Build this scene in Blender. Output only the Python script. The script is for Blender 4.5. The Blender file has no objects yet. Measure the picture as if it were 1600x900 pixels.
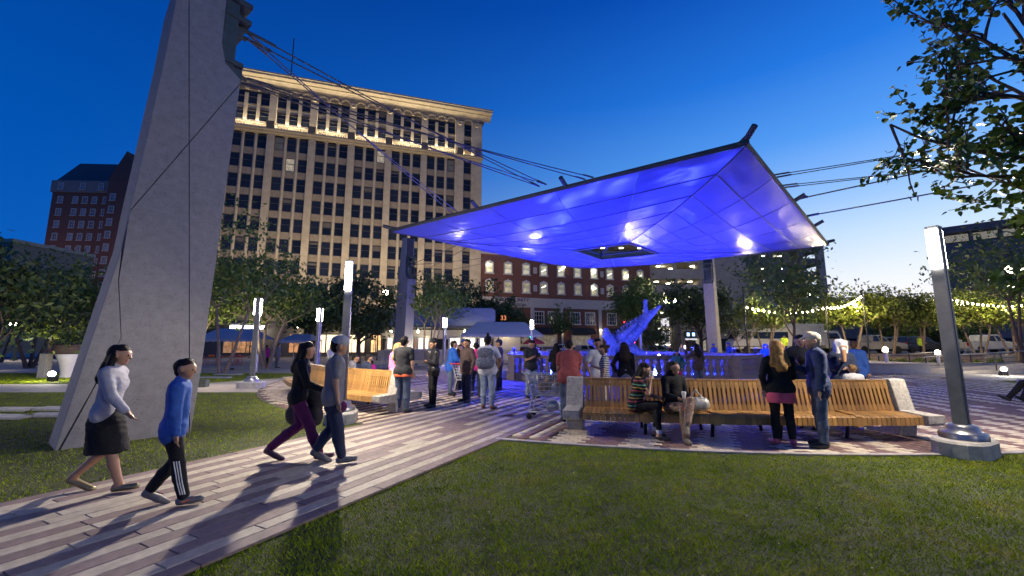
import bpy, bmesh, math, random
import numpy as np
from mathutils import Vector, Matrix
R = math.radians
S = bpy.context.scene
COL = S.collection
rnd = random.Random(7)
rng = np.random.default_rng(7)

# ---------------------------------------------------------------- camera
PITCH = math.atan(90 / 645.0)
cd = bpy.data.cameras.new('camera')
cd.sensor_width = 36.0
cd.lens = 36.0 * 645.0 / 1600.0
cd.clip_start = 0.05
cd.clip_end = 3000
cam = bpy.data.objects.new('camera', cd)
COL.objects.link(cam)
cam.location = (0, 0, 1.6)
cam.rotation_euler = (R(90) + PITCH, 0, 0)
S.camera = cam

# ---------------------------------------------------------------- dusk sky
W = bpy.data.worlds.new('World')
S.world = W
W.use_nodes = True
nt = W.node_tree
nt.nodes.clear()
def wn(t, **k):
    n = nt.nodes.new(t)
    for a, b in k.items():
        setattr(n, a, b)
    return n
def ramp_set(r, stops):
    el = r.color_ramp.elements
    while len(el) > 1:
        el.remove(el[-1])
    el[0].position = stops[0][0]; el[0].color = (*stops[0][1], 1)
    for p, c in stops[1:]:
        e = el.new(p); e.color = (*c, 1)
tc = wn('ShaderNodeTexCoord')
sep = wn('ShaderNodeSeparateXYZ')
nt.links.new(tc.outputs['Generated'], sep.inputs[0])
mr = wn('ShaderNodeMapRange')           # sine of the elevation to the ramp's 0..1
nt.links.new(sep.outputs['Z'], mr.inputs['Value'])
mr.inputs['From Min'].default_value = -0.05
mr.inputs['From Max'].default_value = 1.0
def e2p(deg):
    return (math.sin(R(deg)) + 0.05) / 1.05
sunr = wn('ShaderNodeValToRGB'); antr = wn('ShaderNodeValToRGB')
ramp_set(sunr, [(0, (.05, .05, .06)), (e2p(-1), (.6, .55, .5)), (e2p(3), (1.0, .93, .86)), (e2p(7), (.86, .90, 1.0)), (e2p(12), (.56, .74, 1.0)),
                (e2p(17), (.28, .52, .96)), (e2p(23), (.09, .33, .88)), (e2p(31), (.018, .18, .72)), (e2p(42), (.003, .075, .46)), (e2p(60), (.001, .04, .27)), (1, (.001, .03, .2))])
ramp_set(antr, [(0, (.01, .02, .05)), (e2p(0), (.02, .13, .46)), (e2p(8), (.003, .100, .46)), (e2p(20), (.0005, .078, .405)), (e2p(40), (.0004, .047, .29)), (e2p(60), (.0005, .035, .23)), (1, (.0005, .03, .2))])
nt.links.new(mr.outputs[0], sunr.inputs[0])
nt.links.new(mr.outputs[0], antr.inputs[0])
SAZ = 52.0                              # the afterglow's compass direction, degrees right of the view
dv = wn('ShaderNodeVectorMath', operation='MULTIPLY'); dv.inputs[1].default_value = (1, 1, 0)
nt.links.new(tc.outputs['Generated'], dv.inputs[0])
nrm = wn('ShaderNodeVectorMath', operation='NORMALIZE')
nt.links.new(dv.outputs[0], nrm.inputs[0])
dt = wn('ShaderNodeVectorMath', operation='DOT_PRODUCT'); dt.inputs[1].default_value = (math.sin(R(SAZ)), math.cos(R(SAZ)), 0)
nt.links.new(nrm.outputs[0], dt.inputs[0])
m2 = wn('ShaderNodeMapRange'); m2.inputs['From Min'].default_value = -.25; m2.inputs['From Max'].default_value = 1
nt.links.new(dt.outputs['Value'], m2.inputs['Value'])
pw = wn('ShaderNodeMath', operation='POWER'); pw.inputs[1].default_value = 2.1
nt.links.new(m2.outputs[0], pw.inputs[0])
mx = wn('ShaderNodeMixRGB')
nt.links.new(pw.outputs[0], mx.inputs[0]); nt.links.new(antr.outputs[0], mx.inputs[1]); nt.links.new(sunr.outputs[0], mx.inputs[2])
bg = wn('ShaderNodeBackground'); bg.inputs[1].default_value = 1.0
nt.links.new(mx.outputs[0], bg.inputs[0])
wo = wn('ShaderNodeOutputWorld')
nt.links.new(bg.outputs[0], wo.inputs[0])

# the sun is just down: only its last weak glow from the bright horizon
sl = bpy.data.lights.new('sun', 'SUN'); sl.energy = 0.05; sl.angle = R(12); sl.color = (1, .9, .8)
so = bpy.data.objects.new('sun', sl); COL.objects.link(so)
so.rotation_euler = Vector((-math.sin(R(SAZ)), -math.cos(R(SAZ)), -.07)).to_track_quat('-Z', 'Y').to_euler()

S.view_settings.view_transform = 'Standard'
S.view_settings.look = 'None'
S.view_settings.exposure = 0.12
S.view_settings.gamma = 1
S.cycles.max_bounces = 6
S.cycles.diffuse_bounces = 3
S.cycles.glossy_bounces = 3
S.cycles.transmission_bounces = 4
S.cycles.transparent_max_bounces = 6
S.cycles.sample_clamp_indirect = 3

def lamp(kind, loc, power, color=(1, .93, .82), size=.1, aim=None, angle=100, blend=.6, name=None, parent=None):
    l = bpy.data.lights.new(name or 'lamp_light', kind)
    l.energy = power; l.color = color
    if kind in ('POINT', 'SPOT'):
        l.shadow_soft_size = size
    if kind == 'AREA':
        if isinstance(size, tuple):
            l.shape = 'RECTANGLE'; l.size, l.size_y = size
        else:
            l.size = size
    if kind == 'SPOT':
        l.spot_size = R(angle); l.spot_blend = blend
    o = bpy.data.objects.new(name or 'lamp_light', l); COL.objects.link(o)
    o.location = loc
    if aim is not None:
        o.rotation_euler = (Vector(aim) - Vector(loc)).to_track_quat('-Z', 'Y').to_euler()
    if parent:
        o.parent = parent
    return o

# ---------------------------------------------------------------- materials
MATS = {}
def mat(n, c, r=.6, m=0., var=.15, sc=6., bump=0., bsc=60., rnds=0., emit=0., ecol=None, spec=.5, coat=0., var2=None, stripes=None, det=4, pits=0):
    if n in MATS:
        return MATS[n]
    M = bpy.data.materials.new(n); M.use_nodes = True
    t = M.node_tree; b = t.nodes['Principled BSDF']
    b.inputs['Roughness'].default_value = r
    b.inputs['Metallic'].default_value = m
    b.inputs['Specular IOR Level'].default_value = spec
    if coat:
        b.inputs['Coat Weight'].default_value = coat
    L = t.links.new
    tc = t.nodes.new('ShaderNodeTexCoord')
    ns = t.nodes.new('ShaderNodeTexNoise'); ns.inputs['Scale'].default_value = sc; ns.inputs['Detail'].default_value = det
    L(tc.outputs['Object'], ns.inputs['Vector'])
    mr = t.nodes.new('ShaderNodeMapRange')
    mr.inputs['From Min'].default_value = .3; mr.inputs['From Max'].default_value = .7
    mr.inputs['To Min'].default_value = 1 - var; mr.inputs['To Max'].default_value = 1 + var
    L(ns.outputs['Fac'], mr.inputs['Value'])
    fac = mr.outputs[0]
    if rnds:
        oi = t.nodes.new('ShaderNodeObjectInfo')
        m3 = t.nodes.new('ShaderNodeMapRange'); m3.inputs['To Min'].default_value = 1 - rnds; m3.inputs['To Max'].default_value = 1 + rnds
        L(oi.outputs['Random'], m3.inputs['Value'])
        mu = t.nodes.new('ShaderNodeMath'); mu.operation = 'MULTIPLY'
        L(fac, mu.inputs[0]); L(m3.outputs[0], mu.inputs[1]); fac = mu.outputs[0]
    if var2:                                            # a second, larger blotch scale (scale, amount)
        n2 = t.nodes.new('ShaderNodeTexNoise'); n2.inputs['Scale'].default_value = var2[0]; n2.inputs['Detail'].default_value = 3
        L(tc.outputs['Object'], n2.inputs['Vector'])
        m4 = t.nodes.new('ShaderNodeMapRange'); m4.inputs['From Min'].default_value = .3; m4.inputs['From Max'].default_value = .7
        m4.inputs['To Min'].default_value = 1 - var2[1]; m4.inputs['To Max'].default_value = 1 + var2[1]
        L(n2.outputs['Fac'], m4.inputs['Value'])
        mu = t.nodes.new('ShaderNodeMath'); mu.operation = 'MULTIPLY'
        L(fac, mu.inputs[0]); L(m4.outputs[0], mu.inputs[1]); fac = mu.outputs[0]
    col = t.nodes.new('ShaderNodeVectorMath'); col.operation = 'SCALE'
    if stripes:                                         # woven stripes: (colours, repeats per metre, axis)
        sx = t.nodes.new('ShaderNodeSeparateXYZ'); L(tc.outputs['Object'], sx.inputs[0])
        ml = t.nodes.new('ShaderNodeMath'); ml.operation = 'MULTIPLY'; ml.inputs[1].default_value = stripes[1]
        L(sx.outputs[stripes[2]], ml.inputs[0])
        fr = t.nodes.new('ShaderNodeMath'); fr.operation = 'FRACT'; L(ml.outputs[0], fr.inputs[0])
        if len(stripes) > 3:                            # a print: noise instead of straight stripes
            nz = t.nodes.new('ShaderNodeTexNoise'); nz.inputs['Scale'].default_value = stripes[3]; nz.inputs['Detail'].default_value = 1
            L(tc.outputs['Object'], nz.inputs['Vector']); L(nz.outputs['Fac'], ml.inputs[0])
        rp = t.nodes.new('ShaderNodeValToRGB'); rp.color_ramp.interpolation = 'CONSTANT'
        k = len(stripes[0]); ramp_set(rp, [(i / k, q) for i, q in enumerate(stripes[0])])
        L(fr.outputs[0], rp.inputs[0]); L(rp.outputs[0], col.inputs[0])
    else:
        col.inputs[0].default_value = c[:3]
    if pits:                                            # small air holes and fine speckle in cast concrete
        for ps, lo_, hi_, amt in ((55, .30, .36, pits), (190, .34, .52, pits * .45)):
            np3 = t.nodes.new('ShaderNodeTexNoise'); np3.inputs['Scale'].default_value = ps; np3.inputs['Detail'].default_value = 1
            L(tc.outputs['Object'], np3.inputs['Vector'])
            m5 = t.nodes.new('ShaderNodeMapRange'); m5.inputs['From Min'].default_value = lo_; m5.inputs['From Max'].default_value = hi_; m5.inputs['To Min'].default_value = 1 - amt
            L(np3.outputs['Fac'], m5.inputs['Value'])
            mu = t.nodes.new('ShaderNodeMath'); mu.operation = 'MULTIPLY'
            L(fac, mu.inputs[0]); L(m5.outputs[0], mu.inputs[1]); fac = mu.outputs[0]
    L(fac, col.inputs['Scale'])
    L(col.outputs[0], b.inputs['Base Color'])
    if bump:
        nb = t.nodes.new('ShaderNodeTexNoise'); nb.inputs['Scale'].default_value = bsc; nb.inputs['Detail'].default_value = 4
        L(tc.outputs['Object'], nb.inputs['Vector'])
        bp = t.nodes.new('ShaderNodeBump'); bp.inputs['Strength'].default_value = bump; bp.inputs['Distance'].default_value = .02
        L(nb.outputs['Fac'], bp.inputs['Height']); L(bp.outputs[0], b.inputs['Normal'])
    if emit:
        b.inputs['Emission Color'].default_value = (*(ecol or c)[:3], 1)
        b.inputs['Emission Strength'].default_value = emit
    MATS[n] = M
    return M

# ---------------------------------------------------------------- objects
def tag(o, label=None, cat=None, group=None, kind=None):
    if label: o['label'] = label
    if cat: o['category'] = cat
    if group: o['group'] = group
    if kind: o['kind'] = kind
    return o
def empty(name, loc=(0, 0, 0), rz=0., label=None, cat=None, group=None):
    o = bpy.data.objects.new(name, None); COL.objects.link(o)
    o.empty_display_size = .2
    o.location = loc; o.rotation_euler = (0, 0, rz)
    return tag(o, label, cat, group)
def link(name, me, parent=None, loc=None, rz=None):
    o = bpy.data.objects.new(name, me); COL.objects.link(o)
    if parent: o.parent = parent
    if loc is not None: o.location = loc
    if rz is not None: o.rotation_euler = (0, 0, rz) if not hasattr(rz, '__len__') else rz
    return o
def copy_tree(o, parent=None):
    c = o.copy(); COL.objects.link(c)
    if parent: c.parent = parent
    for ch in list(o.children):
        copy_tree(ch, c)
    return c
def mesh_np(name, V, F, mats, mi=None, smooth=False):
    """V n x 3, F m x k (all faces with k corners)."""
    V = np.asarray(V, np.float32); F = np.asarray(F, np.int32)
    me = bpy.data.meshes.new(name)
    k = F.shape[1]
    me.vertices.add(len(V)); me.vertices.foreach_set('co', V.ravel())
    me.loops.add(F.size); me.loops.foreach_set('vertex_index', F.ravel())
    me.polygons.add(len(F)); me.polygons.foreach_set('loop_start', np.arange(0, F.size, k, dtype=np.int32))
    me.polygons.foreach_set('loop_total', np.full(len(F), k, np.int32))
    for m in (mats if isinstance(mats, (list, tuple)) else [mats]):
        me.materials.append(m)
    if mi is not None:
        me.polygons.foreach_set('material_index', np.asarray(mi, np.int32))
    if smooth:
        me.polygons.foreach_set('use_smooth', np.ones(len(F), bool))
    me.update(calc_edges=True)
    return me
class MB:
    def __init__(s):
        s.v = []; s.f = []; s.m = []; s.sm = []
    def add(s, vs, fs, m=0, smooth=False):
        o = len(s.v); s.v += [tuple(p) for p in vs]
        for f in fs:
            s.f.append([i + o for i in f]); s.m.append(m); s.sm.append(smooth)
        return s
    def box(s, c, d, m=0, rz=0., taper=1.):
        x, y, z = d[0] / 2, d[1] / 2, d[2] / 2
        ca, sa = math.cos(rz), math.sin(rz)
        vs = []
        for zz, t in ((-z, 1.), (z, taper)):
            for xx, yy in ((-x, -y), (x, -y), (x, y), (-x, y)):
                a, b = xx * t, yy * t
                vs.append((c[0] + a * ca - b * sa, c[1] + a * sa + b * ca, c[2] + zz))
        return s.add(vs, [(3, 2, 1, 0), (4, 5, 6, 7), (0, 1, 5, 4), (1, 2, 6, 5), (2, 3, 7, 6), (3, 0, 4, 7)], m)
    def tube(s, pts, rad, n=8, m=0, cap=True):
        pts = [Vector(p) for p in pts]
        rad = [rad] * len(pts) if not hasattr(rad, '__len__') else rad
        vs = []; prev = None
        for i, p in enumerate(pts):
            d = (pts[min(i + 1, len(pts) - 1)] - pts[max(i - 1, 0)])
            d = d.normalized() if d.length > 1e-9 else Vector((0, 0, 1))
            if prev is None:
                u = d.orthogonal().normalized()
            else:
                u = prev - d * prev.dot(d)
                u = u.normalized() if u.length > 1e-6 else d.orthogonal().normalized()
            prev = u; w = d.cross(u)
            for k in range(n):
                a = 2 * math.pi * k / n + math.pi / n
                vs.append(p + (u * math.cos(a) + w * math.sin(a)) * rad[i])
        fs = []
        for i in range(len(pts) - 1):
            for k in range(n):
                a, b = i * n + k, i * n + (k + 1) % n
                fs.append((a, b, b + n, a + n))
        s.add(vs, fs, m, n > 5)
        if cap:
            s.add(vs[:n], [list(range(n))[::-1]], m); s.add(vs[-n:], [list(range(n))], m)
        return s
    def lathe(s, prof, n=16, c=(0, 0, 0), m=0, sx=1., sy=1.):
        vs = []; fs = []
        for r_, z in prof:
            for k in range(n):
                a = 2 * math.pi * k / n
                vs.append((c[0] + r_ * sx * math.cos(a), c[1] + r_ * sy * math.sin(a), c[2] + z))
        for i in range(len(prof) - 1):
            for k in range(n):
                a, b = i * n + k, i * n + (k + 1) % n
                fs.append((a, b, b + n, a + n))
        s.add(vs, fs, m, True)
        if prof[0][0] > 1e-4:
            s.add(vs[:n], [list(range(n))[::-1]], m)
        if prof[-1][0] > 1e-4:
            s.add(vs[-n:], [list(range(n))], m)
        return s
    def prism(s, poly, t, M=None, m=0):
        """poly in the local XZ plane, extruded from y=-t/2 to t/2, then moved by matrix M."""
        n = len(poly); M = M or Matrix()
        vs = [M @ Vector((p[0], -t / 2, p[1])) for p in poly] + [M @ Vector((p[0], t / 2, p[1])) for p in poly]
        fs = [list(range(n)), list(range(2 * n - 1, n - 1, -1))]
        fs += [(i, i + n, (i + 1) % n + n, (i + 1) % n) for i in range(n)]
        return s.add(vs, fs, m)
    def xform(s, M):
        s.v = [tuple(M @ Vector(p)) for p in s.v]; return s
    def mesh(s, name, mats, bevel=0.):
        me = bpy.data.meshes.new(name)
        me.from_pydata(s.v, [], s.f)
        for m in (mats if isinstance(mats, (list, tuple)) else [mats]):
            me.materials.append(m)
        me.polygons.foreach_set('material_index', s.m)
        me.polygons.foreach_set('use_smooth', s.sm)
        bm = bmesh.new(); bm.from_mesh(me)
        bmesh.ops.recalc_face_normals(bm, faces=bm.faces)
        if bevel:
            es = [e for e in bm.edges if len(e.link_faces) == 2 and e.calc_face_angle(0) > .6]
            bmesh.ops.bevel(bm, geom=es, offset=bevel, segments=2, affect='EDGES', profile=.6, clamp_overlap=True)
        bm.to_mesh(me); bm.free()
        me.update()
        return me
    def build(s, name, mats, parent=None, loc=None, rz=None, bevel=0.):
        return link(name, s.mesh(name, mats, bevel), parent, loc, rz)
def text_mesh(name, body, size, m, parent, loc, rot, depth=.01):
    cu = bpy.data.curves.new(name, 'FONT'); cu.body = body; cu.size = size; cu.extrude = depth
    cu.align_x = 'CENTER'; cu.align_y = 'CENTER'
    t = bpy.data.objects.new(name, cu); COL.objects.link(t)
    me = bpy.data.meshes.new_from_object(t.evaluated_get(bpy.context.evaluated_depsgraph_get()))
    bpy.data.objects.remove(t); bpy.data.curves.remove(cu)
    me.materials.clear(); me.materials.append(m)
    return link(name, me, parent, loc, rot)

# pixel (of the 1600 x 900 photograph) to a point on the ground, used only to lay the place out
def gp(px, py, z=0.):
    d = Vector(((px - 800) / 645, math.cos(PITCH) - (450 - py) / 645 * math.sin(PITCH), math.sin(PITCH) + (450 - py) / 645 * math.cos(PITCH)))
    t = (z - 1.6) / d.z
    return (d.x * t, d.y * t)
def atd(px, Y):
    """x of the column px at depth Y on the ground's level."""
    return (px - 800) / 645 * Y * 1.0

CX, CY, CR = 5.53, 22.95, 16.58        # the round plaza
# ================================================================ ground
G_CONC = mat('ground_concrete', (.30, .27, .24), .85, var=.18, sc=.8, bump=.15, bsc=30, var2=(.08, .12))
G_WALK = mat('walk_concrete', (.42, .36, .30), .85, var=.10, sc=2.5, bump=.2, bsc=40, var2=(.3, .12))
ASPH = mat('asphalt', (.05, .05, .052), .8, var=.25, sc=3, bump=.3, bsc=60)
SOIL = mat('lawn_soil', (.030, .036, .012), .95, var=.5, sc=9, bump=.6, bsc=40, var2=(.7, .35))
def sheet(name, poly, z, m, kind='structure', hole=None):
    me = bpy.data.meshes.new(name)
    me.from_pydata([(x, y, z) for x, y in poly], [], [list(range(len(poly)))])
    me.materials.append(m); me.update()
    if me.polygons[0].normal.z < 0:
        me.flip_normals()
    return tag(link(name, me), kind=kind)
sheet('ground', [(-1200, -300), (1200, -300), (1200, 1800), (-1200, 1800)], 0, G_CONC)
def circ(r, a0, a1, n=60):
    return [(CX + r * math.cos(R(a0 + (a1 - a0) * i / n)), CY + r * math.sin(R(a0 + (a1 - a0) * i / n))) for i in range(n + 1)]
# roads beyond the park
sheet('road', [(-160, 50), (-45, 50), (14, 67), (14, 78), (-50, 60), (-160, 60)], .004, ASPH)
sheet('road', [(24, 40.5), (62, 38.8), (170, 31), (170, 60), (60, 62), (24, 52)], .812, ASPH)
o = MB(); pl_ = [(24, 36.95), (62, 36.85), (170, 29), (170, 60), (60, 62), (24, 52)]
o.add([(x, y, -.05) for x, y in pl_] + [(x, y, .80) for x, y in pl_], [list(range(5, -1, -1)), list(range(6, 12))] + [(i, (i + 1) % 6, 6 + (i + 1) % 6, 6 + i) for i in range(6)])
tag(o.build('street_bank', G_CONC), kind='structure')
# plaza bed and path bed (dark joints)
JOINT = mat('paving_joint', (.10, .085, .08), .95, var=.3, sc=12)
MAUVE = mat('mauve_paver', (.170, .122, .124), .72, var=.22, sc=14, bump=.25, bsc=160, rnds=.14, var2=(.6, .14))
CREAM = mat('cream_paver', (.355, .31, .255), .72, var=.18, sc=14, bump=.25, bsc=160, rnds=.10, var2=(.6, .12))
GREYP = mat('grey_paver', (.33, .30, .30), .75, var=.18, sc=10, bump=.25, bsc=160, rnds=.10)
sheet('plaza', circ(CR, 0, 360, 96)[:-1], .006, JOINT)
TH = R(27.0)
UD = Vector((math.sin(TH), math.cos(TH)))           # along the path
UN = Vector((math.cos(TH), -math.sin(TH)))          # across, to the right
def uv2xy(u, v):
    return (UN.x * u + UD.x * v, UN.y * u + UD.y * v)
PU0, PU1 = -6.59, -3.46
sheet('path', [uv2xy(PU0, -4), uv2xy(PU1, -4), uv2xy(PU1, 8.5), uv2xy(PU0, 9.5)], .0105, JOINT)
def paver_mesh(name, L, w, m, h=.03, j=.004, bv=.004):
    b = MB(); x, y = L / 2 - j, w / 2 - j
    lo = [(-x, -y, 0), (x, -y, 0), (x, y, 0), (-x, y, 0)]
    hi = [(-x, -y, h - bv), (x, -y, h - bv), (x, y, h - bv), (-x, y, h - bv)]
    tp = [(-x + bv, -y + bv, h), (x - bv, -y + bv, h), (x - bv, y - bv, h), (-x + bv, y - bv, h)]
    fs = [(0 + i, (i + 1) % 4, 4 + (i + 1) % 4, 4 + i) for i in range(4)] + [(4 + i, 4 + (i + 1) % 4, 8 + (i + 1) % 4, 8 + i) for i in range(4)] + [(8, 9, 10, 11)]
    b.add(lo + hi + tp, fs)
    return b.mesh(name, m)
path = bpy.data.objects['path']
NROW = 19; PW = (PU1 - PU0) / NROW
plank = {}
np_ = 0
for r in range(NROW):
    u = PU0 + PW * (r + .5)
    v = -1.2 + rnd.uniform(0, 1)
    base = r % 2
    while v < 10.6:
        L = rnd.choice((.72, .84, .96, 1.08))
        x, y = uv2xy(u, v + L / 2)
        dist = math.hypot(x - CX, y - CY)
        c = base if rnd.random() > .05 else 1 - base
        if r in (0, NROW - 1): c = 0
        if y > 2.0 and (dist > CR - 2.2) and v + L < 10.6 and np_ < 299:
            key = (L, c)
            if key not in plank:
                plank[key] = paver_mesh('paver', L, PW, CREAM if c else MAUVE, h=.022)
            o = link('paver', plank[key], path, (x, y, .010 + rnd.uniform(0, .0025)), R(90) - TH)
            np_ += 1
        v += L
# small bricks of the plaza, striped in cream and mauve
def stripe(x, y):
    u = UN.x * x + UN.y * y; v = UD.x * x + UD.y * y
    h = lambda a, b: (math.sin(a * 127.1 + b * 311.7) * 43758.5453) % 1
    dist = math.hypot(x - CX, y - CY)
    if x < 3.3 + (y - 6.6) * .25 and u < -2.72:              # narrow stripes in line with the path
        if dist < 9.3 + h(math.floor(u / PW), 1) * 2.0: return 0
        return int(math.floor((u - PU0) / PW)) % 2 if h(math.floor(u / PW), math.floor(v / 1.9)) > .03 else 0
    if x < 4.35 + (y - 6.6) * .12:                          # broad blocks in front of the bench
        if dist < 12.2: return 0
        return 1 - int(math.floor((u + 2.72) / .56)) % 2
    q = x * .985 - y * .172
    if dist < 9.6 + h(math.floor(q / .30), 3) * 1.6: return 0
    k = math.floor(q / .30)
    if h(k, math.floor((y + 40 + 3 * h(k, 9)) / 1.7)) < .13: return 0
    return int(k) % 2
plaza = bpy.data.objects['plaza']
BL, BW = .215, .108
def along(x, y):                         # where the bricks lie in line with the path
    return x < 3.3 + (y - 6.6) * .25 and UN.x * x + UN.y * y < -2.72
def on_path(x, y):
    u = UN.x * x + UN.y * y; v = UD.x * x + UD.y * y
    return PU0 < u < PU1 and v < 10.6 and math.hypot(x - CX, y - CY) > CR - 2.2
cells = []
ny = int((CR * 2) / BW) + 1
for j in range(ny):
    # rings of bricks follow the plaza's rim
    rr = CR - BW * (j + .5)
    if rr < 6.5: break
    n = int(2 * math.pi * rr / BL)
    off = (j % 2) * .5
    for i in range(n):
        a = 2 * math.pi * (i + off) / n
        x, y = CX + rr * math.cos(a), CY + rr * math.sin(a)
        if y < 5.8 or y > 23 or abs(x) > y * 1.34 + .4: continue
        if along(x, y): continue
        cells.append((x, y, a, rr))
for iu in range(-90, 6):
    u = PU1 + PW * (iu + .5)
    for iv in range(0, 95):
        v = 2 + .33 * (iv + .5 * (iu % 2)); x, y = uv2xy(u, v)
        if not along(x, y) or on_path(x, y) or math.hypot(x - CX, y - CY) > CR - .17 or math.hypot(x - CX, y - CY) < 6.5 or y > 23 or abs(x) > y * 1.34 + .4: continue
        if (PU0 < u < PU1) and v < 10.6 + .2 and math.hypot(x - CX, y - CY) > CR - 2.2: continue
        cells.append((x, y, R(90) - TH - math.pi / 2, -1))
cells = np.array(cells)
d2 = np.hypot(cells[:, 0], cells[:, 1])
order = np.argsort(d2 + np.where((cells[:, 3] < 0) | (cells[:, 0] > 6.6), 50, 0))
CREAM2 = mat('cream_bricks', (.50, .43, .325), .72, var=.25, sc=9, bump=.25, bsc=160, var2=(.6, .12), rnds=.08)
MAUVE2 = mat('mauve_bricks', (.155, .088, .082), .72, var=.28, sc=9, bump=.25, bsc=160, var2=(.6, .15), rnds=.10)
bm_c = paver_mesh('brick', BL, BW, CREAM2, h=.02, j=.0035, bv=.003)
bm_m = paver_mesh('brick', BL, BW, MAUVE2, h=.02, j=.0035, bv=.003)
for i in order[:296]:
    x, y, a, rr = cells[i]
    link('brick', bm_c if stripe(x, y) else bm_m, plaza, (x, y, .0065 + rnd.uniform(0, .002)), a + math.pi / 2)
rest = cells[order[296:]]
N = len(rest)
lx = np.where(rest[:, 3] < 0, .165, BL / 2) - .0035; ly = np.where(rest[:, 3] < 0, PW / 2, BW / 2) - .0035
ca, sa = np.cos(rest[:, 2] + math.pi / 2), np.sin(rest[:, 2] + math.pi / 2)
zt = .0265 + rng.uniform(-.0015, .0015, N)
V = np.zeros((N, 8, 3))
for q, (sx, sy) in enumerate(((-1, -1), (1, -1), (1, 1), (-1, 1))):
    for b_, k in ((0, 1.), (4, .965)):
        V[:, q + b_, 0] = rest[:, 0] + sx * lx * k * ca - sy * ly * k * sa
        V[:, q + b_, 1] = rest[:, 1] + sx * lx * k * sa + sy * ly * k * ca
        V[:, q + b_, 2] = .0066 if b_ == 0 else zt
FT = np.array([(4, 5, 6, 7), (0, 1, 5, 4), (1, 2, 6, 5), (2, 3, 7, 6), (3, 0, 4, 7)])
F = (FT[None] + (np.arange(N) * 8)[:, None, None]).reshape(-1, 4)
ci = np.array([stripe(x, y) for x, y in rest[:, :2]])
o = link('bricks', mesh_np('bricks', V.reshape(-1, 3), F, [MAUVE2, CREAM2], np.repeat(ci, 5)), plaza); o['kind'] = 'stuff'
# pale edging stones between plaza and lawn
edge_m = paver_mesh('edging_stone', .40, .10, GREYP, h=.028, j=.003)
for i in range(0, 36):
    a = R(-118 + i * .4 / (CR + .05) * 57.2958 * 1.0)
    x, y = CX + (CR + .055) * math.cos(a), CY + (CR + .055) * math.sin(a)
    if UN.x * x + UN.y * y < PU1 + .05: continue
    link('edging_stone', edge_m, plaza, (x, y, .006), a + math.pi / 2)
# ---------------------------------------------------------------- lawns
LG = [bpy.data.materials.new('grass_blade')]
g = LG[0]; g.use_nodes = True
t = g.node_tree; b = t.nodes['Principled BSDF']; b.inputs['Roughness'].default_value = .9; b.inputs['Specular IOR Level'].default_value = .02
tcg = t.nodes.new('ShaderNodeTexCoord')
cr = t.nodes.new('ShaderNodeValToRGB'); n1 = t.nodes.new('ShaderNodeTexNoise'); n1.inputs['Scale'].default_value = 1.5; n1.inputs['Detail'].default_value = 10; n1.inputs['Roughness'].default_value = .72
t.links.new(tcg.outputs['Object'], n1.inputs['Vector']); t.links.new(n1.outputs['Fac'], cr.inputs[0])
ramp_set(cr, [(.30, (.100, .150, .006)), (.45, (.215, .300, .010)), (.56, (.29, .35, .016)), (.66, (.35, .33, .035)), (.76, (.42, .34, .08))])
t.links.new(cr.outputs[0], b.inputs['Base Color'])
def in_plaza(x, y, pad=.08):
    return (x - CX) ** 2 + (y - CY) ** 2 < (CR + pad) ** 2
def lawn(name, poly, test, n, box, hgt, wid, seed, zfar=None):
    sheet(name, poly, .002, SOIL)
    rg = np.random.default_rng(seed)
    # more blades near the camera, where they show
    yy = box[2] + (box[3] - box[2]) * rg.random(n) ** 1.5
    xx = box[0] + (box[1] - box[0]) * rg.random(n)
    keep = test(xx, yy) & (np.abs(xx) < yy * 1.30 + .3)
    xx, yy = xx[keep], yy[keep]; n = len(xx)
    clump = .25 * np.sin(xx * 17 + 3 * np.sin(yy * 11)) * np.sin(yy * 15 + 2 * np.sin(xx * 9)) + np.sin(xx * 5.1 + np.sin(yy * 4.3) * 2) * np.sin(yy * 6.2 + np.sin(xx * 3.1) * 2) * .3 + 1
    h = hgt * rg.uniform(.45, 1.25, n) * clump; w = wid * rg.uniform(.7, 1.4, n)
    a = rg.uniform(0, 2 * np.pi, n); ln = rg.uniform(.3, 1.5, n) * h; la = rg.uniform(0, 2 * np.pi, n)
    V = np.zeros((n, 3, 3))
    V[:, 0] = np.c_[xx - w * np.cos(a), yy - w * np.sin(a), np.full(n, .001)]
    V[:, 1] = np.c_[xx + w * np.cos(a), yy + w * np.sin(a), np.full(n, .001)]
    V[:, 2] = np.c_[xx + ln * np.cos(la), yy + ln * np.sin(la), h]
    o = link('grass', mesh_np('grass', V.reshape(-1, 3), np.arange(3 * n).reshape(-1, 3), LG[0])); tag(o, kind='stuff')
NP = np
def right_test(x, y):
    u = UN.x * x + UN.y * y
    return (u > PU1 - .012) & ((x - CX) ** 2 + (y - CY) ** 2 > (CR + .095) ** 2)
def left_test(x, y):
    u = UN.x * x + UN.y * y
    return (u < PU0 + .012) & ((x - CX) ** 2 + (y - CY) ** 2 > (CR + .05) ** 2) & (y < 14.6)
pr_ = [uv2xy(PU1, -6), (30, -6), (30, 8)] + [p for p in circ(CR, -75, -30, 20)][::-1][:0]
arc_r = [p for p in circ(CR, -112.5, -55, 40)]
sheet_poly_r = [uv2xy(PU1, -6), (24, -6), (24, arc_r[-1][1])] + arc_r[::-1] + [uv2xy(PU1, 7.8)]
lawn('lawn', sheet_poly_r, right_test, 330000, (-3.6, 9.5, 1.9, 7.6), .030, .0034, 3)
arc_l = [p for p in circ(CR, -127, -150, 30)]
sheet_poly_l = [uv2xy(PU0, -6), (-60, -6), (-60, 14.6), (arc_l[-1][0], 14.6)] + arc_l[::-1] + [uv2xy(PU0, 9.6)]
lawn('lawn', sheet_poly_l, left_test, 190000, (-21, -2.6, 3.4, 14.6), .030, .0042, 4)
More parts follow.
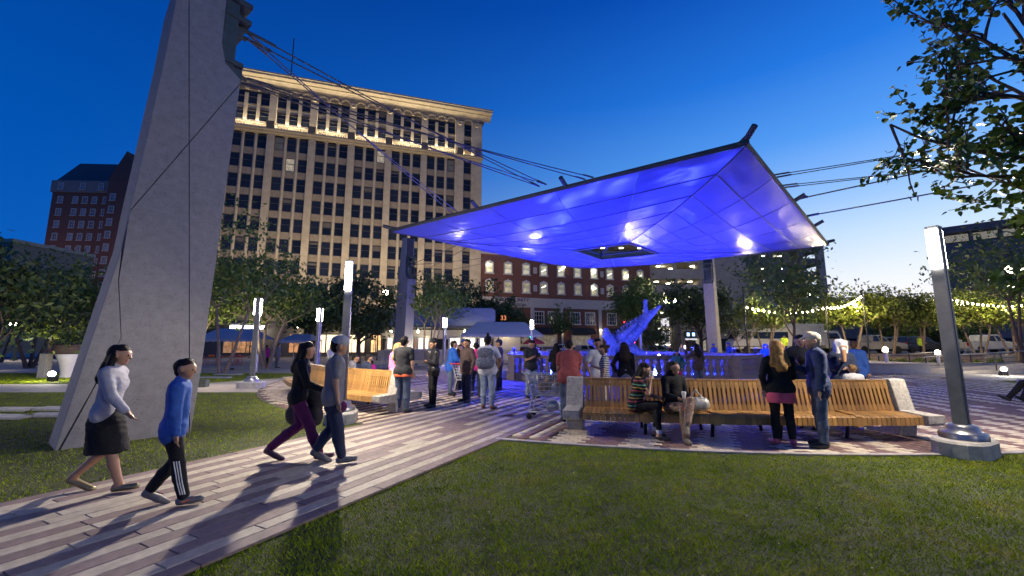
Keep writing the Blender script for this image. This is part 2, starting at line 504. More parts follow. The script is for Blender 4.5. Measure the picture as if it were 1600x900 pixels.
def far_test(x, y):
    return (y > 17.7) & (y < 24.6) & (x < -13.4 + (y - 17.6) * .58) & (x > -40)
lawn('lawn', [(-60, 17.65), (-13.6, 17.65), (-9.5, 24.4), (-60, 25.4)], far_test, 60000, (-34, -9, 17.7, 25.4), .04, .008, 5)
lawn('lawn', [(15.6, 15.7), (19, 14.1), (40, 14.1), (40, 20.9), (17.9, 18.9)], lambda x, y: (y > 15.7 - (x - 15.6) * .47) & (y < 19 + (x - 18) * .09) & (y > 14.1) & (x > 15.7 + (y - 15.7) * .7), 30000, (15.6, 28, 14.1, 21), .04, .007, 6)
# walk across the lawns on the left, warm concrete
sheet('walk', [(-80, 14.6), (-8.6, 14.6), (-11.3, 17.6), (-80, 17.6)], .005, G_WALK)
sheet('walk', [(-80, 25.6), (-11.0, 24.6), (-11, 45), (-80, 48)], .005, G_WALK)
# scattered clippings and fallen leaves on the lawns
rgl = np.random.default_rng(9)
lx_ = rgl.uniform(-3, 9, 900); ly_ = rgl.uniform(2.2, 7.2, 900); k_ = right_test(lx_, ly_)
lx2 = rgl.uniform(-9, -4, 300); ly2 = rgl.uniform(4, 13, 300); k2 = left_test(lx2, ly2)
pts_ = np.concatenate([np.c_[lx_[k_], ly_[k_]], np.c_[lx2[k2], ly2[k2]]])
pts_ = pts_[rgl.random(len(pts_)) < .35]
n_ = len(pts_); s_ = rgl.uniform(.004, .016, n_); a_ = rgl.uniform(0, 6.28, n_)
V_ = np.zeros((n_, 4, 3))
for q_, (ex, ey) in enumerate(((1, 0), (0, .5), (-1, 0), (0, -.5))):
    V_[:, q_] = np.c_[pts_[:, 0] + s_ * (ex * np.cos(a_) - ey * np.sin(a_)), pts_[:, 1] + s_ * (ex * np.sin(a_) + ey * np.cos(a_)), .020 + rgl.uniform(0, .012, n_)]
tag(link('leaf_litter', mesh_np('leaf_litter', V_.reshape(-1, 3), np.arange(4 * n_).reshape(-1, 4), mat('litter', (.40, .33, .20), .8, var=.4, sc=20))), kind='stuff')
# flat stones in the left lawns
ST = mat('lawn_stone', (.42, .40, .36), .85, var=.2, sc=8, bump=.3, bsc=60)
for k, (px, py, L) in enumerate(((20, 642, 1.0), (12, 654, 1.0), (85, 641, .9), (80, 651, .9), (335, 591, 1.5), (357, 586, 1.4))):
    x, y = gp(px, py)
    b = MB(); b.box((0, 0, .03), (L, .42, .06)); o = b.build('stepping_stone', ST, None, (x, y, .01), rnd.uniform(-.1, .1), bevel=.012)
    tag(o, ('farther slab of the flat pale stone pair at the left picture edge', 'nearer slab of the flat pale stone pair at the left picture edge', 'farther flat stone slab in the grass beside the near pylon foot', 'nearer flat stone slab in the grass beside the near pylon foot', 'left flat stone slab of the far lawn before the twin strip lamp', 'right flat stone slab of the far lawn before the twin strip lamp')[k], 'stone', 'stone slabs lying in the lawns')
# ================================================================ implicit surfaces (bodies, the sculpture)
def sdf_mesh(prims, h, tags=False, wob=0.):
    """Rounded-cone union -> surface nets. prim = (a, b, ra, rb, k, tag, yscale)."""
    A = np.array([p[0] for p in prims], float); B = np.array([p[1] for p in prims], float)
    rm = np.array([max(p[2], p[3]) * 1.15 for p in prims])[:, None]
    lo = np.minimum(A - rm, B - rm).min(0) - 3 * h; hi = np.maximum(A + rm, B + rm).max(0) + 3 * h
    n = np.ceil((hi - lo) / h).astype(int) + 1
    D = np.full(n, 1e3, np.float32); T = np.zeros(n, np.int16)
    ax = [lo[i] + h * np.arange(n[i]) for i in range(3)]
    for a, b, ra, rb, k, tg, ys in prims:
        a = np.array(a, float); b = np.array(b, float)
        m = max(ra, rb) * max(1., ys) + 2.6 * h + k
        i0 = np.maximum(np.floor((np.minimum(a, b) - m - lo) / h).astype(int), 0)
        i1 = np.minimum(np.ceil((np.maximum(a, b) + m - lo) / h).astype(int) + 1, n)
        sl = tuple(slice(i0[i], i1[i]) for i in range(3))
        X = ax[0][sl[0]][:, None, None]; Y = ax[1][sl[1]][None, :, None]; Z = ax[2][sl[2]][None, None, :]
        ab = b - a; y0 = (a[1] + b[1]) / 2
        Yq = y0 + (Y - y0) / ys; ay = y0 + (a[1] - y0) / ys; aby = ab[1] / ys
        px, py, pz = X - a[0], Yq - ay, Z - a[2]
        dd = ab[0] ** 2 + aby ** 2 + ab[2] ** 2
        t = np.clip((px * ab[0] + py * aby + pz * ab[2]) / dd, 0, 1) if dd > 1e-12 else np.zeros_like(px + py + pz)
        d = np.sqrt((px - t * ab[0]) ** 2 + (py - t * aby) ** 2 + (pz - t * ab[2]) ** 2) - (ra + (rb - ra) * t)
        if ys < 1: d = d * (.5 + .5 * ys)
        d = d.astype(np.float32)
        o = D[sl]
        T[sl] = np.where(d < o, tg, T[sl])
        if k > 0:
            w = np.clip(.5 + .5 * (o - d) / k, 0, 1)
            D[sl] = d * w + o * (1 - w) - k * w * (1 - w)
        else:
            D[sl] = np.minimum(o, d)
    if wob:
        X = ax[0][:, None, None]; Y = ax[1][None, :, None]; Z = ax[2][None, None, :]
        D = D + (wob * (np.sin(X * 31 + 5 * np.sin(Z * 13)) * np.sin(Z * 37 + 4 * np.sin(Y * 17)) + .6 * np.sin(Y * 43 + X * 21 + Z * 19))).astype(np.float32) * (D < 1)
    Sg = D < 0
    c = np.zeros(n - 1, np.int8)
    for i in (0, 1):
        for j in (0, 1):
            for k in (0, 1):
                c += Sg[i:n[0] - 1 + i, j:n[1] - 1 + j, k:n[2] - 1 + k]
    act = (c > 0) & (c < 8)
    idx = np.argwhere(act); vid = np.full(n - 1, -1, np.int32); vid[act] = np.arange(len(idx))
    P = np.zeros((len(idx), 3)); cnt = np.zeros(len(idx))
    offs = [(i, j, k) for i in (0, 1) for j in (0, 1) for k in (0, 1)]
    for a in offs:
        for q in range(3):
            if a[q] == 0:
                b = list(a); b[q] = 1
                Da = D[tuple((idx + a).T)]; Db = D[tuple((idx + b).T)]
                m = (Da < 0) != (Db < 0)
                t = Da[m] / (Da[m] - Db[m])
                p = np.tile(np.array(a, float), (m.sum(), 1)); p[:, q] += t
                P[m] += p; cnt[m] += 1
    V = lo + h * (idx + P / cnt[:, None])
    Fs = []; tg = []
    for q in range(3):
        r1, r2 = (q + 1) % 3, (q + 2) % 3
        s0 = [slice(1, n[i] - 1) for i in range(3)]; s1 = list(s0)
        s0[q] = slice(0, n[q] - 1); s1[q] = slice(1, n[q])
        a0, a1 = Sg[tuple(s0)], Sg[tuple(s1)]
        e = np.argwhere(a0 != a1)
        base = e.copy(); base[:, r1] += 1; base[:, r2] += 1
        def cell(d1, d2):
            z = base.copy(); z[:, r1] -= d1; z[:, r2] -= d2
            return vid[tuple(z.T)]
        f = np.c_[cell(1, 1), cell(0, 1), cell(0, 0), cell(1, 0)]
        ins = a0[tuple(e.T)]
        f[~ins] = f[~ins][:, ::-1]
        Fs.append(f)
        if tags:
            nb = base.copy(); nb[:, q] += (~ins).astype(int)
            tg.append(T[tuple(nb.T)])
    F = np.concatenate(Fs)
    # one light relaxation takes the stair-steps out
    nb = np.zeros_like(V); nc = np.zeros(len(V))
    for i in range(4):
        np.add.at(nb, F[:, i], V[F[:, (i + 1) % 4]]); np.add.at(nc, F[:, i], 1)
    V = V * .55 + (nb / np.maximum(nc, 1)[:, None]) * .45
    return V, F, (np.concatenate(tg) if tags else None)

# ================================================================ concrete pylons
CONC = mat('pylon_concrete', (.27, .255, .26), .85, var=.12, sc=7, bump=.18, bsc=140, var2=(.35, .10), det=12, pits=.35)
CONC_D = mat('joint_dark', (.06, .055, .05), .9)
STEEL_G = mat('painted_steel', (.085, .10, .085), .5, m=.3, var=.15, sc=5, bump=.1)
CABLE = mat('steel_cable', (.13, .13, .14), .45, m=.6, var=.1)
PAX = math.atan2(.79, .611)
def clip_poly(poly, p, q):
    """keep the part of poly left of the line p->q"""
    out = []
    sd = lambda r: (q[0] - p[0]) * (r[1] - p[1]) - (q[1] - p[1]) * (r[0] - p[0])
    for i in range(len(poly)):
        a, b = poly[i], poly[(i + 1) % len(poly)]
        sa, sb = sd(a), sd(b)
        if sa >= 0: out.append(a)
        if (sa >= 0) != (sb >= 0):
            t = sa / (sa - sb); out.append((a[0] + (b[0] - a[0]) * t, a[1] + (b[1] - a[1]) * t))
    return out
PTH = .85
def make_pylon():
    t = empty('concrete_pylon', (-7.02, 6.6, 0), PAX)
    prof = [(0, -.1), (1.71, -.1), (1.78, 1.1), (1.83, 2.85), (1.96, 7.24), (1.66, 7.46), (1.56, 7.86), (1.56, 8.9), (1.60, 10.9), (1.04, 10.9), (.76, 8.28), (.71, 7.15), (.46, 3.24)]
    b = MB(); b.prism([(x + (.012 if x < 1 else -.012), z) for x, z in prof], PTH - .03, Matrix.Translation((0, PTH / 2, 0)))
    b.build('core', CONC_D, t)
    hw = .006
    dg = ((.30, 3.50), (1.98, 7.2))                # diagonal joint
    v1 = (1.70, 0); v2 = (.73, 10.9)                # slanting upright joint
    def offs(p, q, d):
        dx, dy = q[0] - p[0], q[1] - p[1]; L = math.hypot(dx, dy)
        return (p[0] - dy / L * d, p[1] + dx / L * d), (q[0] - dy / L * d, q[1] + dx / L * d)
    full = prof
    up = clip_poly(full, *offs(*dg, hw)); dn = clip_poly(full, *offs(*dg[::-1], hw))
    out = []
    for part in (up, dn):
        out.append(clip_poly(part, *offs(v2, v1, hw)))
        p = clip_poly(part, *offs(v1, v2, hw))
        if part is up:
            out.append(p); continue
        k = [q for q in p if q[1] > 3.3 and q[0] > .47]        # upper corners, along the diagonal
        k.sort(key=lambda q: -q[0])
        foot = [q for q in p if q[1] < 0 and q[0] > 1][0]
        out.append([(0, -.1), (.030, -.05), (.596, 1.72), (.466, 2.70), (.46, 3.24)])
        out.append([(.040, -.1), foot] + k + [(.474, 2.71), (.603, 1.725)])
    # both faces of the blade carry the same joints
    for p in out:
        for y in (.02, PTH - .02):
            b = MB(); b.prism(p, .06, Matrix.Translation((0, y, 0)))
            o = b.build('concrete_panel', CONC, t, bevel=.006)
    # narrow ends between the faces
    ends = [((0, -.1), (.46, 3.24)), ((.46, 3.24), (.71, 7.15)), ((.71, 7.15), (.76, 8.28)), ((.76, 8.28), (1.04, 10.9)), ((1.71, -.1), (1.78, 1.1)), ((1.78, 1.1), (1.83, 2.85)), ((1.83, 2.85), (1.96, 7.24))]
    b = MB()
    for (x0, z0), (x1, z1) in ends:
        s = -1 if x0 < 1 and x1 < 1.1 else 1
        pl = [(x0, z0), (x1, z1), (x1 - s * .05, z1), (x0 - s * .05, z0)]
        b.prism(pl, PTH - .102, Matrix.Translation((0, PTH / 2, 0)))
    b.build('concrete_edge', CONC, t)
    # steel saddle in the notch
    b = MB()
    b.box((1.60, PTH / 2, 8.2), (.10, PTH * .80, 1.7)); b.box((1.78, PTH / 2, 7.62), (.46, PTH * .86, .10)); b.box((1.82, PTH / 2, 7.42), (.40, PTH * .7, .26))
    b.box((1.84, PTH / 2, 8.70), (.5, PTH * .86, .10)); b.box((1.80, PTH / 2, 8.48), (.40, PTH * .5, .24)); b.box((1.84, PTH / 2, 9.10), (.5, PTH * .86, .10)); b.box((1.80, PTH / 2, 8.9), (.44, .10, .3))
    b.box((1.72, .12, 8.2), (.26, .05, 1.6)); b.box((1.72, PTH - .12, 8.2), (.26, .05, 1.6))
    for z in (7.62, 8.75):
        for y in (.28, .56):
            b.tube([(1.95, y, z - .12), (2.16, y, z - .16)], .05, 10)
    b.build('steel_saddle', STEEL_G, t, bevel=.008)
    return t
FC = Vector((5.9, 22.9, 0))
py1 = make_pylon()
tag(py1, 'huge near leaning concrete pylon with steel cable saddle, standing on the lawn by the path', 'pylon', 'concrete pylons carrying the canopy cables')
PYL = [py1]
for k, lab in ((-1, 'far concrete pylon under the low end of the canopy, beside the glass cafe pavilion'), (2, 'far concrete pylon behind the fountain balustrade, in front of the parking garage'), (1, 'concrete pylon beyond the leafy tree, anchoring the cables of the raised canopy edge')):
    c = copy_tree(py1)
    v = Matrix.Rotation(k * math.pi / 2, 3, 'Z') @ (Vector((-7.02, 6.6, 0)) - FC) + FC
    c.location = v; c.rotation_euler = (0, 0, PAX + k * math.pi / 2)
    c['label'] = lab
    PYL.append(c)
bpy.context.view_layer.update()
def pyl_pt(p, a, y, z):
    M = Matrix.Translation(p.location) @ Matrix.Rotation(p.rotation_euler.z, 4, 'Z')
    return M @ Vector((a, y, z))

# ================================================================ the canopy
RA, RB, RC, RD = Vector((-6.3, 21, 7.5)), Vector((6.97, 11.6, 7.5)), Vector((18.7, 23.9, 7.5)), Vector((5.4, 33.3, 7.9))
HA, HB, HC, HD = Vector((3.46, 22.5, 6.9)), Vector((6.1, 20.8, 6.9)), Vector((8.4, 23.3, 6.9)), Vector((5.5, 24.9, 6.9))
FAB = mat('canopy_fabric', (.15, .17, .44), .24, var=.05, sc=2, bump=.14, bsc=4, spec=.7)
RIM = mat('rim_steel', (.10, .105, .09), .5, m=.4, var=.1)
SEAM = mat('seam_rod', (.05, .05, .09), .35, var=.1)
can = empty('canopy', (FC.x, FC.y, 7), 0, 'big square fabric canopy glowing blue, hung on cables over the fountain', 'canopy')
inv = Matrix.Translation((-FC.x, -FC.y, -7))
def cbuild(b, name, m, bevel=0.):
    b.xform(inv); return b.build(name, m, can, bevel=bevel)
sides = [(RA, RB, HA, HB), (RB, RC, HB, HC), (RC, RD, HC, HD), (RD, RA, HD, HA)]
NT = 6; NS = 5
def sag(P0, P1, H0, H1, s, t):
    p = (P0.lerp(P1, s)).lerp(H0.lerp(H1, s), t)
    p = p.copy()
    p.z += -.42 * math.sin(math.pi * t ** .8) * (1 - .55 * (2 * s - 1) ** 2) + .05 * math.sin(math.pi * s) * (1 - t)
    return p
frnd = np.random.default_rng(11)
for si, (P0, P1, H0, H1) in enumerate(sides):
    for i in range(NT):
        for j in range(NS):
            t0, t1 = i / NT, (i + 1) / NT; s0, s1 = j / NS, (j + 1) / NS
            e_t, e_s = .002, .0015 + .0012 * t0
            t0 += e_t; t1 -= e_t; s0 += e_s; s1 -= e_s
            n = 12
            V = []
            ph = frnd.uniform(0, 6.28, 6); am = frnd.uniform(.3, 1, 3)
            dirx, diry = frnd.uniform(-1, 1, 2)
            for a in range(n + 1):
                for b_ in range(n + 1):
                    u, v = a / n, b_ / n
                    p = sag(P0, P1, H0, H1, s0 + (s1 - s0) * u, t0 + (t1 - t0) * v)
                    bulge = 4 * u * (1 - u) * 4 * v * (1 - v)
                    edge = min(1, 16 * u * (1 - u) * v * (1 - v) * 1.6)
                    wr = .034 * am[0] * math.sin(5.5 * (u * 1.2 + v * dirx) + ph[0]) * math.sin(3 * v + ph[1]) + .016 * am[1] * math.sin(13 * (u * diry + v) + ph[2]) * math.sin(4 * u + ph[3])
                    p.z += .006 * bulge + .75 * wr * edge
                    V.append(inv @ p)
            F = []
            for a in range(n):
                for b_ in range(n):
                    k = a * (n + 1) + b_
                    F.append((k, k + n + 1, k + n + 2, k + 1))
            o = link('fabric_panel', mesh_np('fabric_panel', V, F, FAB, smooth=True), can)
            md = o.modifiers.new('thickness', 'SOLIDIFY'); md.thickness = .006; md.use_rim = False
    # rods along the seams
    for i in range(1, NT + 1):
        b = MB(); b.tube([sag(P0, P1, H0, H1, s / 16, i / NT) - Vector((0, 0, .008)) for s in range(17)], .022, 6)
        cbuild(b, 'seam_rod', SEAM)
    for j in range(1, NS):
        b = MB(); b.tube([sag(P0, P1, H0, H1, j / NS, t / 12) - Vector((0, 0, .008)) for t in range(13)], .017, 6)
        cbuild(b, 'seam_cable', SEAM)
    b = MB(); b.tube([sag(P0, P1, H0, H1, 0, t / 12) - Vector((0, 0, .015)) for t in range(13)], .028, 6)
    cbuild(b, 'ridge_rod', SEAM)
    # rim beam with a round tube above a flat lip
    b = MB(); d = (P1 - P0).normalized()
    b.tube([P0 - d * .1 + Vector((0, 0, .10)), P1 + d * .1 + Vector((0, 0, .10))], .075, 10)
    b.tube([P0 + Vector((0, 0, .03)), P1 + Vector((0, 0, .03))], .03, 8)
    cbuild(b, 'rim_beam', RIM)
    for f in ((.36, .63) if si == 0 else (.42, .72)):
        q = P0.lerp(P1, f); out = Vector((d.y, -d.x, 0))
        b = MB(); b.tube([q + Vector((0, 0, .14)), q + out * .42 + Vector((0, 0, .34))], .085, 10)
        cbuild(b, 'cable_stub', RIM)
for q in (RA, RB, RC, RD):
    o = (q - Vector((FC.x, FC.y, q.z))).normalized()
    b = MB(); b.tube([q - o * .7 + Vector((0, 0, .1)), q + o * .12 + Vector((0, 0, .22)), q + o * .45 + Vector((0, 0, .30 if q is not RB else .40))], .09, 10)
    cbuild(b, 'corner_stub', RIM)
# frame of the opening with its little truss
hs = [HA, HB, HC, HD]
for i in range(4):
    p, q = hs[i], hs[(i + 1) % 4]
    b = MB(); b.tube([p - Vector((0, 0, .05)), q - Vector((0, 0, .05))], .06, 8); b.tube([p + Vector((0, 0, .22)), q + Vector((0, 0, .22))], .05, 8)
    cbuild(b, 'opening_beam', RIM)
    b = MB(); b.tube([p - Vector((0, 0, .1)), p + Vector((0, 0, .5))], .07, 8); cbuild(b, 'opening_post', RIM)
hc = (HA + HB + HC + HD) / 4
for i in range(4):
    m = hs[i]
    b = MB(); b.tube([m + Vector((0, 0, .22)), hc + Vector((0, 0, .75))], .04, 8); cbuild(b, 'truss_bar', RIM)
b = MB(); b.lathe([(.12, 0), (.16, .05), (.16, .2), (.10, .26)], 12, hc + Vector((0, 0, .62))); cbuild(b, 'truss_hub', RIM)
# cables
def cable(p, q, label, r=.017, sagf=.012):
    p, q = Vector(p), Vector(q); o = p.copy()
    b = MB(); L = (q - p).length; pts = []
    for i in range(11):
        t = i / 10; w = (p - o).lerp(q - o, t); w.z -= 4 * t * (1 - t) * sagf * L * .5
        pts.append(w)
    b.tube(pts, r, 6)
    k = (q - p).normalized()
    b.tube([k * .05, k * .55], r * 2.0, 8); b.tube([k * (L - .5), k * (L - .02)], r * 1.8, 8)
    ob = b.build('cable', CABLE, None, o)
    tag(ob, label, 'cable', 'steel cables holding the canopy')
E1 = RA.lerp(RB, .275) + Vector((0, 0, .2)); E2 = RA.lerp(RB, .575) + Vector((-.12, -.16, .3)); E3 = RA.lerp(RB, .69) + Vector((0, 0, .2))
side = Vector((.61, -.79, 0)) * 0 + Vector((.79, -.61, 0))
names = [(8.62, E2, 'high cable pair from near pylon top to the middle stub'), (8.62, E1, 'steep cable pair from near pylon top to the low rim'), (7.50, E3, 'shallow cable pair from lower pylon saddle to the high rim'), (7.50, E2, 'low cable pair from near pylon saddle to the middle stub')]
for z, e, lab in names:
    dv_ = (e - pyl_pt(py1, 2.1, .4, z)).normalized(); w = Vector((dv_.y, -dv_.x, 0)).normalized()
    for k, s in enumerate((-1, 1)):
        y = .28 if s < 0 else .56
        if e is E1: y = .34 if s < 0 else .50
        cable(pyl_pt(py1, 2.12, y, z), e + (RB - RA).normalized() * .16 * s, ('upper strand of ' if s > 0 else 'lower strand of ') + lab)
p4 = PYL[3]
for k, (f, z, lab) in enumerate(((.22, 8.62, 'topmost'), (.30, 7.6, 'second'), (.42, 8.5, 'third'), (.60, 7.5, 'lowest'))):
    e = RB.lerp(RC, f) + Vector((0, 0, .2))
    for s in ((-1, 1) if k < 2 else (0,)):
        cable(pyl_pt(p4, 2.1, .42 + .14 * s, z), e + (RC - RB).normalized() * .15 * s, lab + (' double' if s else ' single') + ' cable running from the raised canopy edge into the leafy tree' + (', front strand' if s > 0 else ', rear strand' if s < 0 else ''), r=.017 if s else .03)
for k, (f, z) in enumerate(((.25, 8.6), (.5, 8.5), (.3, 7.5), (.55, 7.5))):
    cable(pyl_pt(PYL[1], 2.1, .3 + .12 * (k % 2), z), RA.lerp(RD, f) + Vector((0, 0, -.1)), ('first', 'second', 'third', 'fourth')[k] + ' cable from the top of the pylon under the low canopy end')
for k, (f, z) in enumerate(((.25, 8.6), (.5, 8.5), (.3, 7.5))):
    cable(pyl_pt(PYL[2], 2.1, .3 + .12 * (k % 2), z), RC.lerp(RD, f) + Vector((0, 0, -.1)), ('first', 'second', 'third')[k] + ' cable from the pylon in front of the garage')

# ================================================================ fountain with balustrade
FSTONE = mat('fountain_stone', (.20, .155, .145), .8, var=.18, sc=7, bump=.3, bsc=60)
fx, fy, hw_, ch = 5.8, 23.2, 5.7, 2.2
fo = empty('fountain_balustrade', (fx, fy, 0), 0, 'stone balustrade ringing the fountain pond, lit blue from inside', 'balustrade')
oct_ = [(-hw_ + ch, -hw_), (hw_ - ch, -hw_), (hw_, -hw_ + ch), (hw_, hw_ - ch), (hw_ - ch, hw_), (-hw_ + ch, hw_), (-hw_, hw_ - ch), (-hw_, -hw_ + ch)]
balm = MB().lathe([(.10, 0), (.10, .06), (.07, .09), (.115, .20), (.12, .30), (.075, .42), (.065, .47), (.095, .50), (.095, .55), (.06, .58), (.085, .62), (.085, .66)], 12).mesh('baluster', FSTONE)
postm = None
b = MB(); b.box((0, 0, .56), (.42, .42, 1.12)); b.box((0, 0, 1.17), (.5, .5, .10)); b.box((0, 0, .15), (.5, .5, .3)); postm = b.mesh('post', FSTONE, bevel=.012)
for i in range(8):
    p, q = Vector((*oct_[i], 0)), Vector((*oct_[(i + 1) % 8], 0)); d = q - p; L = d.length; d.normalize(); a = math.atan2(d.y, d.x)
    link('post', postm, fo, p, a)
    mid = (p + q) / 2
    b = MB(); b.box((0, 0, .16), (L - .44, .36, .32)); b.box((0, 0, .345), (L - .5, .28, .05)); b.build('plinth', FSTONE, fo, mid, a, bevel=.01)
    b = MB(); b.box((0, 0, 1.09), (L - .44, .34, .12)); b.box((0, 0, 1.17), (L - .5, .42, .05)); b.build('rail', FSTONE, fo, mid, a, bevel=.012)
    n = int((L - .5) / .30)
    for k in range(n):
        x = (k + .5 - n / 2) * ((L - .5) / n)
        link('baluster', balm, fo, p + d * (L / 2 + x) + Vector((0, 0, .37)), a)
WAT = mat('pond_water', (.22, .32, .38), .10, var=.1, bump=.25, bsc=9)
sheet('water', [(fx + x * .95, fy + y * .95) for x, y in oct_], .28, WAT)
# alligator sculpture leaping out of the pond
def gpt(px, py, y=0.):
    return ((px - 968) / 28.0, y, (540 - py) / 28.0 + 1.6)
gp_ = []
def gcap(p, q, ra, rb, k=.10, ys=1.):
    gp_.append((p, q, ra * .88, rb * .88, k, 0, ys))
gcap(gpt(945, 560, .2), gpt(960, 540), .42, .52); gcap(gpt(960, 540), gpt(982, 525, -.05), .52, .46); gcap(gpt(982, 525, -.05), gpt(1000, 508, -.1), .46, .33)
gcap(gpt(1000, 508, -.1), gpt(1012, 493, -.1), .33, .24); gcap(gpt(1008, 494, -.1), gpt(1008, 472, -.1), .20, .09, .06); gcap(gpt(1014, 493, -.12), gpt(1030, 479, -.15), .24, .08, .06)
gcap(gpt(1008, 472, -.1), gpt(1008, 471, -.1), .12, .12, .03)
gcap(gpt(955, 540, -.4), gpt(944, 524, -.5), .30, .25); gcap(gpt(944, 524, -.5), gpt(943, 517, -.5), .25, .17); gcap(gpt(949, 545, -.4), gpt(946, 556, -.5), .35, .4)
gcap(gpt(966, 528, -.4), gpt(985, 510, -.55), .22, .13, .06); gcap(gpt(985, 510, -.55), gpt(987, 508, -.6), .13, .10, .04)
gcap(gpt(975, 545, -.3), gpt(996, 552, -.7), .28, .2); gcap(gpt(1000, 552, .3), gpt(975, 530, .3), .2, .3)
gcap(gpt(926, 534, .8), gpt(931, 537, .7), .2, .14, .05); gcap(gpt(931, 537, .7), gpt(946, 556, .3), .14, .3)
for i in range(15):                     # scutes along the back
    t = i / 14; px = 956 + 52 * t; py = 527 - 33 * t - 3 * math.sin(3.1 * t)
    p = gpt(px, py, -.05 + .1 * (i % 2)); gcap(p, (p[0] - .10, p[1], p[2] + .13), .09, .03, .04)
V, F, _ = sdf_mesh(gp_, .035, wob=0)
V = V + .016 * np.c_[np.sin(V[:, 1] * 37 + V[:, 2] * 29), np.sin(V[:, 0] * 41 + V[:, 2] * 23), np.sin(V[:, 0] * 33 + V[:, 1] * 31)]
GAT = mat('sculpture_fibreglass', (.15, .18, .20), .25, var=.25, sc=12, bump=.9, bsc=14, spec=.6)
ga = empty('alligator_sculpture', (6.0, 23.0, 0), 0, 'blue lit alligator sculpture rearing up with open jaws in the fountain', 'sculpture')
link('body', mesh_np('body', V, F, GAT, smooth=True), ga)
b = MB(); b.lathe([(1.5, 0), (1.45, .5), (1.2, .85), (.8, 1.0), (.3, 1.05)], 14, (-.6, 0, .1), 0, 1.1, .8); b.build('rock_base', FSTONE, ga)
# blue floodlights in the pond
BLUE = (.030, .044, 1.0)
FLB = mat('flood_body', (.03, .03, .03), .4, m=.5); FLL = mat('flood_lens', (.2, .2, 1), .3, emit=6, ecol=(.25, .25, 1.0))
BL_POW = 17000
for k in range(8):
    a = k * math.pi / 4 + .39
    x, y = fx + 4.3 * math.cos(a), fy + 4.3 * math.sin(a)
    f = empty('blue_floodlight', (x, y, .28), a, 'blue floodlight in the pond ' + ('toward the garage side pylon', 'behind the alligator jaws', 'behind the alligator tail', 'toward the pavilion side', 'nearest the walking couple', 'near the red shirt man', 'behind the two seated women', 'near the bench end group')[k], 'floodlight', 'blue floodlights in the fountain pond')
    b = MB(); b.box((0, 0, .09), (.22, .3, .18)); b.build('housing', FLB, f, bevel=.01)
    b = MB(); b.box((0, 0, .186), (.18, .26, .008)); b.build('lens', FLL, f)
    lamp('SPOT', (x, y, .60), BL_POW / 8, BLUE, .12, (fx + 4.3 * math.cos(a), fy + 4.3 * math.sin(a), 7.0), 116, .9, 'blue_flood_light')
for k in range(4):
    a = k * math.pi / 2 + .785
    lamp('POINT', (fx + 4.6 * math.cos(a), fy + 4.6 * math.sin(a), .75), 850, BLUE, .15, name='blue_pond_light')

for k, (px_, py_, lab) in enumerate(((0, 0, 'front left'), (1, 0, 'front chamfer'), (7, 0, 'left chamfer'), (2, 0, 'right chamfer'), (6, 0, 'left rear'), (3, 0, 'right rear'))):  # spots added to spread blue over the paving and people around
    p = Vector((*oct_[px_], 0)) + Vector((fx, fy, 0)); i_ = (Vector((fx, fy, 0)) - p).normalized()
    t = empty('added_blue_spot', p + Vector((0, 0, 1.222)), 0, 'small added blue spotlight on the balustrade post at the %s corner' % lab, 'spotlight', 'added blue spotlights on the balustrade posts')
    MB().lathe([(.06, 0), (.06, .05), (.03, .06), (.03, .12)], 8).build('stem', FLB, t); MB().lathe([(.05, .12), (.08, .16), (.08, .26)], 10).build('housing', FLB, t); MB().lathe([(.07, .262), (0, .268)], 10).build('lens', FLL, t)
    lamp('POINT', p + Vector((0, 0, 1.60)) - i_ * .12, 800 if k in (0, 2, 4) else 330, BLUE, .08, name='added_blue_light')
# ================================================================ benches
WOOD = mat('bench_wood', (.35, .185, .055), .5, var=.25, sc=5, bump=.25, bsc=40, rnds=.28, spec=.45)
BCONC = mat('bench_concrete', (.40, .37, .33), .85, var=.3, sc=22, bump=.4, bsc=90, det=6)
BLK = mat('black_steel', (.02, .02, .022), .45, m=.3, var=.1)
def slat_back(side):
    """tapered upright slat with a slot cut beside its middle; local x along the bench, y outward, z up"""
    b = MB(); lv = [(.40, .036, .155), (.52, .036, .13), (.54, .024, .126), (.80, .024, .080), (.82, .036, .076), (.925, .036, .055)]
    vs = []
    for z, w, y in lv:
        for x, yy in ((-w, y), (w, y), (w, y - .035), (-w, y - .035)):
            vs.append((x, yy * side, z))
    fs = [(i * 4 + k, i * 4 + (k + 1) % 4, i * 4 + 4 + (k + 1) % 4, i * 4 + 4 + k) for i in range(5) for k in range(4)] + [(3, 2, 1, 0), (20, 21, 22, 23)]
    b.add(vs, fs); return b.mesh('back_slat', WOOD)
def slat_seat(side, w=.036, ex=0.):
    b = MB(); pl = [(.16, .43 + ex), (.57, .415 + ex), (.615, .39 + ex), (.62, .265 - ex), (.575, .265 - ex), (.56, .36), (.16, .375)]
    vs = [(-w, y * side, z) for y, z in pl] + [(w, y * side, z) for y, z in pl]
    n = len(pl)
    b.add(vs, [list(range(n)), list(range(2 * n - 1, n - 1, -1))] + [(i, (i + 1) % n, (i + 1) % n + n, i + n) for i in range(n)])
    return b.mesh('seat_slat', WOOD)
SB = {s: slat_back(s) for s in (-1, 1)}; SS = {s: slat_seat(s) for s in (-1, 1)}; SX = {s: slat_seat(s, .05, .022) for s in (-1, 1)}
END = [(-.17, 0), (.17, 0), (.21, .24), (.62, .25), (.66, .29), (.66, .42), (.20, .44), (.085, .955), (.06, .97), (-.06, .97), (-.085, .955), (-.20, .44), (-.66, .42), (-.66, .29), (-.62, .25), (-.21, .24)]
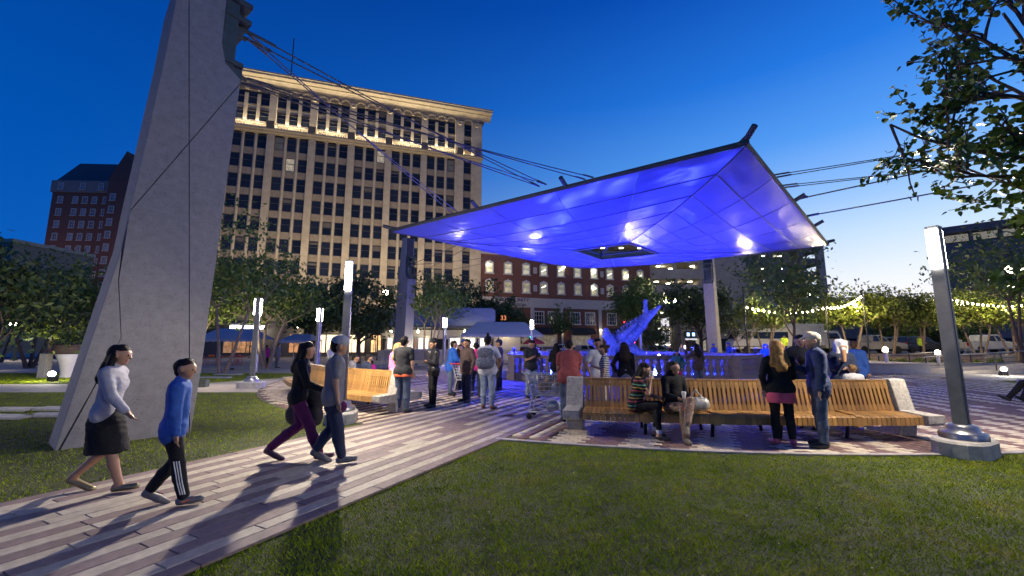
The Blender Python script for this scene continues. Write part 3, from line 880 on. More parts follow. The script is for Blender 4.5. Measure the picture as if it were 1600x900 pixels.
def bench(a0, a1, r, label):
    am = (a0 + a1) / 2
    c = Vector((CX + r * math.cos(R(am)), CY + r * math.sin(R(am)), .028))
    t = empty('curved_bench', c, 0, label, 'bench', 'long curved benches round the plaza')
    step = .0775 / r; n = int(R(a1 - a0) / step)
    def place(me, name, a, **k):
        p = Vector((CX + r * math.cos(a), CY + r * math.sin(a), .028)) - c
        return link(name, me, t, p, a - math.pi / 2)      # local +y points away from the plaza's centre
    e_me = MB().prism(END, .30, Matrix.Rotation(R(90), 4, 'Z')).xform(Matrix.Identity(4)).mesh('end_block', BCONC, bevel=.012)
    for a in (R(a0), R(a1)):
        place(e_me, 'end_block', a)
    first = R(a0) + .19 / r
    last = R(a1) - .19 / r
    n = int((last - first) / step)
    legs = [int(n * f) for f in (.2, .4, .6, .8)]
    for i in range(n):
        a = first + (i + .5) * (last - first) / n
        for s in (-1, 1):
            place(SB[s], 'back_slat', a)
            place(SX[s] if any(abs(i - q) <= 1 for q in legs) and i in legs else SS[s], 'seat_slat', a)
    arc = lambda rr, z, m=24: [Vector((CX + (r + rr) * math.cos(first + (last - first) * k / m), CY + (r + rr) * math.sin(first + (last - first) * k / m), z + .028)) - c for k in range(m + 1)]
    # cap board along the top and the steel carriers beneath
    b = MB(); m = 24; A1, A2 = arc(-.058, .93), arc(.058, .93)
    for k in range(m):
        p = [A1[k], A1[k + 1], A2[k + 1], A2[k]]
        b.add([q for q in p] + [q + Vector((0, 0, .03)) for q in p], [(3, 2, 1, 0), (4, 5, 6, 7), (0, 1, 5, 4), (2, 3, 7, 6)] + ([(3, 0, 4, 7)] if k == 0 else []) + ([(1, 2, 6, 5)] if k == m - 1 else []))
    b.build('top_board', WOOD, t)
    for rr in (-.45, .45):
        b = MB(); b.tube(arc(rr, .335), .025, 6); b.build('steel_rail', BLK, t)
    b = MB(); b.tube(arc(0, .45), .03, 6); b.tube(arc(0, .84), .02, 6); b.build('back_rail', BLK, t)
    for q in legs:
        a = first + (q + .5) * (last - first) / n
        for s in (-1, 1):
            b = MB(); b.tube([(0, s * .40, .36), (0, s * .30, .0)], .03, 8); b.box((0, s * .22, .33), (.06, .44, .05)); place(b.mesh('leg', BLK), 'leg', a)
    return t
bench(-106.3, -84.6, 15.3, 'long curved wooden bench with concrete ends, two women sitting on it')
bench(-151.5, -123.2, 15.15, 'curved wooden bench beyond the walking couple, pale concrete end beside the pink hoodie woman')
bench(-46.6, -36, 15.2, 'curved bench at the plaza rim under the seated pair with stretched legs')

# ================================================================ lamp posts
POLE = mat('lamp_pole', (.20, .20, .20), .42, m=.7, var=.12, sc=9)
DOME = mat('lamp_dome', (.34, .34, .35), .32, m=.8, var=.1)
LBASE = mat('lamp_base_concrete', (.42, .40, .36), .85, var=.2, sc=10, bump=.35, bsc=70)
GLOW = mat('lamp_strip', (1, 1, 1), .4, emit=40, ecol=(1, .95, .86), var=.02)
LCOL = (1, .87, .68)
def rounded(L, w, z0, z1, b, inset=.03, n=6):
    pts = []
    for sx, x0 in ((1, L / 2 - w / 2), (-1, -(L / 2 - w / 2))):
        for k in range(n + 1):
            a = -math.pi / 2 + math.pi * k / n if sx > 0 else math.pi / 2 + math.pi * k / n
            pts.append((x0 + w / 2 * math.cos(a), w / 2 * math.sin(a)))
    m = len(pts); f = 1 - inset / (w / 2)
    vs = [(x, y, z0) for x, y in pts] + [(x, y, z1 - inset) for x, y in pts] + [(x * (1 - inset / (L / 2)), y * f, z1) for x, y in pts]
    b.add(vs, [list(range(m))[::-1], list(range(2 * m, 3 * m))] + [(i, (i + 1) % m, m + (i + 1) % m, m + i) for i in range(m)] + [(m + i, m + (i + 1) % m, 2 * m + (i + 1) % m, 2 * m + i) for i in range(m)])
    return b
def make_lamp(h, s=1.):
    t = empty('lamp_post', (0, 0, 0))
    b = MB(); rounded(1.0, .62, 0, .23, b); b.build('concrete_base', LBASE, t)
    b = MB(); b.lathe([(.27, .23), (.27, .30), (.25, .33), (.19, .34), (.185, .40), (.16, .43), (.10, .44)], 20); b.build('dome', DOME, t)
    # square pole with a groove down each broad face
    b = MB(); w = .085 * s; d = .075 * s; g = .02 * s
    sec = [(-w, -d), (-g, -d), (-g, -d + .02), (g, -d + .02), (g, -d), (w, -d), (w, d), (g, d), (g, d - .02), (-g, d - .02), (-g, d), (-w, d)]
    n = len(sec)
    vs = [(x, y, .42) for x, y in sec] + [(x, y, h) for x, y in sec]
    b.add(vs, [list(range(n))[::-1], list(range(n, 2 * n))] + [(i, (i + 1) % n, n + (i + 1) % n, n + i) for i in range(n)])
    b.build('pole', POLE, t)
    for sx in (-1, 1):
        b = MB(); b.box((sx * (w + .020), 0, h - .34), (.045, d * 1.8, .62)); b.build('light_strip', GLOW, t, bevel=.006)
    b = MB(); b.box((0, 0, h + .012), (w * 2.1, d * 2.1, .024)); b.build('cap', POLE, t)
    return t
LP0 = make_lamp(3.45)
LAMPS = [(6.73, 6.40, R(28), 'nearest tall lamp post, at the foreground lawn corner right of the long bench', 290),
         (-3.62, 9.05, R(-76), 'bright lamp post behind the striding man, with its concrete base by the path', 390),
         (-10.0, 16.2, R(20), 'lamp post on the far grass strip whose two glowing strips both show', 110),
         (-9.6, 20.6, R(70), 'lamp post between the curved bench and the lit cafe front', 110),
         (-4.5, 27.7, R(60), 'lamp post in front of the small tree beside the pavilion', 110),
         (1.45, 30.0, R(60), 'lamp post behind the man reading his phone, beside the white tent', 110),
         (9.6, 31.0, R(60), 'lamp post right behind the alligator sculpture', 110),
         (7.5, -2.6, R(20), 'unseen fill lamp post on the near lawn behind the viewpoint', 200),  # out of view, placed to fill the near lawn
         (-15.5, 6.0, R(10), 'unseen added lamp post on the lawn to the left of the near pylon', 150)]  # added out of view to warm the pylon side and left lawn
for i, (x, y, a, lab, P) in enumerate(LAMPS):
    o = LP0 if i == 0 else copy_tree(LP0)
    o.location = (x, y, .004 if i not in (1,) else .004); o.rotation_euler = (0, 0, a)
    tag(o, lab, 'lamp post', 'square lamp posts of the park')
    ux, uy = math.cos(a), math.sin(a)
    for s in (-1, 1):
        q = Vector((x + ux * s * .17, y + uy * s * .17, 3.12)); lamp('SPOT', q, P * 4.2, LCOL, .05, q + Vector((ux * s, uy * s, -.5)), 166, 1., name='lamp_post_light')
# ================================================================ buildings
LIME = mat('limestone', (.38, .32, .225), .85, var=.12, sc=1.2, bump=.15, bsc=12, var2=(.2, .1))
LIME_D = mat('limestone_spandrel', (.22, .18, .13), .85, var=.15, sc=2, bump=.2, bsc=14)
GLASS = mat('window_glass', (.012, .015, .022), .12, var=.3, spec=.35, rnds=.4)
GLASS_L = mat('window_lit', (.5, .45, .3), .3, emit=.16, ecol=(1, .86, .55), var=.7, sc=3)
GLASS_D = mat('window_dim', (.05, .05, .05), .2, emit=.03, ecol=(1, .9, .7), var=.5, sc=2)
FRAME = mat('window_frame', (.05, .05, .055), .5)
WFRAME = mat('white_frame', (.42, .41, .38), .6, var=.08)
BRICK = mat('red_brick', (.12, .050, .038), .85, var=.25, sc=20, bump=.3, bsc=30, var2=(.3, .15))
def frame_mat(o, ang):
    return Matrix.Translation(o) @ Matrix.Rotation(ang, 4, 'Z')
# --- ten-storey limestone block: local x runs left along its street front, local y out of the wall
ang1 = math.atan2(-.297, -.955)
T1 = empty('office_building', (-6.3, 77.0, 0), ang1, 'tall pale limestone office block with floodlit arched top floor and bold cornice', 'building')
# with x pointing left, the outside of the wall is local +y
Lb, Dp = 50.0, 26.0
def bb(name, m, parent, boxes, bevel=0.):
    b = MB()
    for c, d in boxes: b.box(c, d)
    return b.build(name, m, parent, bevel=bevel)
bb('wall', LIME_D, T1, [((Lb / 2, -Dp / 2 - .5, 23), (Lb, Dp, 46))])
gc = [7.65 + 6.39 * k for k in range(7)]
piers = [.75, 4.15] + [c + 3.195 for c in gc]
pier_box = []
for x in piers:
    w = 1.15 if x > 4.5 else (1.7 if x > 1 else 2.1)
    me = MB().box((0, 0, 22.6), (w, 1.1, 45.2)).box((0, .08, 38.3), (w + .2, 1.2, 1.3)).box((0, .08, 7.6), (w + .25, 1.2, .6)).mesh('pier', LIME, bevel=.04)
    link('pier', me, T1, (x, -.1, 0))
mul = MB().tube([(0, 0, 9.1), (0, 0, 37.2)], .26, 8).box((0, 0, 37.3), (.72, .62, .4)).box((0, 0, 41.8), (.5, .55, 4.6)).mesh('mullion', LIME)
for c in gc:
    for s in (-.95, .95):
        link('mullion', mul, T1, (c + s, .02, 0))
rows = [10.9 + 3.55 * k for k in range(8)]
def window_mesh(w, h):
    b = MB(); b.box((-w / 2 + .04, 0, 0), (.08, .16, h)); b.box((w / 2 - .04, 0, 0), (.08, .16, h)); b.box((0, 0, h / 2 - .04), (w - .162, .16, .08)); b.box((0, 0, -h / 2 + .04), (w - .162, .16, .08)); b.box((0, .0, .12), (w - .162, .12, .06))
    return b.mesh('window', FRAME)
def pane_mesh(w, h, m):
    return MB().box((0, -.03, 0), (w - .1, .03, h - .1)).mesh('pane', m)
wm = window_mesh(1.42, 2.35); pm = [pane_mesh(1.42, 2.35, m) for m in (GLASS, GLASS_L, GLASS_D)]
wm2 = window_mesh(1.42, 1.7); pm2 = pane_mesh(1.42, 1.7, GLASS)
lit = {(5, 7): 2, (6, 6): 1, (5, 6): 2, (4, 6): 2, (3, 5): 2}
BLIND = mat('window_blind', (.09, .08, .07), .8, var=.1)
blm = MB().box((0, -.012, .55), (1.3, .012, .95)).mesh('blind', BLIND)
def put_win(x, z, kind, w_=wm, p_=None):
    o = link('window', w_, T1, (x, .02, z)); link('pane', p_ or pm[kind], o)
    if p_ is None and rnd.random() < .16:
        bl = link('blind', blm, o); bl.scale = (1, 1, rnd.uniform(.3, 1.0)); bl.location.z = .55 * (1 - bl.scale.z) + .3 * (1 - bl.scale.z)
for gi, c in enumerate(gc):
    for k in (-1.9, 0, 1.9):
        for ri, z in enumerate(rows):
            kd = 0
            q = rnd.random()
            if ri in (6, 7) and q < .16: kd = 2 if q > .05 else 1
            put_win(c + k, z, kd)
        put_win(c + k, 40.25, 0, wm2, pm2)
        put_win(c + k, 43.5, 0)
for z in rows + [43.5]:
    put_win(2.55, z, 0)
put_win(2.55, 40.25, 0, wm2, pm2)
# arches over the top windows, rondels on the piers
arch = []
for k in range(9):
    a = math.pi * k / 8; arch.append((math.cos(a), math.sin(a)))
b = MB()
for k in range(8):
    (x0, z0), (x1, z1) = arch[k], arch[k + 1]
    pl = [(x0 * .72, z0 * .72), (x0 * .98, z0 * .98), (x1 * .98, z1 * .98), (x1 * .72, z1 * .72)]
    b.prism(pl, .34)
am_ = b.mesh('arch', LIME)
fan = MB().prism([(x * .715, z * .715) for x, z in arch], .16).mesh('arch_fill', mat('arch_fill_stone', (.16, .13, .09), .85))
for x in [2.55] + [c + k for c in gc for k in (-1.9, 0, 1.9)]:
    o = link('arch', am_, T1, (x, .14, 44.75)); link('arch_fill', fan, o)
rm_ = MB().lathe([(.42, 0), (.42, .2), (.3, .22), (.28, .12), (0, .12)], 12).xform(Matrix.Rotation(R(-90), 4, 'X')).mesh('rondel', LIME)
for x in piers: link('rondel', rm_, T1, (x, .46, 44.6))
# spandrels between the rows, ledges, pierced balcony band, cornice
for z in [r + 1.775 for r in rows[:-1]] + [9.1]:
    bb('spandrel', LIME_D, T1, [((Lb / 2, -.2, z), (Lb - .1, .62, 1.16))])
bb('ledge', LIME, T1, [((Lb / 2, .30, 8.7), (Lb + .3, 1.4, .35))])
bb('balcony_band', LIME, T1, [((Lb / 2, .45, 37.75), (Lb + .8, 1.7, .30)), ((Lb / 2, .2, 37.45), (Lb + .4, 1.2, .28))])
b = MB()
for k in range(5):
    x = (k - 2) * .42
    b.tube([(x - .2, 0, -.32), (x, 0, .3), (x + .2, 0, -.32)], .05, 4); 
b.box((0, 0, .36), (2.4, .16, .10)); b.box((0, 0, -.38), (2.4, .16, .10))
BLC = mat('balcony_silhouette', (.11, .09, .065), .7)  # backlit silhouette of grille and posts put into a dark base colour
gm = b.mesh('balcony_grille', BLC)
for c in gc:
    for s in (-1.28, 1.28): link('balcony_grille', gm, T1, (c + s, 1.12, 38.3))
for x in piers: bb('balcony_post', BLC, T1, [((x, 1.1, 38.45), (1.2, .5, 1.35))], bevel=.05)
bb('top_wall', LIME, T1, [((Lb / 2, -.28, 41.9), (Lb - .12, .35, .75)), ((Lb / 2, -.24, 46.0), (Lb - .12, .5, .9))])
b = MB()
pr = [(.05, 45.85), (.14, 46.05), (.35, 46.35), (.75, 46.55), (1.05, 46.6), (1.05, 46.78), (2.0, 46.80), (2.0, 47.12), (2.2, 47.16), (2.2, 47.4), (0, 47.4)]
vs = [(-2.0 + (2 - y) * .0, y, z) for y, z in pr] + [(Lb + 1, y, z) for y, z in pr]; n = len(pr)
b.add(vs, [list(range(n)), list(range(2 * n - 1, n - 1, -1))] + [(i, (i + 1) % n, n + (i + 1) % n, n + i) for i in range(n)])
b.build('cornice', LIME, T1)
bb('roof', LIME_D, T1, [((Lb / 2 - .5, -Dp / 2 - 1, 46.7), (Lb + 1.0, Dp + 1.9, 1.0))])
bb('roof_antenna', FRAME, T1, [((34.5, -1.5, 52), (.16, .16, 10))])
# storefront
SHOP = mat('shop_glass', (.6, .45, .25), .3, emit=.7, ecol=(1, .74, .38), var=.6, sc=.8)
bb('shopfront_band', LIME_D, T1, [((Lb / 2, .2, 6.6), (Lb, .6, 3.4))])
for i, c in enumerate(gc):
    if i in (1, 2, 4, 5): bb('shop_window', SHOP if i in (2, 4) else GLASS_D, T1, [((c, .0, 2.6), (4.6, .3, 4.2))])
for c in gc:                              # floodlights behind the balcony wash the arches
    lamp('AREA', T1.matrix_basis @ Vector((c, .72, 38.12)), 560, (1, .84, .58), (4.6, .25), T1.matrix_basis @ Vector((c, -.25, 44.5)), name='cornice_flood')
lamp('AREA', T1.matrix_basis @ Vector((2.5, .72, 38.12)), 80, (1, .80, .48), (2, .25), T1.matrix_basis @ Vector((2.5, -.25, 44.5)), name='cornice_flood')

# --- four-storey brick building beside it: local x to the right, local -y out of the wall
ang2 = math.atan2(.297, .955)
T2 = empty('brick_building', (-6.3 + .955 * .4, 77 + .297 * .4, 0), ang2, 'four storey dark red brick building with white framed windows and a grey band of lettering', 'building')
L2 = 37.6
bb('wall', BRICK, T2, [((L2 / 2, 9, 14.9), (L2, 18, 8.2))])
bb('ground_floor', BRICK, T2, [((L2 / 2, 9.1, 4.4), (L2, 18, 8.8))])
BAND = mat('band_stone', (.33, .31, .30), .8, var=.1, sc=3)
bb('band', BAND, T2, [((L2 / 2, 8.95, 9.85), (L2 + .1, 18.2, 1.9))])
bb('parapet', BAND, T2, [((L2 / 2, 9, 19.25), (L2 + .4, 18.5, .5))])
for x in (10.3, 16.4, 25.0, 34.5): bb('pilaster', BAND, T2, [((x, .0, 4.5), (.7, .5, 8.8))])
def win2(w, h, rows_, cols, crown):
    b = MB(); t = .2
    b.box((-w / 2 + t / 2, 0, 0), (t, .3, h)); b.box((w / 2 - t / 2, 0, 0), (t, .3, h)); b.box((0, 0, h / 2 - t / 2), (w - 2 * t - .002, .3, t)); b.box((0, -.06, -h / 2 + .08), (w + .2, .5, .2))
    for k in range(1, cols): b.box((-w / 2 + w * k / cols, .02, 0), (.07, .16, h - 2 * t))
    for k in range(1, rows_): b.box((0, .03, -h / 2 + h * k / rows_), (w - 2 * t, .14, .07))
    if crown:
        b.prism([(-.75, 0), (.75, 0), (.5, .22), (.2, .24), (0, .46), (-.2, .24), (-.5, .22)], .36, Matrix.Translation((0, 0, h / 2 - .002)))
    return b.mesh('window', WFRAME)
w2 = win2(1.65, 2.25, 2, 1, True); w3 = win2(2.25, 2.6, 3, 4, False)
OFF = [mat('office_glow_%d' % k, c, .3, emit=e, ecol=c, var=.7, sc=.9) for k, (c, e) in enumerate((((.55, .5, .28), .20), ((.7, .66, .42), .32), ((.4, .36, .2), .13)))]
p2 = [MB().box((0, .05, 0), (1.4, .04, 2.0)).mesh('pane', m) for m in OFF]
TUBE = mat('ceiling_tube', (1, 1, 1), .4, emit=5, ecol=(1, .97, .78))
tb = [MB().prism([(-.45, .1 + q), (.45, .5 + q), (.45, .62 + q), (-.45, .2 + q)], .02, Matrix.Translation((0, .02, 0))).mesh('ceiling_light', TUBE) for q in (0, -.3)]
p3 = MB().box((0, .05, 0), (2.0, .04, 2.3)).mesh('pane', GLASS)
for k in range(10):
    x = 2.06 - .4 + 3.7 * k
    for z in (16.3, 12.75):
        o = link('window', w2, T2, (x, -.08, z)); link('pane', p2[(k * 3 + int(z)) % 3], o)
        if rnd.random() < .45: link('ceiling_light', tb[rnd.randrange(2)], o, (0, 0, 0))
    if k in (2, 6):
        for z in (16.3, 12.75): bb('vent', BAND, T2, [((x + 1.9, -.05, z), (.75, .2, 1.25))])
for x in (11.7, 14.7, 19.5, 22.8, 27.8, 31.6):
    o = link('window', w3, T2, (x, .02, 7.0)); link('pane', p3, o)
AWN = mat('awning_cloth', (.02, .022, .02), .8)
SHOPD = mat('shop_dim', (.3, .26, .2), .3, emit=.12, ecol=(1, .8, .5), var=.8, sc=1.2)
w4 = win2(4.2, 2.4, 2, 6, False); p4m = MB().box((0, .05, 0), (4.0, .04, 2.2)).mesh('pane', SHOPD)
for x in (7.5, 13.3, 20.7, 29.8):
    b = MB(); b.prism([(0, 0), (1.6, -1.0), (1.6, -1.25), (0, -.3)], 5.4, Matrix.Translation((x, -.1, 5.1)) @ Matrix.Rotation(R(-90), 4, 'Z')); b.build('awning', AWN, T2)
    o = link('window', w4, T2, (x, .02, 2.5)); link('pane', p4m, o)
SCN = mat('sconce_glow', (1, 1, 1), .4, emit=8, ecol=(1, .85, .55))
for x in (16.4, 25.0, 10.3):
    bb('sconce', SCN, T2, [((x, -.35, 4.7), (.3, .15, .3))])
    lamp('POINT', T2.matrix_basis @ Vector((x, -.75, 4.3)), 40, (1, .82, .5), .1, name='sconce_light')
LETT = mat('letter_dark', (.05, .045, .06), .6)
text_mesh('lettering', 'COMMUNITY', 1.0, LETT, T2, (6.6, -.2, 10.3), (R(90), 0, 0), .04)
text_mesh('lettering', 'FOUNDATION', .85, LETT, T2, (6.2, -.2, 9.35), (R(90), 0, 0), .04)
# bright bulbs hung along its upper storeys
BULB = mat('bulb_glow', (1, 1, 1), .4, emit=20, ecol=(1, .93, .70))
for px, z, k in ((760, 16.9, 0), (877, 17.2, 3), (927, 16.9, 5), (980, 16.2, 7), (926, 13.4, 6)):
    x = {760: 1.3, 877: 17.0, 927: 23.7, 980: 31.6, 926: 23.5}[px]
    b = MB(); b.lathe([(0, -.22), (.16, -.15), (.22, 0), (.16, .15), (0, .22)], 8); b.build('wall_light', BULB, T2, (x, -.5, z))

# --- parking garage
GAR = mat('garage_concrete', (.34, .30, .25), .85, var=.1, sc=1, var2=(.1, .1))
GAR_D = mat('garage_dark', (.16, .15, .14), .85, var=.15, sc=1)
DECKL = mat('deck_light', (1, 1, 1), .4, emit=16, ecol=(1, .95, .7))
T3 = empty('parking_garage', (31.5, 93, 0), 0, 'multi storey concrete parking garage with lit decks behind the canopy', 'building')
for k, z in enumerate((2.0, 5.7, 9.4, 13.1, 16.8, 20.5)):
    bb('deck', GAR, T3, [((6, 14, z + .05), (12, 27.4, .3))])
    if k > 1: bb('deck_wall', GAR, T3, [((6, 0, z + 1.0), (12, .3, 2.3))])
    for j in range(3):
        b = MB(); b.box((2 + 4 * j + .7 * k % 2, 4 + 3 * (j % 2), z - .15), (.9, .5, .1)); b.build('deck_light', DECKL, T3)
    lamp('POINT', (36 + (k % 2) * 3, 97.5, z + 3.0), 130, (1, .92, .65), .2, name='deck_lamp')
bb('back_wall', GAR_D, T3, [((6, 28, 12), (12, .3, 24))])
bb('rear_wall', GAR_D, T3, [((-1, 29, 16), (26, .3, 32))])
for k, z in enumerate((20.6, 24.2, 27.9, 31.6)):
    bb('deck', GAR, T3, [((-1, 21, z + .05), (26, 15.4, .3))]); bb('deck_wall', GAR, T3, [((-1, 13.2, z + 1.0), (26, .3, 2.0))])
    for j in range(5):
        b = MB(); b.box((-12 + 5 * j, 16, z - .2), (.9, .5, .1)); b.build('deck_light', DECKL, T3)
for x in (.3, 6, 11.7): bb('column', GAR, T3, [((x, .55, 12), (.6, .6, 24))])
bb('stair_tower', GAR, T3, [((17.3, 4, 12.5), (10.6, 8, 25))])
for z in (18.3, 14.4): bb('tower_window', GLASS_D, T3, [((14.0, -.03, z), (1.5, .1, 2.2))])
for k, z in enumerate((1.6, 4.7, 7.8, 10.9, 14.0, 17.1, 20.2, 23.3)):
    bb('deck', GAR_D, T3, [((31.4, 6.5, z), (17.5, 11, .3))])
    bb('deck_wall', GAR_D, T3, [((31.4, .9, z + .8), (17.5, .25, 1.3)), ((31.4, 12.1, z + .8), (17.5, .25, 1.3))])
    for j in range(3):
        b = MB(); b.box((25 + 4.2 * j, 5, z - .22), (.8, .4, .1)); b.build('deck_light', DECKL, T3)
    if k in (2, 4, 6): lamp('POINT', (58 + k, 98.5, z + 2.6), 60, (1, .92, .65), .2, name='deck_lamp')
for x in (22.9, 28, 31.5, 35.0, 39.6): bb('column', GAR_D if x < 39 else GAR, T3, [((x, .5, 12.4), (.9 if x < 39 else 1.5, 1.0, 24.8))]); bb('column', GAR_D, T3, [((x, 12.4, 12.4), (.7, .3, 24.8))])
# --- dark hotel block at far right with a lit band under its roof
T4 = empty('dark_block', (104, 98, 0), math.atan2(-.667, .745), 'dark windowless tower block with a lit strip of windows under its roof', 'building')
DKB = mat('dark_cladding', (.20, .165, .15), .85, var=.15, sc=1)
bb('wall', DKB, T4, [((22, 12, 12.9), (44, 24, 25.8))])
bb('roof', DKB, T4, [((22, 12, 29.2), (44.4, 24.4, 1.6))])
bb('recess', FRAME, T4, [((22, 12.5, 27.1), (43, 23, 2.6))])
for k in range(9): bb('lit_window', GLASS_L if k % 4 != 3 else GLASS_D, T4, [((3 + 4.6 * k, .8, 27.1), (3.9, .2, 1.7))]); bb('mullion', DKB, T4, [((.8 + 4.6 * k, .5, 27.1), (.5, .6, 2.6))])
BLW = mat('blue_window', (.05, .12, .3), .1, var=.4, spec=.8)
bw = MB().box((0, 0, 0), (.9, .12, 1.1)).mesh('window', BLW)
for i in range(8):
    for j in range(7): link('window', bw, T4, (24.5 + 2.1 * i, -.05, 4 + 3 * j))
# --- red brick hotel far left
T5 = empty('brick_hotel', (-144, 124, 0), R(3), 'distant red brick hotel with a dark mansard roof and gables', 'building')
T5.scale = (1.1, 1.1, 1.20)
BR2 = mat('hotel_brick', (.15, .068, .050), .85, var=.2, sc=6)
SLT = mat('slate_roof', (.07, .075, .085), .7, var=.15, sc=2)
TRM = mat('hotel_trim', (.22, .19, .17), .8)
bb('wall', BR2, T5, [((14, 9, 20.5), (28, 18, 41))]); bb('cornice', TRM, T5, [((14, 8.9, 42.6), (28.6, 18.6, 3.2))])
b = MB(); b.box((13, 9, 47.2), (26.5, 17, 6), taper=.72); b.build('roof', SLT, T5)
bb('wing', BR2, T5, [((24, 3, 22), (13, 12, 44))])
b = MB(); b.prism([(-4, 43.9), (4, 43.9), (0, 51.5)], 5, Matrix.Translation((21.5, -.6, 0))); b.build('gable', BR2, T5)
b = MB(); b.prism([(-4.6, 43.9), (4.6, 43.9), (0, 57)], 9, Matrix.Translation((27, 3, 0)), 0); b.build('gable_roof', SLT, T5)
HW = mat('hotel_window', (.20, .22, .28), .25, var=.4, rnds=.4); HWL = mat('hotel_window_lit', (1, .6, .25), .3, emit=.9, ecol=(1, .52, .16), var=.3)
hw1 = win2(1.5, 2.0, 2, 2, False); hp = [MB().box((0, .05, 0), (1.3, .04, 1.8)).mesh('pane', m) for m in (HW, HWL)]
for j in range(11):
    for i, x in enumerate((2.5, 6.6, 9.2, 11.8, 14.8)):
        o = link('window', hw1, T5, (x, -.05, 6 + 3.3 * j)); link('pane', hp[1 if (j == 5 and i in (1, 2, 3)) else 0], o)
    for x in (19.3, 24.2, 28.4):
        o = link('window', hw1, T5, (x, -3.05, 6 + 3.3 * j)); link('pane', hp[0], o)
for x in (2.5, 8.5, 13.5): 
    o = link('window', hw1, T5, (x, -.45, 42.6)); link('pane', hp[0], o)
ARCHM = mat('lit_arch', (1, .6, .25), .4, emit=.8, ecol=(1, .56, .16), var=.4, sc=.6)
for x in (20, 26): b = MB(); b.prism([(math.cos(math.pi * k / 8) * 2.3, 5.2 + math.sin(math.pi * k / 8) * 2.3) for k in range(9)] + [(-2.3, .2), (2.3, .2)], .2, Matrix.Translation((x, -3.1, 0))); b.build('lit_arch', ARCHM, T5)
# --- low pale building, far left
T6 = empty('low_building', (-146, 92, 0), R(-6), 'low pale flat roofed building at the far left edge', 'building')
bb('wall', LIME_D, T6, [((15, 8, 12), (44, 16, 24))]); bb('parapet', LIME, T6, [((15, 8, 24.4), (44.5, 16.5, .8))])
for i in range(4): bb('window', GLASS if i != 1 else GLASS_L, T6, [((8 + 8 * i, -.05, 20), (1.6, .2, 2))])
# --- cafe row beyond the left lawn
T7 = empty('cafe', (-40, 58, 0), math.atan2(.297, .955), 'row of lit cafe fronts with a white neon strip behind the terrace tables', 'cafe')
bb('wall', FRAME, T7, [((15, 4, 2.6), (44, 6, 5.2))]); bb('canopy_board', GAR_D, T7, [((15, .4, 4.6), (44, 2.4, .3))])
NEON = mat('neon_white', (1, 1, 1), .4, emit=7, ecol=(.95, .95, 1))
bb('neon_strip', NEON, T7, [((2.9, -.85, 4.15), (4.4, .1, .5))])
WARM = [mat('cafe_glow_%d' % k, c, .4, emit=e, ecol=c, var=.9, sc=1.6, det=8) for k, (c, e) in enumerate((((1, .62, .28), .9), ((1, .8, .5), 1.4), ((.8, .42, .18), .16)))]
for x, w, k in ((1.5, 4, 2), (13.5, 3.0, 1), (17, 2.6, 1), (20, 1.4, 0), (24.5, 3.5, 2), (9, 2.2, 2)):
    o = bb('shop_window', WARM[k], T7, [((x, .95, 1.9), (w, .1, 2.6))])
    bb('mullion', FRAME, o, [((x - w * .2, .88, 1.9), (.08, .08, 2.6)), ((x + w * .22, .88, 1.9), (.08, .08, 2.6))])
for x in (0, 5, 9.5, 13, 16, 20, 24): bb('post', STEEL_G, T7, [((x, -.7, 2.2), (.14, .14, 4.4))])
for x in (4, 9, 14, 19, 24):
    b = MB(); b.lathe([(0, -.1), (.12, 0), (0, .1)], 8); b.build('downlight', BULB, T7, (x, -.2, 4.2))
    lamp('POINT', T7.matrix_basis @ Vector((x, -1.6, 3.6)), 220, (1, .74, .42), .2, name='cafe_light')
# --- glass pavilion
T8 = empty('cafe_pavilion', (-14.5, 46, 0), R(4), 'low glazed cafe pavilion with a curved pale roof box and lit serving windows', 'pavilion')
PVW = mat('pavilion_wall', (.50, .46, .40), .7, var=.1)
PVR = mat('pavilion_roof', (.22, .26, .34), .25, var=.1, m=.2)
bb('wall', PVW, T8, [((7.5, 3.5, .55), (16, 6, 1.1)), ((7.5, 4, 2.9), (15.8, 5.4, 1.0)), ((14, 3.5, 2.0), (3, 6, 2.7))])
bb('roof', GAR_D, T8, [((7.6, 3.0, 3.65), (18.5, 8.6, .22))])
b = MB(); b.prism([(-1, 3.77), (12.2, 3.77), (12.7, 4.2), (12.7, 5.6), (12.3, 5.95), (-1, 5.95)], 4.6, Matrix.Translation((0, 3.4, 0))); b.build('roof_box', PVR, T8, bevel=.05)
SERV = mat('serving_glow', (.9, .88, .8), .4, emit=.9, ecol=(1, .93, .76), var=.5, sc=1.3)
sv = win2(1.5, 1.6, 1, 2, False); svp = MB().box((0, .05, 0), (1.3, .04, 1.4)).mesh('pane', SERV)
for x in (1.2, 2.9, 4.6, 8.1, 9.8, 11.5):
    o = link('window', sv, T8, (x, .45, 1.85)); link('pane', svp, o)
for x in (-.2, 5.6, 10.6, 13): bb('post', STEEL_G, T8, [((x, -.6, 1.8), (.12, .12, 3.6))])
bb('counter', PVW, T8, [((3, -.9, 1.05), (6.5, .4, .08)), ((.5, -.9, .5), (.1, .3, 1.0)), ((5.5, -.9, .5), (.1, .3, 1.0))])
for x in (1, 4, 9.2, 10.7, 14.2):
    b = MB(); b.lathe([(.03, .3), (.05, .2), (.14, 0), (.12, -.05), (0, -.07)], 8); b.build('wall_light', BULB, T8, (x, .2, 3.1))
for x in (1.5, 5, 9.5, 13.8): lamp('POINT', T8.matrix_basis @ Vector((x, -.4, 2.9)), 60, (1, .82, .52), .1, name='pavilion_light')
ORG = mat('orange_sign', (1, .35, .1), .4, emit=.7, ecol=(1, .3, .06))
text_mesh('number_sign', '33', .75, ORG, T8, (13.6, .9, 4.75), (R(90), 0, 0), .05)
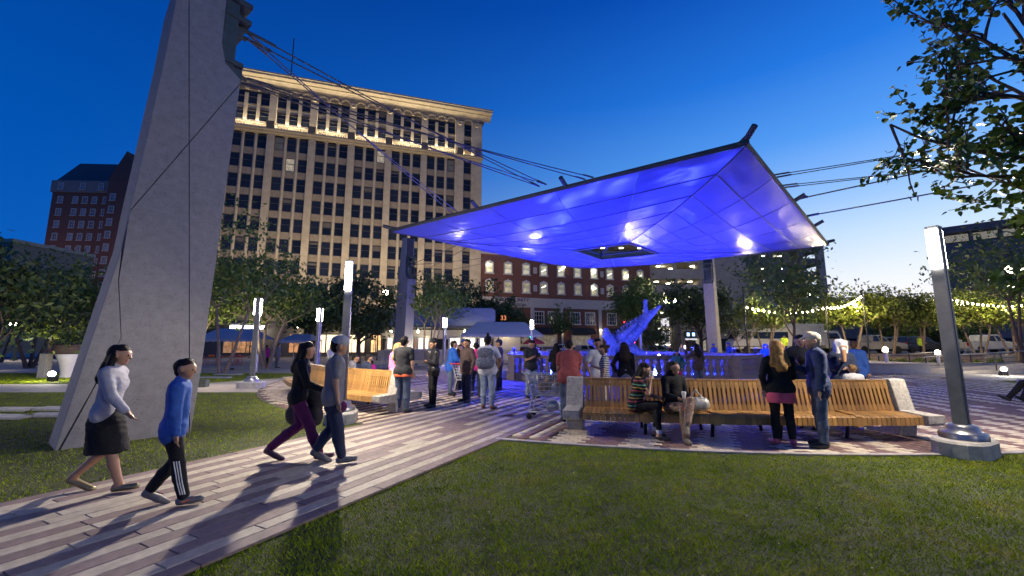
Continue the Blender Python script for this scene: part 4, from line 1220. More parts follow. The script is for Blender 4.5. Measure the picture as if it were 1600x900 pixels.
# ================================================================ people
SKIN = [mat('skin_%d' % k, c, .5, var=.08, sc=9, spec=.4) for k, c in enumerate(((.46, .27, .18), (.36, .20, .125), (.27, .145, .09)))]
EYE = mat('eye_dark', (.02, .015, .012), .2); LIP = mat('lip', (.30, .11, .09), .45)
HAIR = {k: mat('hair_' + k, c, .65, var=.35, sc=40, bump=.5, bsc=70, spec=.15) for k, c in dict(black=(.012, .010, .010), brown=(.05, .028, .016), blonde=(.36, .21, .075), sandy=(.24, .14, .06), curl=(.27, .15, .05), grey=(.25, .24, .23)).items()}
def cloth(n, c, r=.85, **k):
    return mat('cloth_' + n, c, r, var=k.pop('var', .16), sc=k.pop('sc', 7), bump=.35, bsc=26, spec=.25, **k)
def unit(v):
    v = np.array(v, float); return v / np.linalg.norm(v)
ARMS = dict(down=((.13, .02, -1), (.03, .16, -1)), pocket=((.34, -.16, -1), (-.22, .30, -1)), phone=((.10, .20, -1), (-.38, .85, .30)), mouth=((.20, .60, -.75), (-.45, .15, .95)),
            fold=((.16, .22, -1), (-.95, .42, .12)), lap=((.10, .22, -1), (-.40, .85, -.12)), lift=((.30, .62, -.45), (-.05, .45, .9)), fwd=((.10, .35, -1), (-.10, .85, -.35)), swf=((.10, .38, -1), (-.05, .66, -.75)), swb=((.12, -.45, -1), (.04, -.12, -1)), hip=((.5, -.05, -.85), (-.45, .35, -.8)))
def person(label, at, face=180, h=1.72, w=1., pose='stand', arms=('down', 'down'), lean=0., head=(0, 0), skin=1, hair=('short', 'black'), top=('tee', None), bottom=('trousers', None), shoe=None, hat=None, res=.0135, stride=1., z=0., group=None, cat='person', sit_h=.46, lower=None, footy=.44):
    """One figure facing `face` degrees (0 = away from the camera, 90 = to the right)."""
    s = h / 1.75
    t = empty('person', (at[0], at[1], z), R(-face), label, cat, group)
    P = []                                        # body primitives
    V = lambda *a: np.array(a, float)
    hipz = .93; dz = 0.
    legs = {}
    if pose == 'walk':
        st = .33 * stride
        legs[1] = (V(.10, .20 * stride, .50), V(.09, .36 * stride, .10)); legs[-1] = (V(-.10, .04, .49), V(-.09, -.36 * stride, .19))
        dz = -.03
    elif pose == 'sit':
        hipz = sit_h / s + .09
        legs[1] = (V(.13, footy, hipz + .02), V(.12, footy + .02, .09)); legs[-1] = (V(-.13, footy, hipz + .02), V(-.12, footy - .10, .09))
    elif pose == 'cross':
        hipz = sit_h / s + .09
        legs[1] = (V(.10, footy, hipz + .04), V(.06, footy - .02, .09)); legs[-1] = (V(-.02, footy + .05, hipz + .15), V(.22, footy + .26, hipz - .20))
    elif pose == 'stretch':
        hipz = sit_h / s + .09
        legs[1] = (V(.11, .42, hipz - .02), V(.11, .80, .09)); legs[-1] = (V(-.11, .40, hipz), V(-.10, .62, .10))
    elif pose == 'bend':
        legs[1] = (V(.12, .03, .50), V(.13, .02, .09)); legs[-1] = (V(-.12, .04, .50), V(-.13, -.06, .09))
    else:
        legs[1] = (V(.11, .015, .50), V(.12, -.02, .09)); legs[-1] = (V(-.10, .03, .50), V(-.115, .04, .09))
    hip0 = V(0, 0, hipz + dz)
    la = R(lean)
    def tors(p):                                  # torso points lean about the hips
        q = np.array(p, float) - V(0, 0, .93); c_, s_ = math.cos(la), math.sin(la)
        return hip0 + V(q[0], q[1] * c_ + q[2] * s_, q[2] * c_ - q[1] * s_)
    kb = .02
    tw = w
    torso = [(tors((-.065 * tw, 0, .94)), tors((.065 * tw, 0, .94)), .125 * tw, .125 * tw, .05, 0, .80),
             (tors((0, .0, .98)), tors((0, .01, 1.14)), .135 * tw, .125 * tw, .05, 0, .80),
             (tors((0, .01, 1.12)), tors((0, 0, 1.33)), .130 * tw, .155 * tw, .05, 0, .72),
             (tors((-.135 * tw, 0, 1.42)), tors((.135 * tw, 0, 1.42)), .068, .068, .06, 0, .95)]
    if w > 1.12: torso.append((tors((0, .06 * w, 1.05)), tors((0, .05 * w, 1.16)), .12 * w, .11 * w, .06, 0, .9))
    if bottom[0] in ('leggings', 'skirt') or top[0] in ('fitted',):
        torso.append((tors((-.07, .075, 1.29)), tors((.07, .075, 1.29)), .068, .068, .05, 0, .8))
    neck = (tors((0, 0, 1.44)), tors((0, .015, 1.56)), .056, .050, .02, 0, 1.)
    P += torso + [neck]
    # head, turned and nodded about the neck
    hc = tors((0, .02, 1.555)); yaw, nod = R(head[0]), R(head[1]) + la * .35
    def hd(p):
        x, y, zz = p[0], p[1], p[2] - 1.555
        y, zz = y * math.cos(nod) + zz * math.sin(nod), zz * math.cos(nod) - y * math.sin(nod)
        x, y = x * math.cos(yaw) + y * math.sin(yaw), y * math.cos(yaw) - x * math.sin(yaw)
        return hc + V(x, y, zz)
    P += [(hd((0, -.008, 1.655)), hd((0, .018, 1.650)), .094, .090, .02, 0, 1.05), (hd((0, .035, 1.60)), hd((0, .060, 1.555)), .066, .040, .03, 0, 1.), (hd((-.03, .085, 1.668)), hd((.03, .085, 1.668)), .020, .020, .02, 0, 1.),
          (hd((0, .100, 1.645)), hd((0, .122, 1.612)), .011, .016, .012, 0, 1.), (hd((-.022, .088, 1.575)), hd((.022, .088, 1.575)), .013, .013, .008, 2, 1.)]
    for sx in (-1, 1):
        P += [(hd((sx * .036, .094, 1.642)), hd((sx * .038, .094, 1.642)), .013, .013, .004, 1, 1.), (hd((sx * .092, .0, 1.65)), hd((sx * .094, .005, 1.615)), .022, .015, .01, 0, 1.3)]
    # legs
    thigh, calf = .086 * (w * .6 + .4), .058 * (w * .5 + .5)
    feet = {}
    for sx, (kn, an) in legs.items():
        kn = kn.copy(); an = an.copy()
        hp = hip0 + V(sx * .088 * w, 0, -.02)
        if pose in ('stand', 'bend', 'walk'): kn[2] += 0
        P += [(hp, kn, thigh, calf * 1.02, .03, 0, 1.), (kn, kn + (an - kn) * .42 + V(0, -.012, 0), calf * 1.0, calf * .98, .02, 0, 1.), (kn + (an - kn) * .42 + V(0, -.012, 0), an, calf * .98, .040, .02, 0, 1.)]
        fd = unit((sx * .22, 1, 0)) if pose != 'walk' else unit((sx * .08, 1, 0))
        pit = 0.
        if pose == 'walk' and sx < 0: pit = -.55
        if pose == 'walk' and sx > 0: pit = .12
        if pose == 'stretch': pit = .55
        if pose == 'cross' and sx < 0: fd = unit((.45, .8, 0)); pit = -.35
        heel = an + V(0, -.035, -.045); toe = heel + fd * .21 + V(0, 0, .21 * pit - .012)
        P += [(an, heel, .040, .036, .02, 0, 1.), (heel + V(0, 0, .005), toe, .036, .030, .02, 0, 1.)]
        feet[sx] = (heel, toe, an, kn, hp)
    # arms and hands
    arm = {}
    for sx, nm in zip((-1, 1), arms):
        u, f = ARMS[nm] if isinstance(nm, str) else nm
        u = unit((u[0] * sx, u[1], u[2])); f = unit((f[0] * sx, f[1], f[2]))
        sh = tors((sx * .178 * (.5 + .5 * tw), 0, 1.415)); el = sh + u * .285; wr = el + f * .245
        P += [(sh, el, .054 * (.6 + .4 * w), .042, .03, 0, 1.), (el, wr, .041, .028, .015, 0, 1.)]
        n = unit(np.cross(f, (sx * .9, .25, .3))); sd = unit(np.cross(n, f))
        pc = wr + f * .085
        P += [(wr, pc + sd * .020, .026, .024, .012, 0, 1.), (wr, pc - sd * .020, .026, .022, .012, 0, 1.)]
        curl = n * (-.30 if nm in ('down', 'swf', 'swb', 'pocket') else -.75)
        for q, (o_, L) in enumerate(((.034, .070), (.012, .080), (-.011, .074), (-.033, .060))):
            b0 = pc + sd * o_; d1 = unit(f + curl * .7 + sd * o_ * 2.5); d2 = unit(f * .7 + curl * 1.4)
            m = b0 + d1 * L * .55
            P += [(b0, m, .0105, .0095, .004, 0, 1.), (m, m + d2 * L * .45, .0095, .008, .004, 0, 1.)]
        tb_ = wr + f * .03 + sd * .030; m = tb_ + unit(f * .7 + sd * .75 + curl * .3) * .042
        P += [(tb_, m, .013, .011, .006, 0, 1.), (m, m + unit(f + curl * .5) * .030, .011, .009, .004, 0, 1.)]
        arm[sx] = (sh, el, wr, f)
    def scale(pr):
        return [(np.array(a) * s, np.array(b) * s, ra * s, rb * s, k * s, tg, ys) for a, b, ra, rb, k, tg, ys in pr]
    def make(nm, pr, mats, rs=res, wob=0., multi=False):
        Vv, F, T = sdf_mesh(scale(pr), rs, multi, wob)
        return link(nm, mesh_np(nm, Vv, F, mats, T if multi else None, True), t)
    make('body', P, [SKIN[skin], EYE, LIP], rs=min(res, .0125), multi=True)
    # clothing follows the same bones
    e = dict(tee=.016, fitted=.011, long=.015, jacket=.030, hoodie=.030)[top[0]]
    tp = [(a, b, ra + e, rb + e, k, 0, ys) for a, b, ra, rb, k, _, ys in torso]
    hem = dict(tee=.86, fitted=.90, long=.87, jacket=.80, hoodie=.82)[top[0]]
    if lower: hem = lower
    if pose in ('stand', 'walk', 'bend'):
        tp.append((tors((-.06 * w, 0, .95)), tors((-.065 * w, 0, hem + .07)), .120 * w + e, .118 * w + e, .05, 0, .85)); tp.append((tors((.06 * w, 0, .95)), tors((.065 * w, 0, hem + .07)), .120 * w + e, .118 * w + e, .05, 0, .85))
    for sx in (-1, 1):
        sh, el, wr, f = arm[sx]
        if top[0] in ('tee',) or top[0] == 'fitted' and len(top) > 2:
            tp.append((sh, sh + (el - sh) * .62, .054 * (.6 + .4 * w) + e, .050 + e, .03, 0, 1.))
        else:
            tp += [(sh, el, .054 * (.6 + .4 * w) + e, .044 + e, .03, 0, 1.), (el, el + (wr - el) * .93, .043 + e, .031 + e * .8, .02, 0, 1.)]
    if top[0] in ('jacket', 'long'):
        tp.append((tors((0, -.005, 1.45)), tors((0, .0, 1.505)), .075, .066, .02, 0, 1.))
    if top[0] == 'hoodie':
        tp.append((tors((-.05, -.075, 1.46)), tors((.05, -.075, 1.46)), .062, .062, .04, 0, 1.))
    make('shirt' if top[0] in ('tee', 'fitted', 'long') else 'jacket', tp, top[1], wob=.0035)
    if bottom[0] == 'skirt':
        kz = bottom[2] if len(bottom) > 2 else .50
        yc = (feet[1][3][1] + feet[-1][3][1]) * .35
        sk = [(hip0 + V(0, 0, .07), hip0 + V(0, .02, -.12), .142, .162, .04, 0, .9), (hip0 + V(0, .02, -.12), V(0, yc, kz), .162, .185, .05, 0, 1.12)]
        o_ = make('skirt', sk, bottom[1], wob=.004)
        zs = np.empty(len(o_.data.vertices) * 3, np.float32); o_.data.vertices.foreach_get('co', zs); zs[2::3] = np.maximum(zs[2::3], kz * s + .012 * np.sin(zs[0::3] * 40))
        o_.data.vertices.foreach_set('co', zs)
    else:
        g_ = dict(trousers=.017, leggings=.008, shorts=.02)[bottom[0]]
        bp = [(a, b, ra + g_ * .7, rb + g_ * .7, k, 0, ys) for a, b, ra, rb, k, _, ys in torso[:1]]
        for sx in (-1, 1):
            heel, toe, an, kn, hp = feet[sx]
            end = kn + (an - kn) * (.93 if len(bottom) < 3 else bottom[2])
            bp += [(hp, kn, thigh + g_, calf + g_, .03, 0, 1.), (kn, kn + (end - kn) * .45 + V(0, -.010, 0), calf + g_, calf * .98 + g_, .02, 0, 1.), (kn + (end - kn) * .45 + V(0, -.010, 0), end, calf * .98 + g_, .042 + g_ * 1.3, .02, 0, 1.)]
        make('trousers', bp, bottom[1], wob=.003)
    if shoe:
        for sx in (-1, 1):
            heel, toe, an, kn, hp = feet[sx]
            pr = [(heel + V(0, 0, .006), heel * .45 + toe * .55 + V(0, 0, .004), .044, .043, .02, 0, 1.), (heel * .45 + toe * .55, toe, .042, .036, .02, 0, 1.), (heel + V(0, .03, .045), heel + V(0, .02, .01), .048, .045, .02, 0, 1.)]
            if len(shoe) > 1 and shoe[1] == 'flat': pr = [(heel + V(0, 0, -.004), toe + V(0, 0, -.004), .043, .036, .02, 0, 1.)]
            if len(shoe) > 1 and shoe[1] == 'boot': pr.append((heel + V(0, .03, .05), kn * .80 + an * .20, .052, .070, .03, 0, 1.))
            make('shoe', pr, shoe[0], rs=min(res, .013))
    # hair and headgear
    hs, hcol = hair; hm = HAIR[hcol]
    H = [(hd((0, -.028, 1.668)), hd((0, .006, 1.688)), .097, .085, .012, 0, 1.02), (hd((0, -.045, 1.66)), hd((0, -.05, 1.60)), .076, .060, .012, 0, 1.), (hd((-.040, .036, 1.724)), hd((.040, .036, 1.724)), .035, .035, .015, 0, 1.)]
    if hs == 'long':
        H += [(hd((0, -.055, 1.63)), tors((0, -.105, 1.36)), .085, .085, .03, 0, .7), (hd((-.085, -.01, 1.64)), tors((-.095, -.03, 1.40)), .042, .05, .03, 0, 1.), (hd((.085, -.01, 1.64)), tors((.095, -.03, 1.40)), .036, .045, .02, 0, 1.), (hd((-.05, .012, 1.722)), hd((.05, .012, 1.722)), .030, .030, .012, 0, 1.)]
    if hs == 'wavy':
        H += [(hd((0, -.050, 1.65)), tors((0, -.125, 1.32)), .088, .085, .02, 0, .7), (hd((-.075, -.03, 1.64)), tors((-.115, -.085, 1.36)), .045, .05, .02, 0, 1.), (hd((.075, -.03, 1.64)), tors((.115, -.085, 1.36)), .045, .05, .02, 0, 1.), (tors((-.03, -.125, 1.33)), tors((-.05, -.13, 1.24)), .06, .025, .02, 0, .8), (tors((.06, -.125, 1.34)), tors((.07, -.13, 1.27)), .05, .02, .02, 0, .8)]
    if hs == 'bun':
        H += [(hd((0, -.115, 1.70)), hd((0, -.125, 1.705)), .052, .05, .02, 0, 1.)]
    if hs == 'mohawk':
        for k in range(6): H.append((hd((0, -.08 + .028 * k, 1.74)), hd((.01 * (-1) ** k, -.10 + .03 * k, 1.84)), .03, .012, .02, 0, 1.))
    if hs != 'none':
        make('hair', H, hm, wob=.006 if hs in ('wavy',) else .003)
    if hat:
        kind, hm2 = hat
        if kind == 'beanie': Q = [(hd((0, -.02, 1.68)), hd((0, .012, 1.695)), .106, .098, .02, 0, 1.05), (hd((0, -.02, 1.72)), hd((0, -.03, 1.75)), .08, .06, .03, 0, 1.)]
        elif kind == 'cap': Q = [(hd((0, -.018, 1.69)), hd((0, .015, 1.70)), .103, .097, .02, 0, 1.05), (hd((-.04, .10, 1.705)), hd((-.03, .165, 1.690)), .017, .012, .02, 0, 1.), (hd((.04, .10, 1.705)), hd((.03, .165, 1.690)), .017, .012, .02, 0, 1.), (hd((0, .10, 1.705)), hd((0, .175, 1.690)), .019, .012, .02, 0, 1.)]
        elif kind == 'flat': Q = [(hd((0, -.018, 1.70)), hd((0, .02, 1.705)), .100, .10, .02, 0, 1.05)]
        else: Q = [(hd((0, -.035, 1.675)), hd((0, -.01, 1.68)), .124, .112, .02, 0, 1.05), (hd((0, -.05, 1.66)), tors((0, -.07, 1.46)), .115, .10, .03, 0, 1.), (hd((-.095, .02, 1.65)), tors((-.07, .03, 1.47)), .032, .05, .02, 0, 1.), (hd((.095, .02, 1.65)), tors((.07, .03, 1.47)), .032, .05, .02, 0, 1.), (hd((-.06, .06, 1.745)), hd((.06, .06, 1.745)), .026, .026, .03, 0, 1.)]
        make({'beanie': 'beanie', 'cap': 'cap', 'flat': 'cap', 'hood': 'hood'}[kind], Q, hm2)
    return t, s, arm, tors, hd, feet
def wpt(r, p):
    """a point of a figure in the world"""
    t, s = r[0], r[1]
    return Matrix.Translation(t.location) @ Matrix.Rotation(t.rotation_euler.z, 4, 'Z') @ Vector(np.array(p) * s)
K = dict(
    black=cloth('black', (.012, .012, .014)), navy=cloth('navy', (.022, .030, .062)), navy2=cloth('navy_jacket', (.035, .050, .11)), denim=cloth('denim', (.07, .095, .15), var=.3, sc=9), pale=cloth('pale_denim', (.26, .31, .40), var=.3, sc=9), grey=cloth('grey', (.15, .15, .17)),
    lgrey=cloth('light_grey', (.30, .30, .34)), white=cloth('white', (.66, .65, .64)), pink=cloth('pink', (.70, .20, .42)), hot=cloth('hot_pink', (.52, .03, .18)), magenta=cloth('magenta', (.30, .02, .20)), plum=cloth('plum', (.10, .015, .075)),
    red=cloth('red', (.36, .035, .045)), salmon=cloth('salmon', (.30, .075, .07)), blue=cloth('blue', (.02, .10, .42)), royal=cloth('royal', (.03, .09, .34)), brown=cloth('brown', (.075, .052, .050)), yellow=cloth('hi_vis', (.55, .75, .05)), coral=cloth('coral', (.60, .10, .17)),
    char=cloth('charcoal', (.035, .036, .042)), leather=cloth('leather', (.012, .012, .014), r=.32), teal=cloth('teal', (.04, .14, .18)),
    bands=cloth('woven_bands', (1, 1, 1), stripes=([(.015, .015, .018)] * 3 + [(.30, .05, .07)] + [(.015, .015, .018)] * 2 + [(.35, .22, .06)] + [(.015, .015, .018)] * 2 + [(.10, .28, .20)], 5.5, 'Z')),
    stripe=cloth('black_white_stripes', (1, 1, 1), stripes=([(.55, .55, .55), (.02, .02, .025)], 26, 'Z')),
    floral=cloth('floral', (1, 1, 1), stripes=([(.05, .05, .04), (.40, .06, .05), (.06, .12, .05), (.38, .34, .30), (.10, .07, .05)], 9, 'Z', 16)),
    patt=cloth('patterned_grey', (.16, .17, .22), var=.6, sc=30))
SH = dict(black=(mat('shoe_black', (.015, .015, .016), .4, var=.1),), grey=(mat('shoe_grey', (.12, .12, .13), .5, var=.2),), tan=(mat('shoe_tan', (.22, .12, .06), .5),), pink=(mat('shoe_pink', (.42, .08, .13), .5),), gold=(mat('shoe_gold', (.30, .24, .13), .3, m=.6), 'flat'), blk_flat=(mat('shoe_black', (0, 0, 0)), 'flat'), boot=(mat('boot_suede', (.14, .115, .09), .8, var=.2), 'boot'), white=(mat('shoe_white', (.5, .5, .5), .6),), plum=(mat('shoe_plum', (.06, .02, .05), .5),))
PX = lambda px, py: gp(px, py)
def seat_at(a_deg, rr, c=(CX, CY)):
    return (c[0] + rr * math.cos(R(a_deg)), c[1] + rr * math.sin(R(a_deg)))
TR = 'trousers'
Pz = .03
# --- four walkers on the path
w1 = person('woman in grey sweater and black skirt striding along the path', (-4.50, 4.72), 72, 1.60, .92, 'walk', ('swb', 'swf'), 3, (0, 6), 1, ('long', 'black'), ('long', K['lgrey']), ('skirt', K['black'], .46), SH['gold'], res=.011, z=Pz, stride=.72)
w2_ = person('boy in blue jacket and striped track pants walking on the path', (-3.42, 4.33), 62, 1.45, .92, 'walk', ('pocket', 'down'), 2, (15, 4), 1, ('short', 'black'), ('jacket', K['royal']), (TR, K['black']), SH['grey'], res=.011, z=Pz, stride=.5)
w3_ = person('woman in black top and plum trousers carrying bags along the path', (-3.0, 5.95), 70, 1.64, .98, 'walk', ('down', 'fwd'), 4, (0, 5), 1, ('long', 'black'), ('long', K['black']), (TR, K['plum']), SH['plum'], res=.0115, z=Pz, stride=.95)
w4_ = person('man in slate shirt and white flat cap striding along the path', (-2.46, 5.80), 66, 1.70, 1.12, 'walk', ('down', 'down'), 3, (0, 2), 1, ('short', 'black'), ('tee', K['grey']), (TR, K['navy']), SH['grey'], ('flat', K['lgrey']), res=.0115, z=Pz, stride=.45)
# --- round the left bench
person('woman in pink hoodie and pale jeans with long blonde hair', (-2.95, 10.75), 30, 1.63, .98, arms=('down', 'fold'), head=(45, 4), skin=0, hair=('long', 'blonde'), top=('hoodie', K['pink']), bottom=(TR, K['pale']), shoe=SH['white'], res=.012, z=Pz)
person('man in black t-shirt and dark jeans seen from behind', (-2.62, 10.1), 8, 1.78, 1.08, arms=('phone', 'down'), skin=0, hair=('short', 'black'), top=('tee', K['char']), bottom=(TR, K['denim']), shoe=SH['black'], res=.012, z=Pz)
person('man in black leather jacket and beanie standing with folded arm', (-2.05, 11.0), 235, 1.72, .95, arms=('fold', 'pocket'), head=(-15, 0), skin=1, hair=('short', 'black'), top=('jacket', K['leather']), bottom=(TR, K['black']), shoe=SH['black'], hat=('beanie', K['black']), res=.012, z=Pz)
person('man in brown jacket and dark trousers standing beside the backpack man', (-1.28, 12.0), 225, 1.74, 1.05, arms=('pocket', 'pocket'), skin=2, hair=('short', 'black'), top=('jacket', K['brown']), bottom=(TR, K['navy']), shoe=SH['black'], res=.0125, z=Pz)
bp_ = person('man in white t-shirt and pale jeans with a dark backpack, seen from behind', (-.62, 10.7), 15, 1.80, 1.18, arms=('fwd', 'hip'), skin=1, hair=('mohawk', 'black'), top=('tee', K['white']), bottom=(TR, K['pale']), shoe=SH['tan'], res=.012, z=Pz)
person('man in blue jacket pushing the cart behind the leather jacket man', (-2.0, 13.6), 70, 1.72, 1.05, arms=('fwd', 'fwd'), lean=8, skin=1, hair=('short', 'black'), top=('jacket', K['blue']), bottom=(TR, K['denim']), shoe=SH['black'], res=.0135, z=Pz)
person('woman with black hair in dark coat behind the cart', (-1.95, 15.6), 150, 1.60, 1., arms=('fold', 'pocket'), skin=2, hair=('long', 'black'), top=('jacket', K['black']), bottom=(TR, K['black']), shoe=SH['black'], res=.015, z=Pz)
person('man in blue cap and dark vest standing far behind the cart', (-2.0, 17.2), 170, 1.78, 1., arms=('down', 'down'), skin=1, hair=('short', 'black'), top=('jacket', K['navy']), bottom=(TR, K['navy']), shoe=SH['black'], hat=('cap', K['royal']), res=.015, z=Pz)
person('person in bright red hoodie leaning over the cart', (-1.72, 14.6), 120, 1.68, 1.05, arms=('fwd', 'fwd'), lean=14, skin=2, hair=('short', 'black'), top=('hoodie', K['red']), bottom=(TR, K['navy']), shoe=SH['black'], res=.0145, z=Pz)
person('woman in magenta shirt half hidden by the brown jacket man', (-1.13, 13.2), 350, 1.66, .98, arms=('down', 'down'), skin=2, hair=('bun', 'black'), top=('long', K['hot']), bottom=(TR, K['navy']), shoe=SH['black'], res=.0145, z=Pz)
person('man in dark cap and maroon t-shirt leaning at the balustrade', (-.45, 15.2), 275, 1.76, 1.05, arms=('fold', 'fold'), skin=1, hair=('short', 'black'), top=('tee', K['brown']), bottom=(TR, K['black']), shoe=SH['black'], hat=('cap', K['navy']), res=.0135, z=Pz)
person('man in blue checked shirt and cap behind the maroon shirt man', (-.95, 16.2), 100, 1.66, 1., arms=('fold', 'fold'), skin=1, hair=('short', 'black'), top=('long', K['royal']), bottom=(TR, K['black']), shoe=SH['black'], hat=('cap', K['navy']), res=.015, z=Pz)
ph_ = person('man in black shirt and pale jeans reading his phone', (.58, 12.9), 150, 1.74, 1.1, arms=('phone', 'phone'), head=(0, 26), skin=1, hair=('short', 'black'), top=('tee', K['char']), bottom=(TR, K['pale']), shoe=SH['black'], res=.0125, z=Pz)
# --- by the cart and the balustrade
person('woman in dark coat with waist long black hair facing the fountain', (1.55, 14.6), 5, 1.64, 1., arms=('fold', 'fold'), skin=1, hair=('wavy', 'black'), top=('jacket', K['black']), bottom=(TR, K['black']), shoe=SH['black'], res=.0145, z=Pz)
person('heavy man in salmon red t-shirt bending over behind the bench end', (1.22, 8.95), 8, 1.70, 1.30, 'bend', ('down', 'fwd'), 16, (0, 30), 1, ('short', 'black'), ('tee', K['salmon']), (TR, K['denim']), SH['black'], res=.0115, z=Pz)
person('young man in white t-shirt talking behind the bench', (2.02, 9.9), 160, 1.72, 1.02, arms=('down', 'pocket'), head=(20, 4), skin=1, hair=('short', 'black'), top=('tee', K['white']), bottom=(TR, K['grey']), shoe=SH['black'], res=.012, z=Pz)
person('woman in black and white striped top and white trousers with hair in a bun', (2.06, 9.3), 290, 1.58, .95, arms=('down', 'phone'), head=(0, 8), skin=0, hair=('bun', 'brown'), top=('fitted', K['stripe'], 1), bottom=(TR, K['white']), shoe=SH['white'], res=.012, z=Pz)
person('woman with long fading hair in black cardigan and patterned skirt facing the alligator', (2.85, 10.6), 5, 1.64, 1.02, arms=('hip', 'down'), skin=1, hair=('wavy', 'brown'), top=('long', K['black']), bottom=('skirt', K['patt'], .35), shoe=SH['black'], res=.0125, z=Pz)
# --- two women on the bench (outer side, facing the camera)
sa = seat_at(-102.3, 15.78)
s1_ = person('seated woman in dark top with coloured bands eating on the bench', sa, 118, 1.60, 1.06, 'sit', ('lap', 'mouth'), 16, (0, 10), 1, ('long', 'black'), ('tee', K['bands']), ('leggings', K['black'], .86), SH['blk_flat'], res=.0105, z=.028, sit_h=.45)
sa2 = seat_at(-99.9, 15.80)
s2_ = person('seated woman in black top and floral trousers with crossed legs and suede boots', sa2, 168, 1.62, 1.02, 'cross', ('lap', 'lap'), 2, (-25, 0), 1, ('long', 'black'), ('long', K['black']), (TR, K['floral']), SH['boot'], res=.0105, z=.028, sit_h=.45)
# --- at the balustrade
person('girl in teal jacket and hot pink trousers leaning against the balustrade', (6.15, 15.6), 200, 1.38, .95, arms=('hip', 'down'), lean=4, skin=1, hair=('long', 'black'), top=('jacket', K['teal']), bottom=('leggings', K['hot']), shoe=SH['black'], res=.0135, z=Pz)
ph2 = person('woman with long black hair raising a lit phone toward the fountain', (6.6, 14.9), 350, 1.62, 1.02, arms=('lift', 'down'), skin=1, hair=('wavy', 'black'), top=('jacket', K['brown']), bottom=(TR, K['denim']), shoe=SH['black'], res=.0135, z=Pz)
# --- group at the right end of the bench
person('woman in black cardigan over a pink top with long wavy blonde hair', (4.35, 6.86), 12, 1.64, 1.12, arms=('pocket', 'fold'), skin=0, hair=('wavy', 'curl'), top=('long', K['black']), bottom=('leggings', K['black']), shoe=SH['pink'], res=.011, z=Pz)
person('man in navy jacket and jeans with a pale cap standing by the bench', (4.88, 6.72), 292, 1.75, 1.06, arms=('down', 'phone'), head=(-6, 4), skin=0, hair=('short', 'grey'), top=('jacket', K['navy2']), bottom=(TR, K['denim']), shoe=SH['black'], hat=('cap', mat('cap_cream', (.50, .46, .36), .8, var=.1)), res=.011, z=Pz)
person('man in black track jacket smiling behind the bench', (5.95, 8.62), 190, 1.78, 1.18, arms=('down', 'pocket'), head=(10, 12), skin=0, hair=('short', 'black'), top=('jacket', K['char']), bottom=(TR, K['black']), shoe=SH['black'], res=.012, z=Pz)
person('small boy with cropped black hair between the cardigan woman and the navy jacket man', (5.62, 8.15), 30, 1.36, .92, arms=('down', 'down'), skin=1, hair=('short', 'black'), top=('jacket', K['navy']), bottom=(TR, K['navy']), shoe=SH['blk_flat'], res=.0125, z=Pz)
hw_p = person('woman in white hood and glasses holding a tall cone cup', (6.72, 8.55), 185, 1.66, 1.04, arms=('fold', ((.10, .25, -1), (-.15, .6, .62))), head=(0, 14), skin=0, hair=('short', 'brown'), top=('jacket', K['navy']), bottom=(TR, K['navy']), shoe=SH['black'], hat=('hood', K['white']), res=.011, z=Pz)
person('small blond child in white jacket standing behind the bench back', (6.50, 8.02), 10, 1.20, 1., arms=('down', 'down'), skin=0, hair=('short', 'sandy'), top=('jacket', K['white']), bottom=(TR, K['teal']), shoe=SH['white'], res=.0115, z=Pz)
person('person in blue jacket and black trousers walking away behind the hooded woman', (9.35, 11.4), 60, 1.68, 1.08, arms=('fwd', 'down'), skin=1, hair=('short', 'brown'), top=('jacket', K['royal']), bottom=(TR, K['black']), shoe=SH['black'], res=.0135, z=Pz)
person('dark haired person behind the capped man, turned away', (6.9, 9.9), 20, 1.70, 1., arms=('down', 'down'), skin=1, hair=('long', 'black'), top=('jacket', K['navy']), bottom=(TR, K['black']), shoe=SH['black'], res=.0135, z=Pz)
# --- right edge
sr = seat_at(-45.9, 14.72)
person('seated man in black trousers stretching one leg on the plaza rim bench', (14.85, 11.75), 285, 1.74, 1.05, 'stretch', ('phone', 'phone'), -4, (0, 18), 1, ('short', 'black'), ('jacket', K['black']), (TR, K['black']), SH['black'], res=.012, z=Pz)
person('seated woman in grey trousers beside the man with stretched legs', (15.05, 11.2), 285, 1.64, 1.02, 'sit', ('lap', 'lap'), 4, (0, 10), 0, ('long', 'brown'), ('jacket', K['navy2']), (TR, K['grey']), SH['tan'], res=.012, z=Pz, footy=.40)
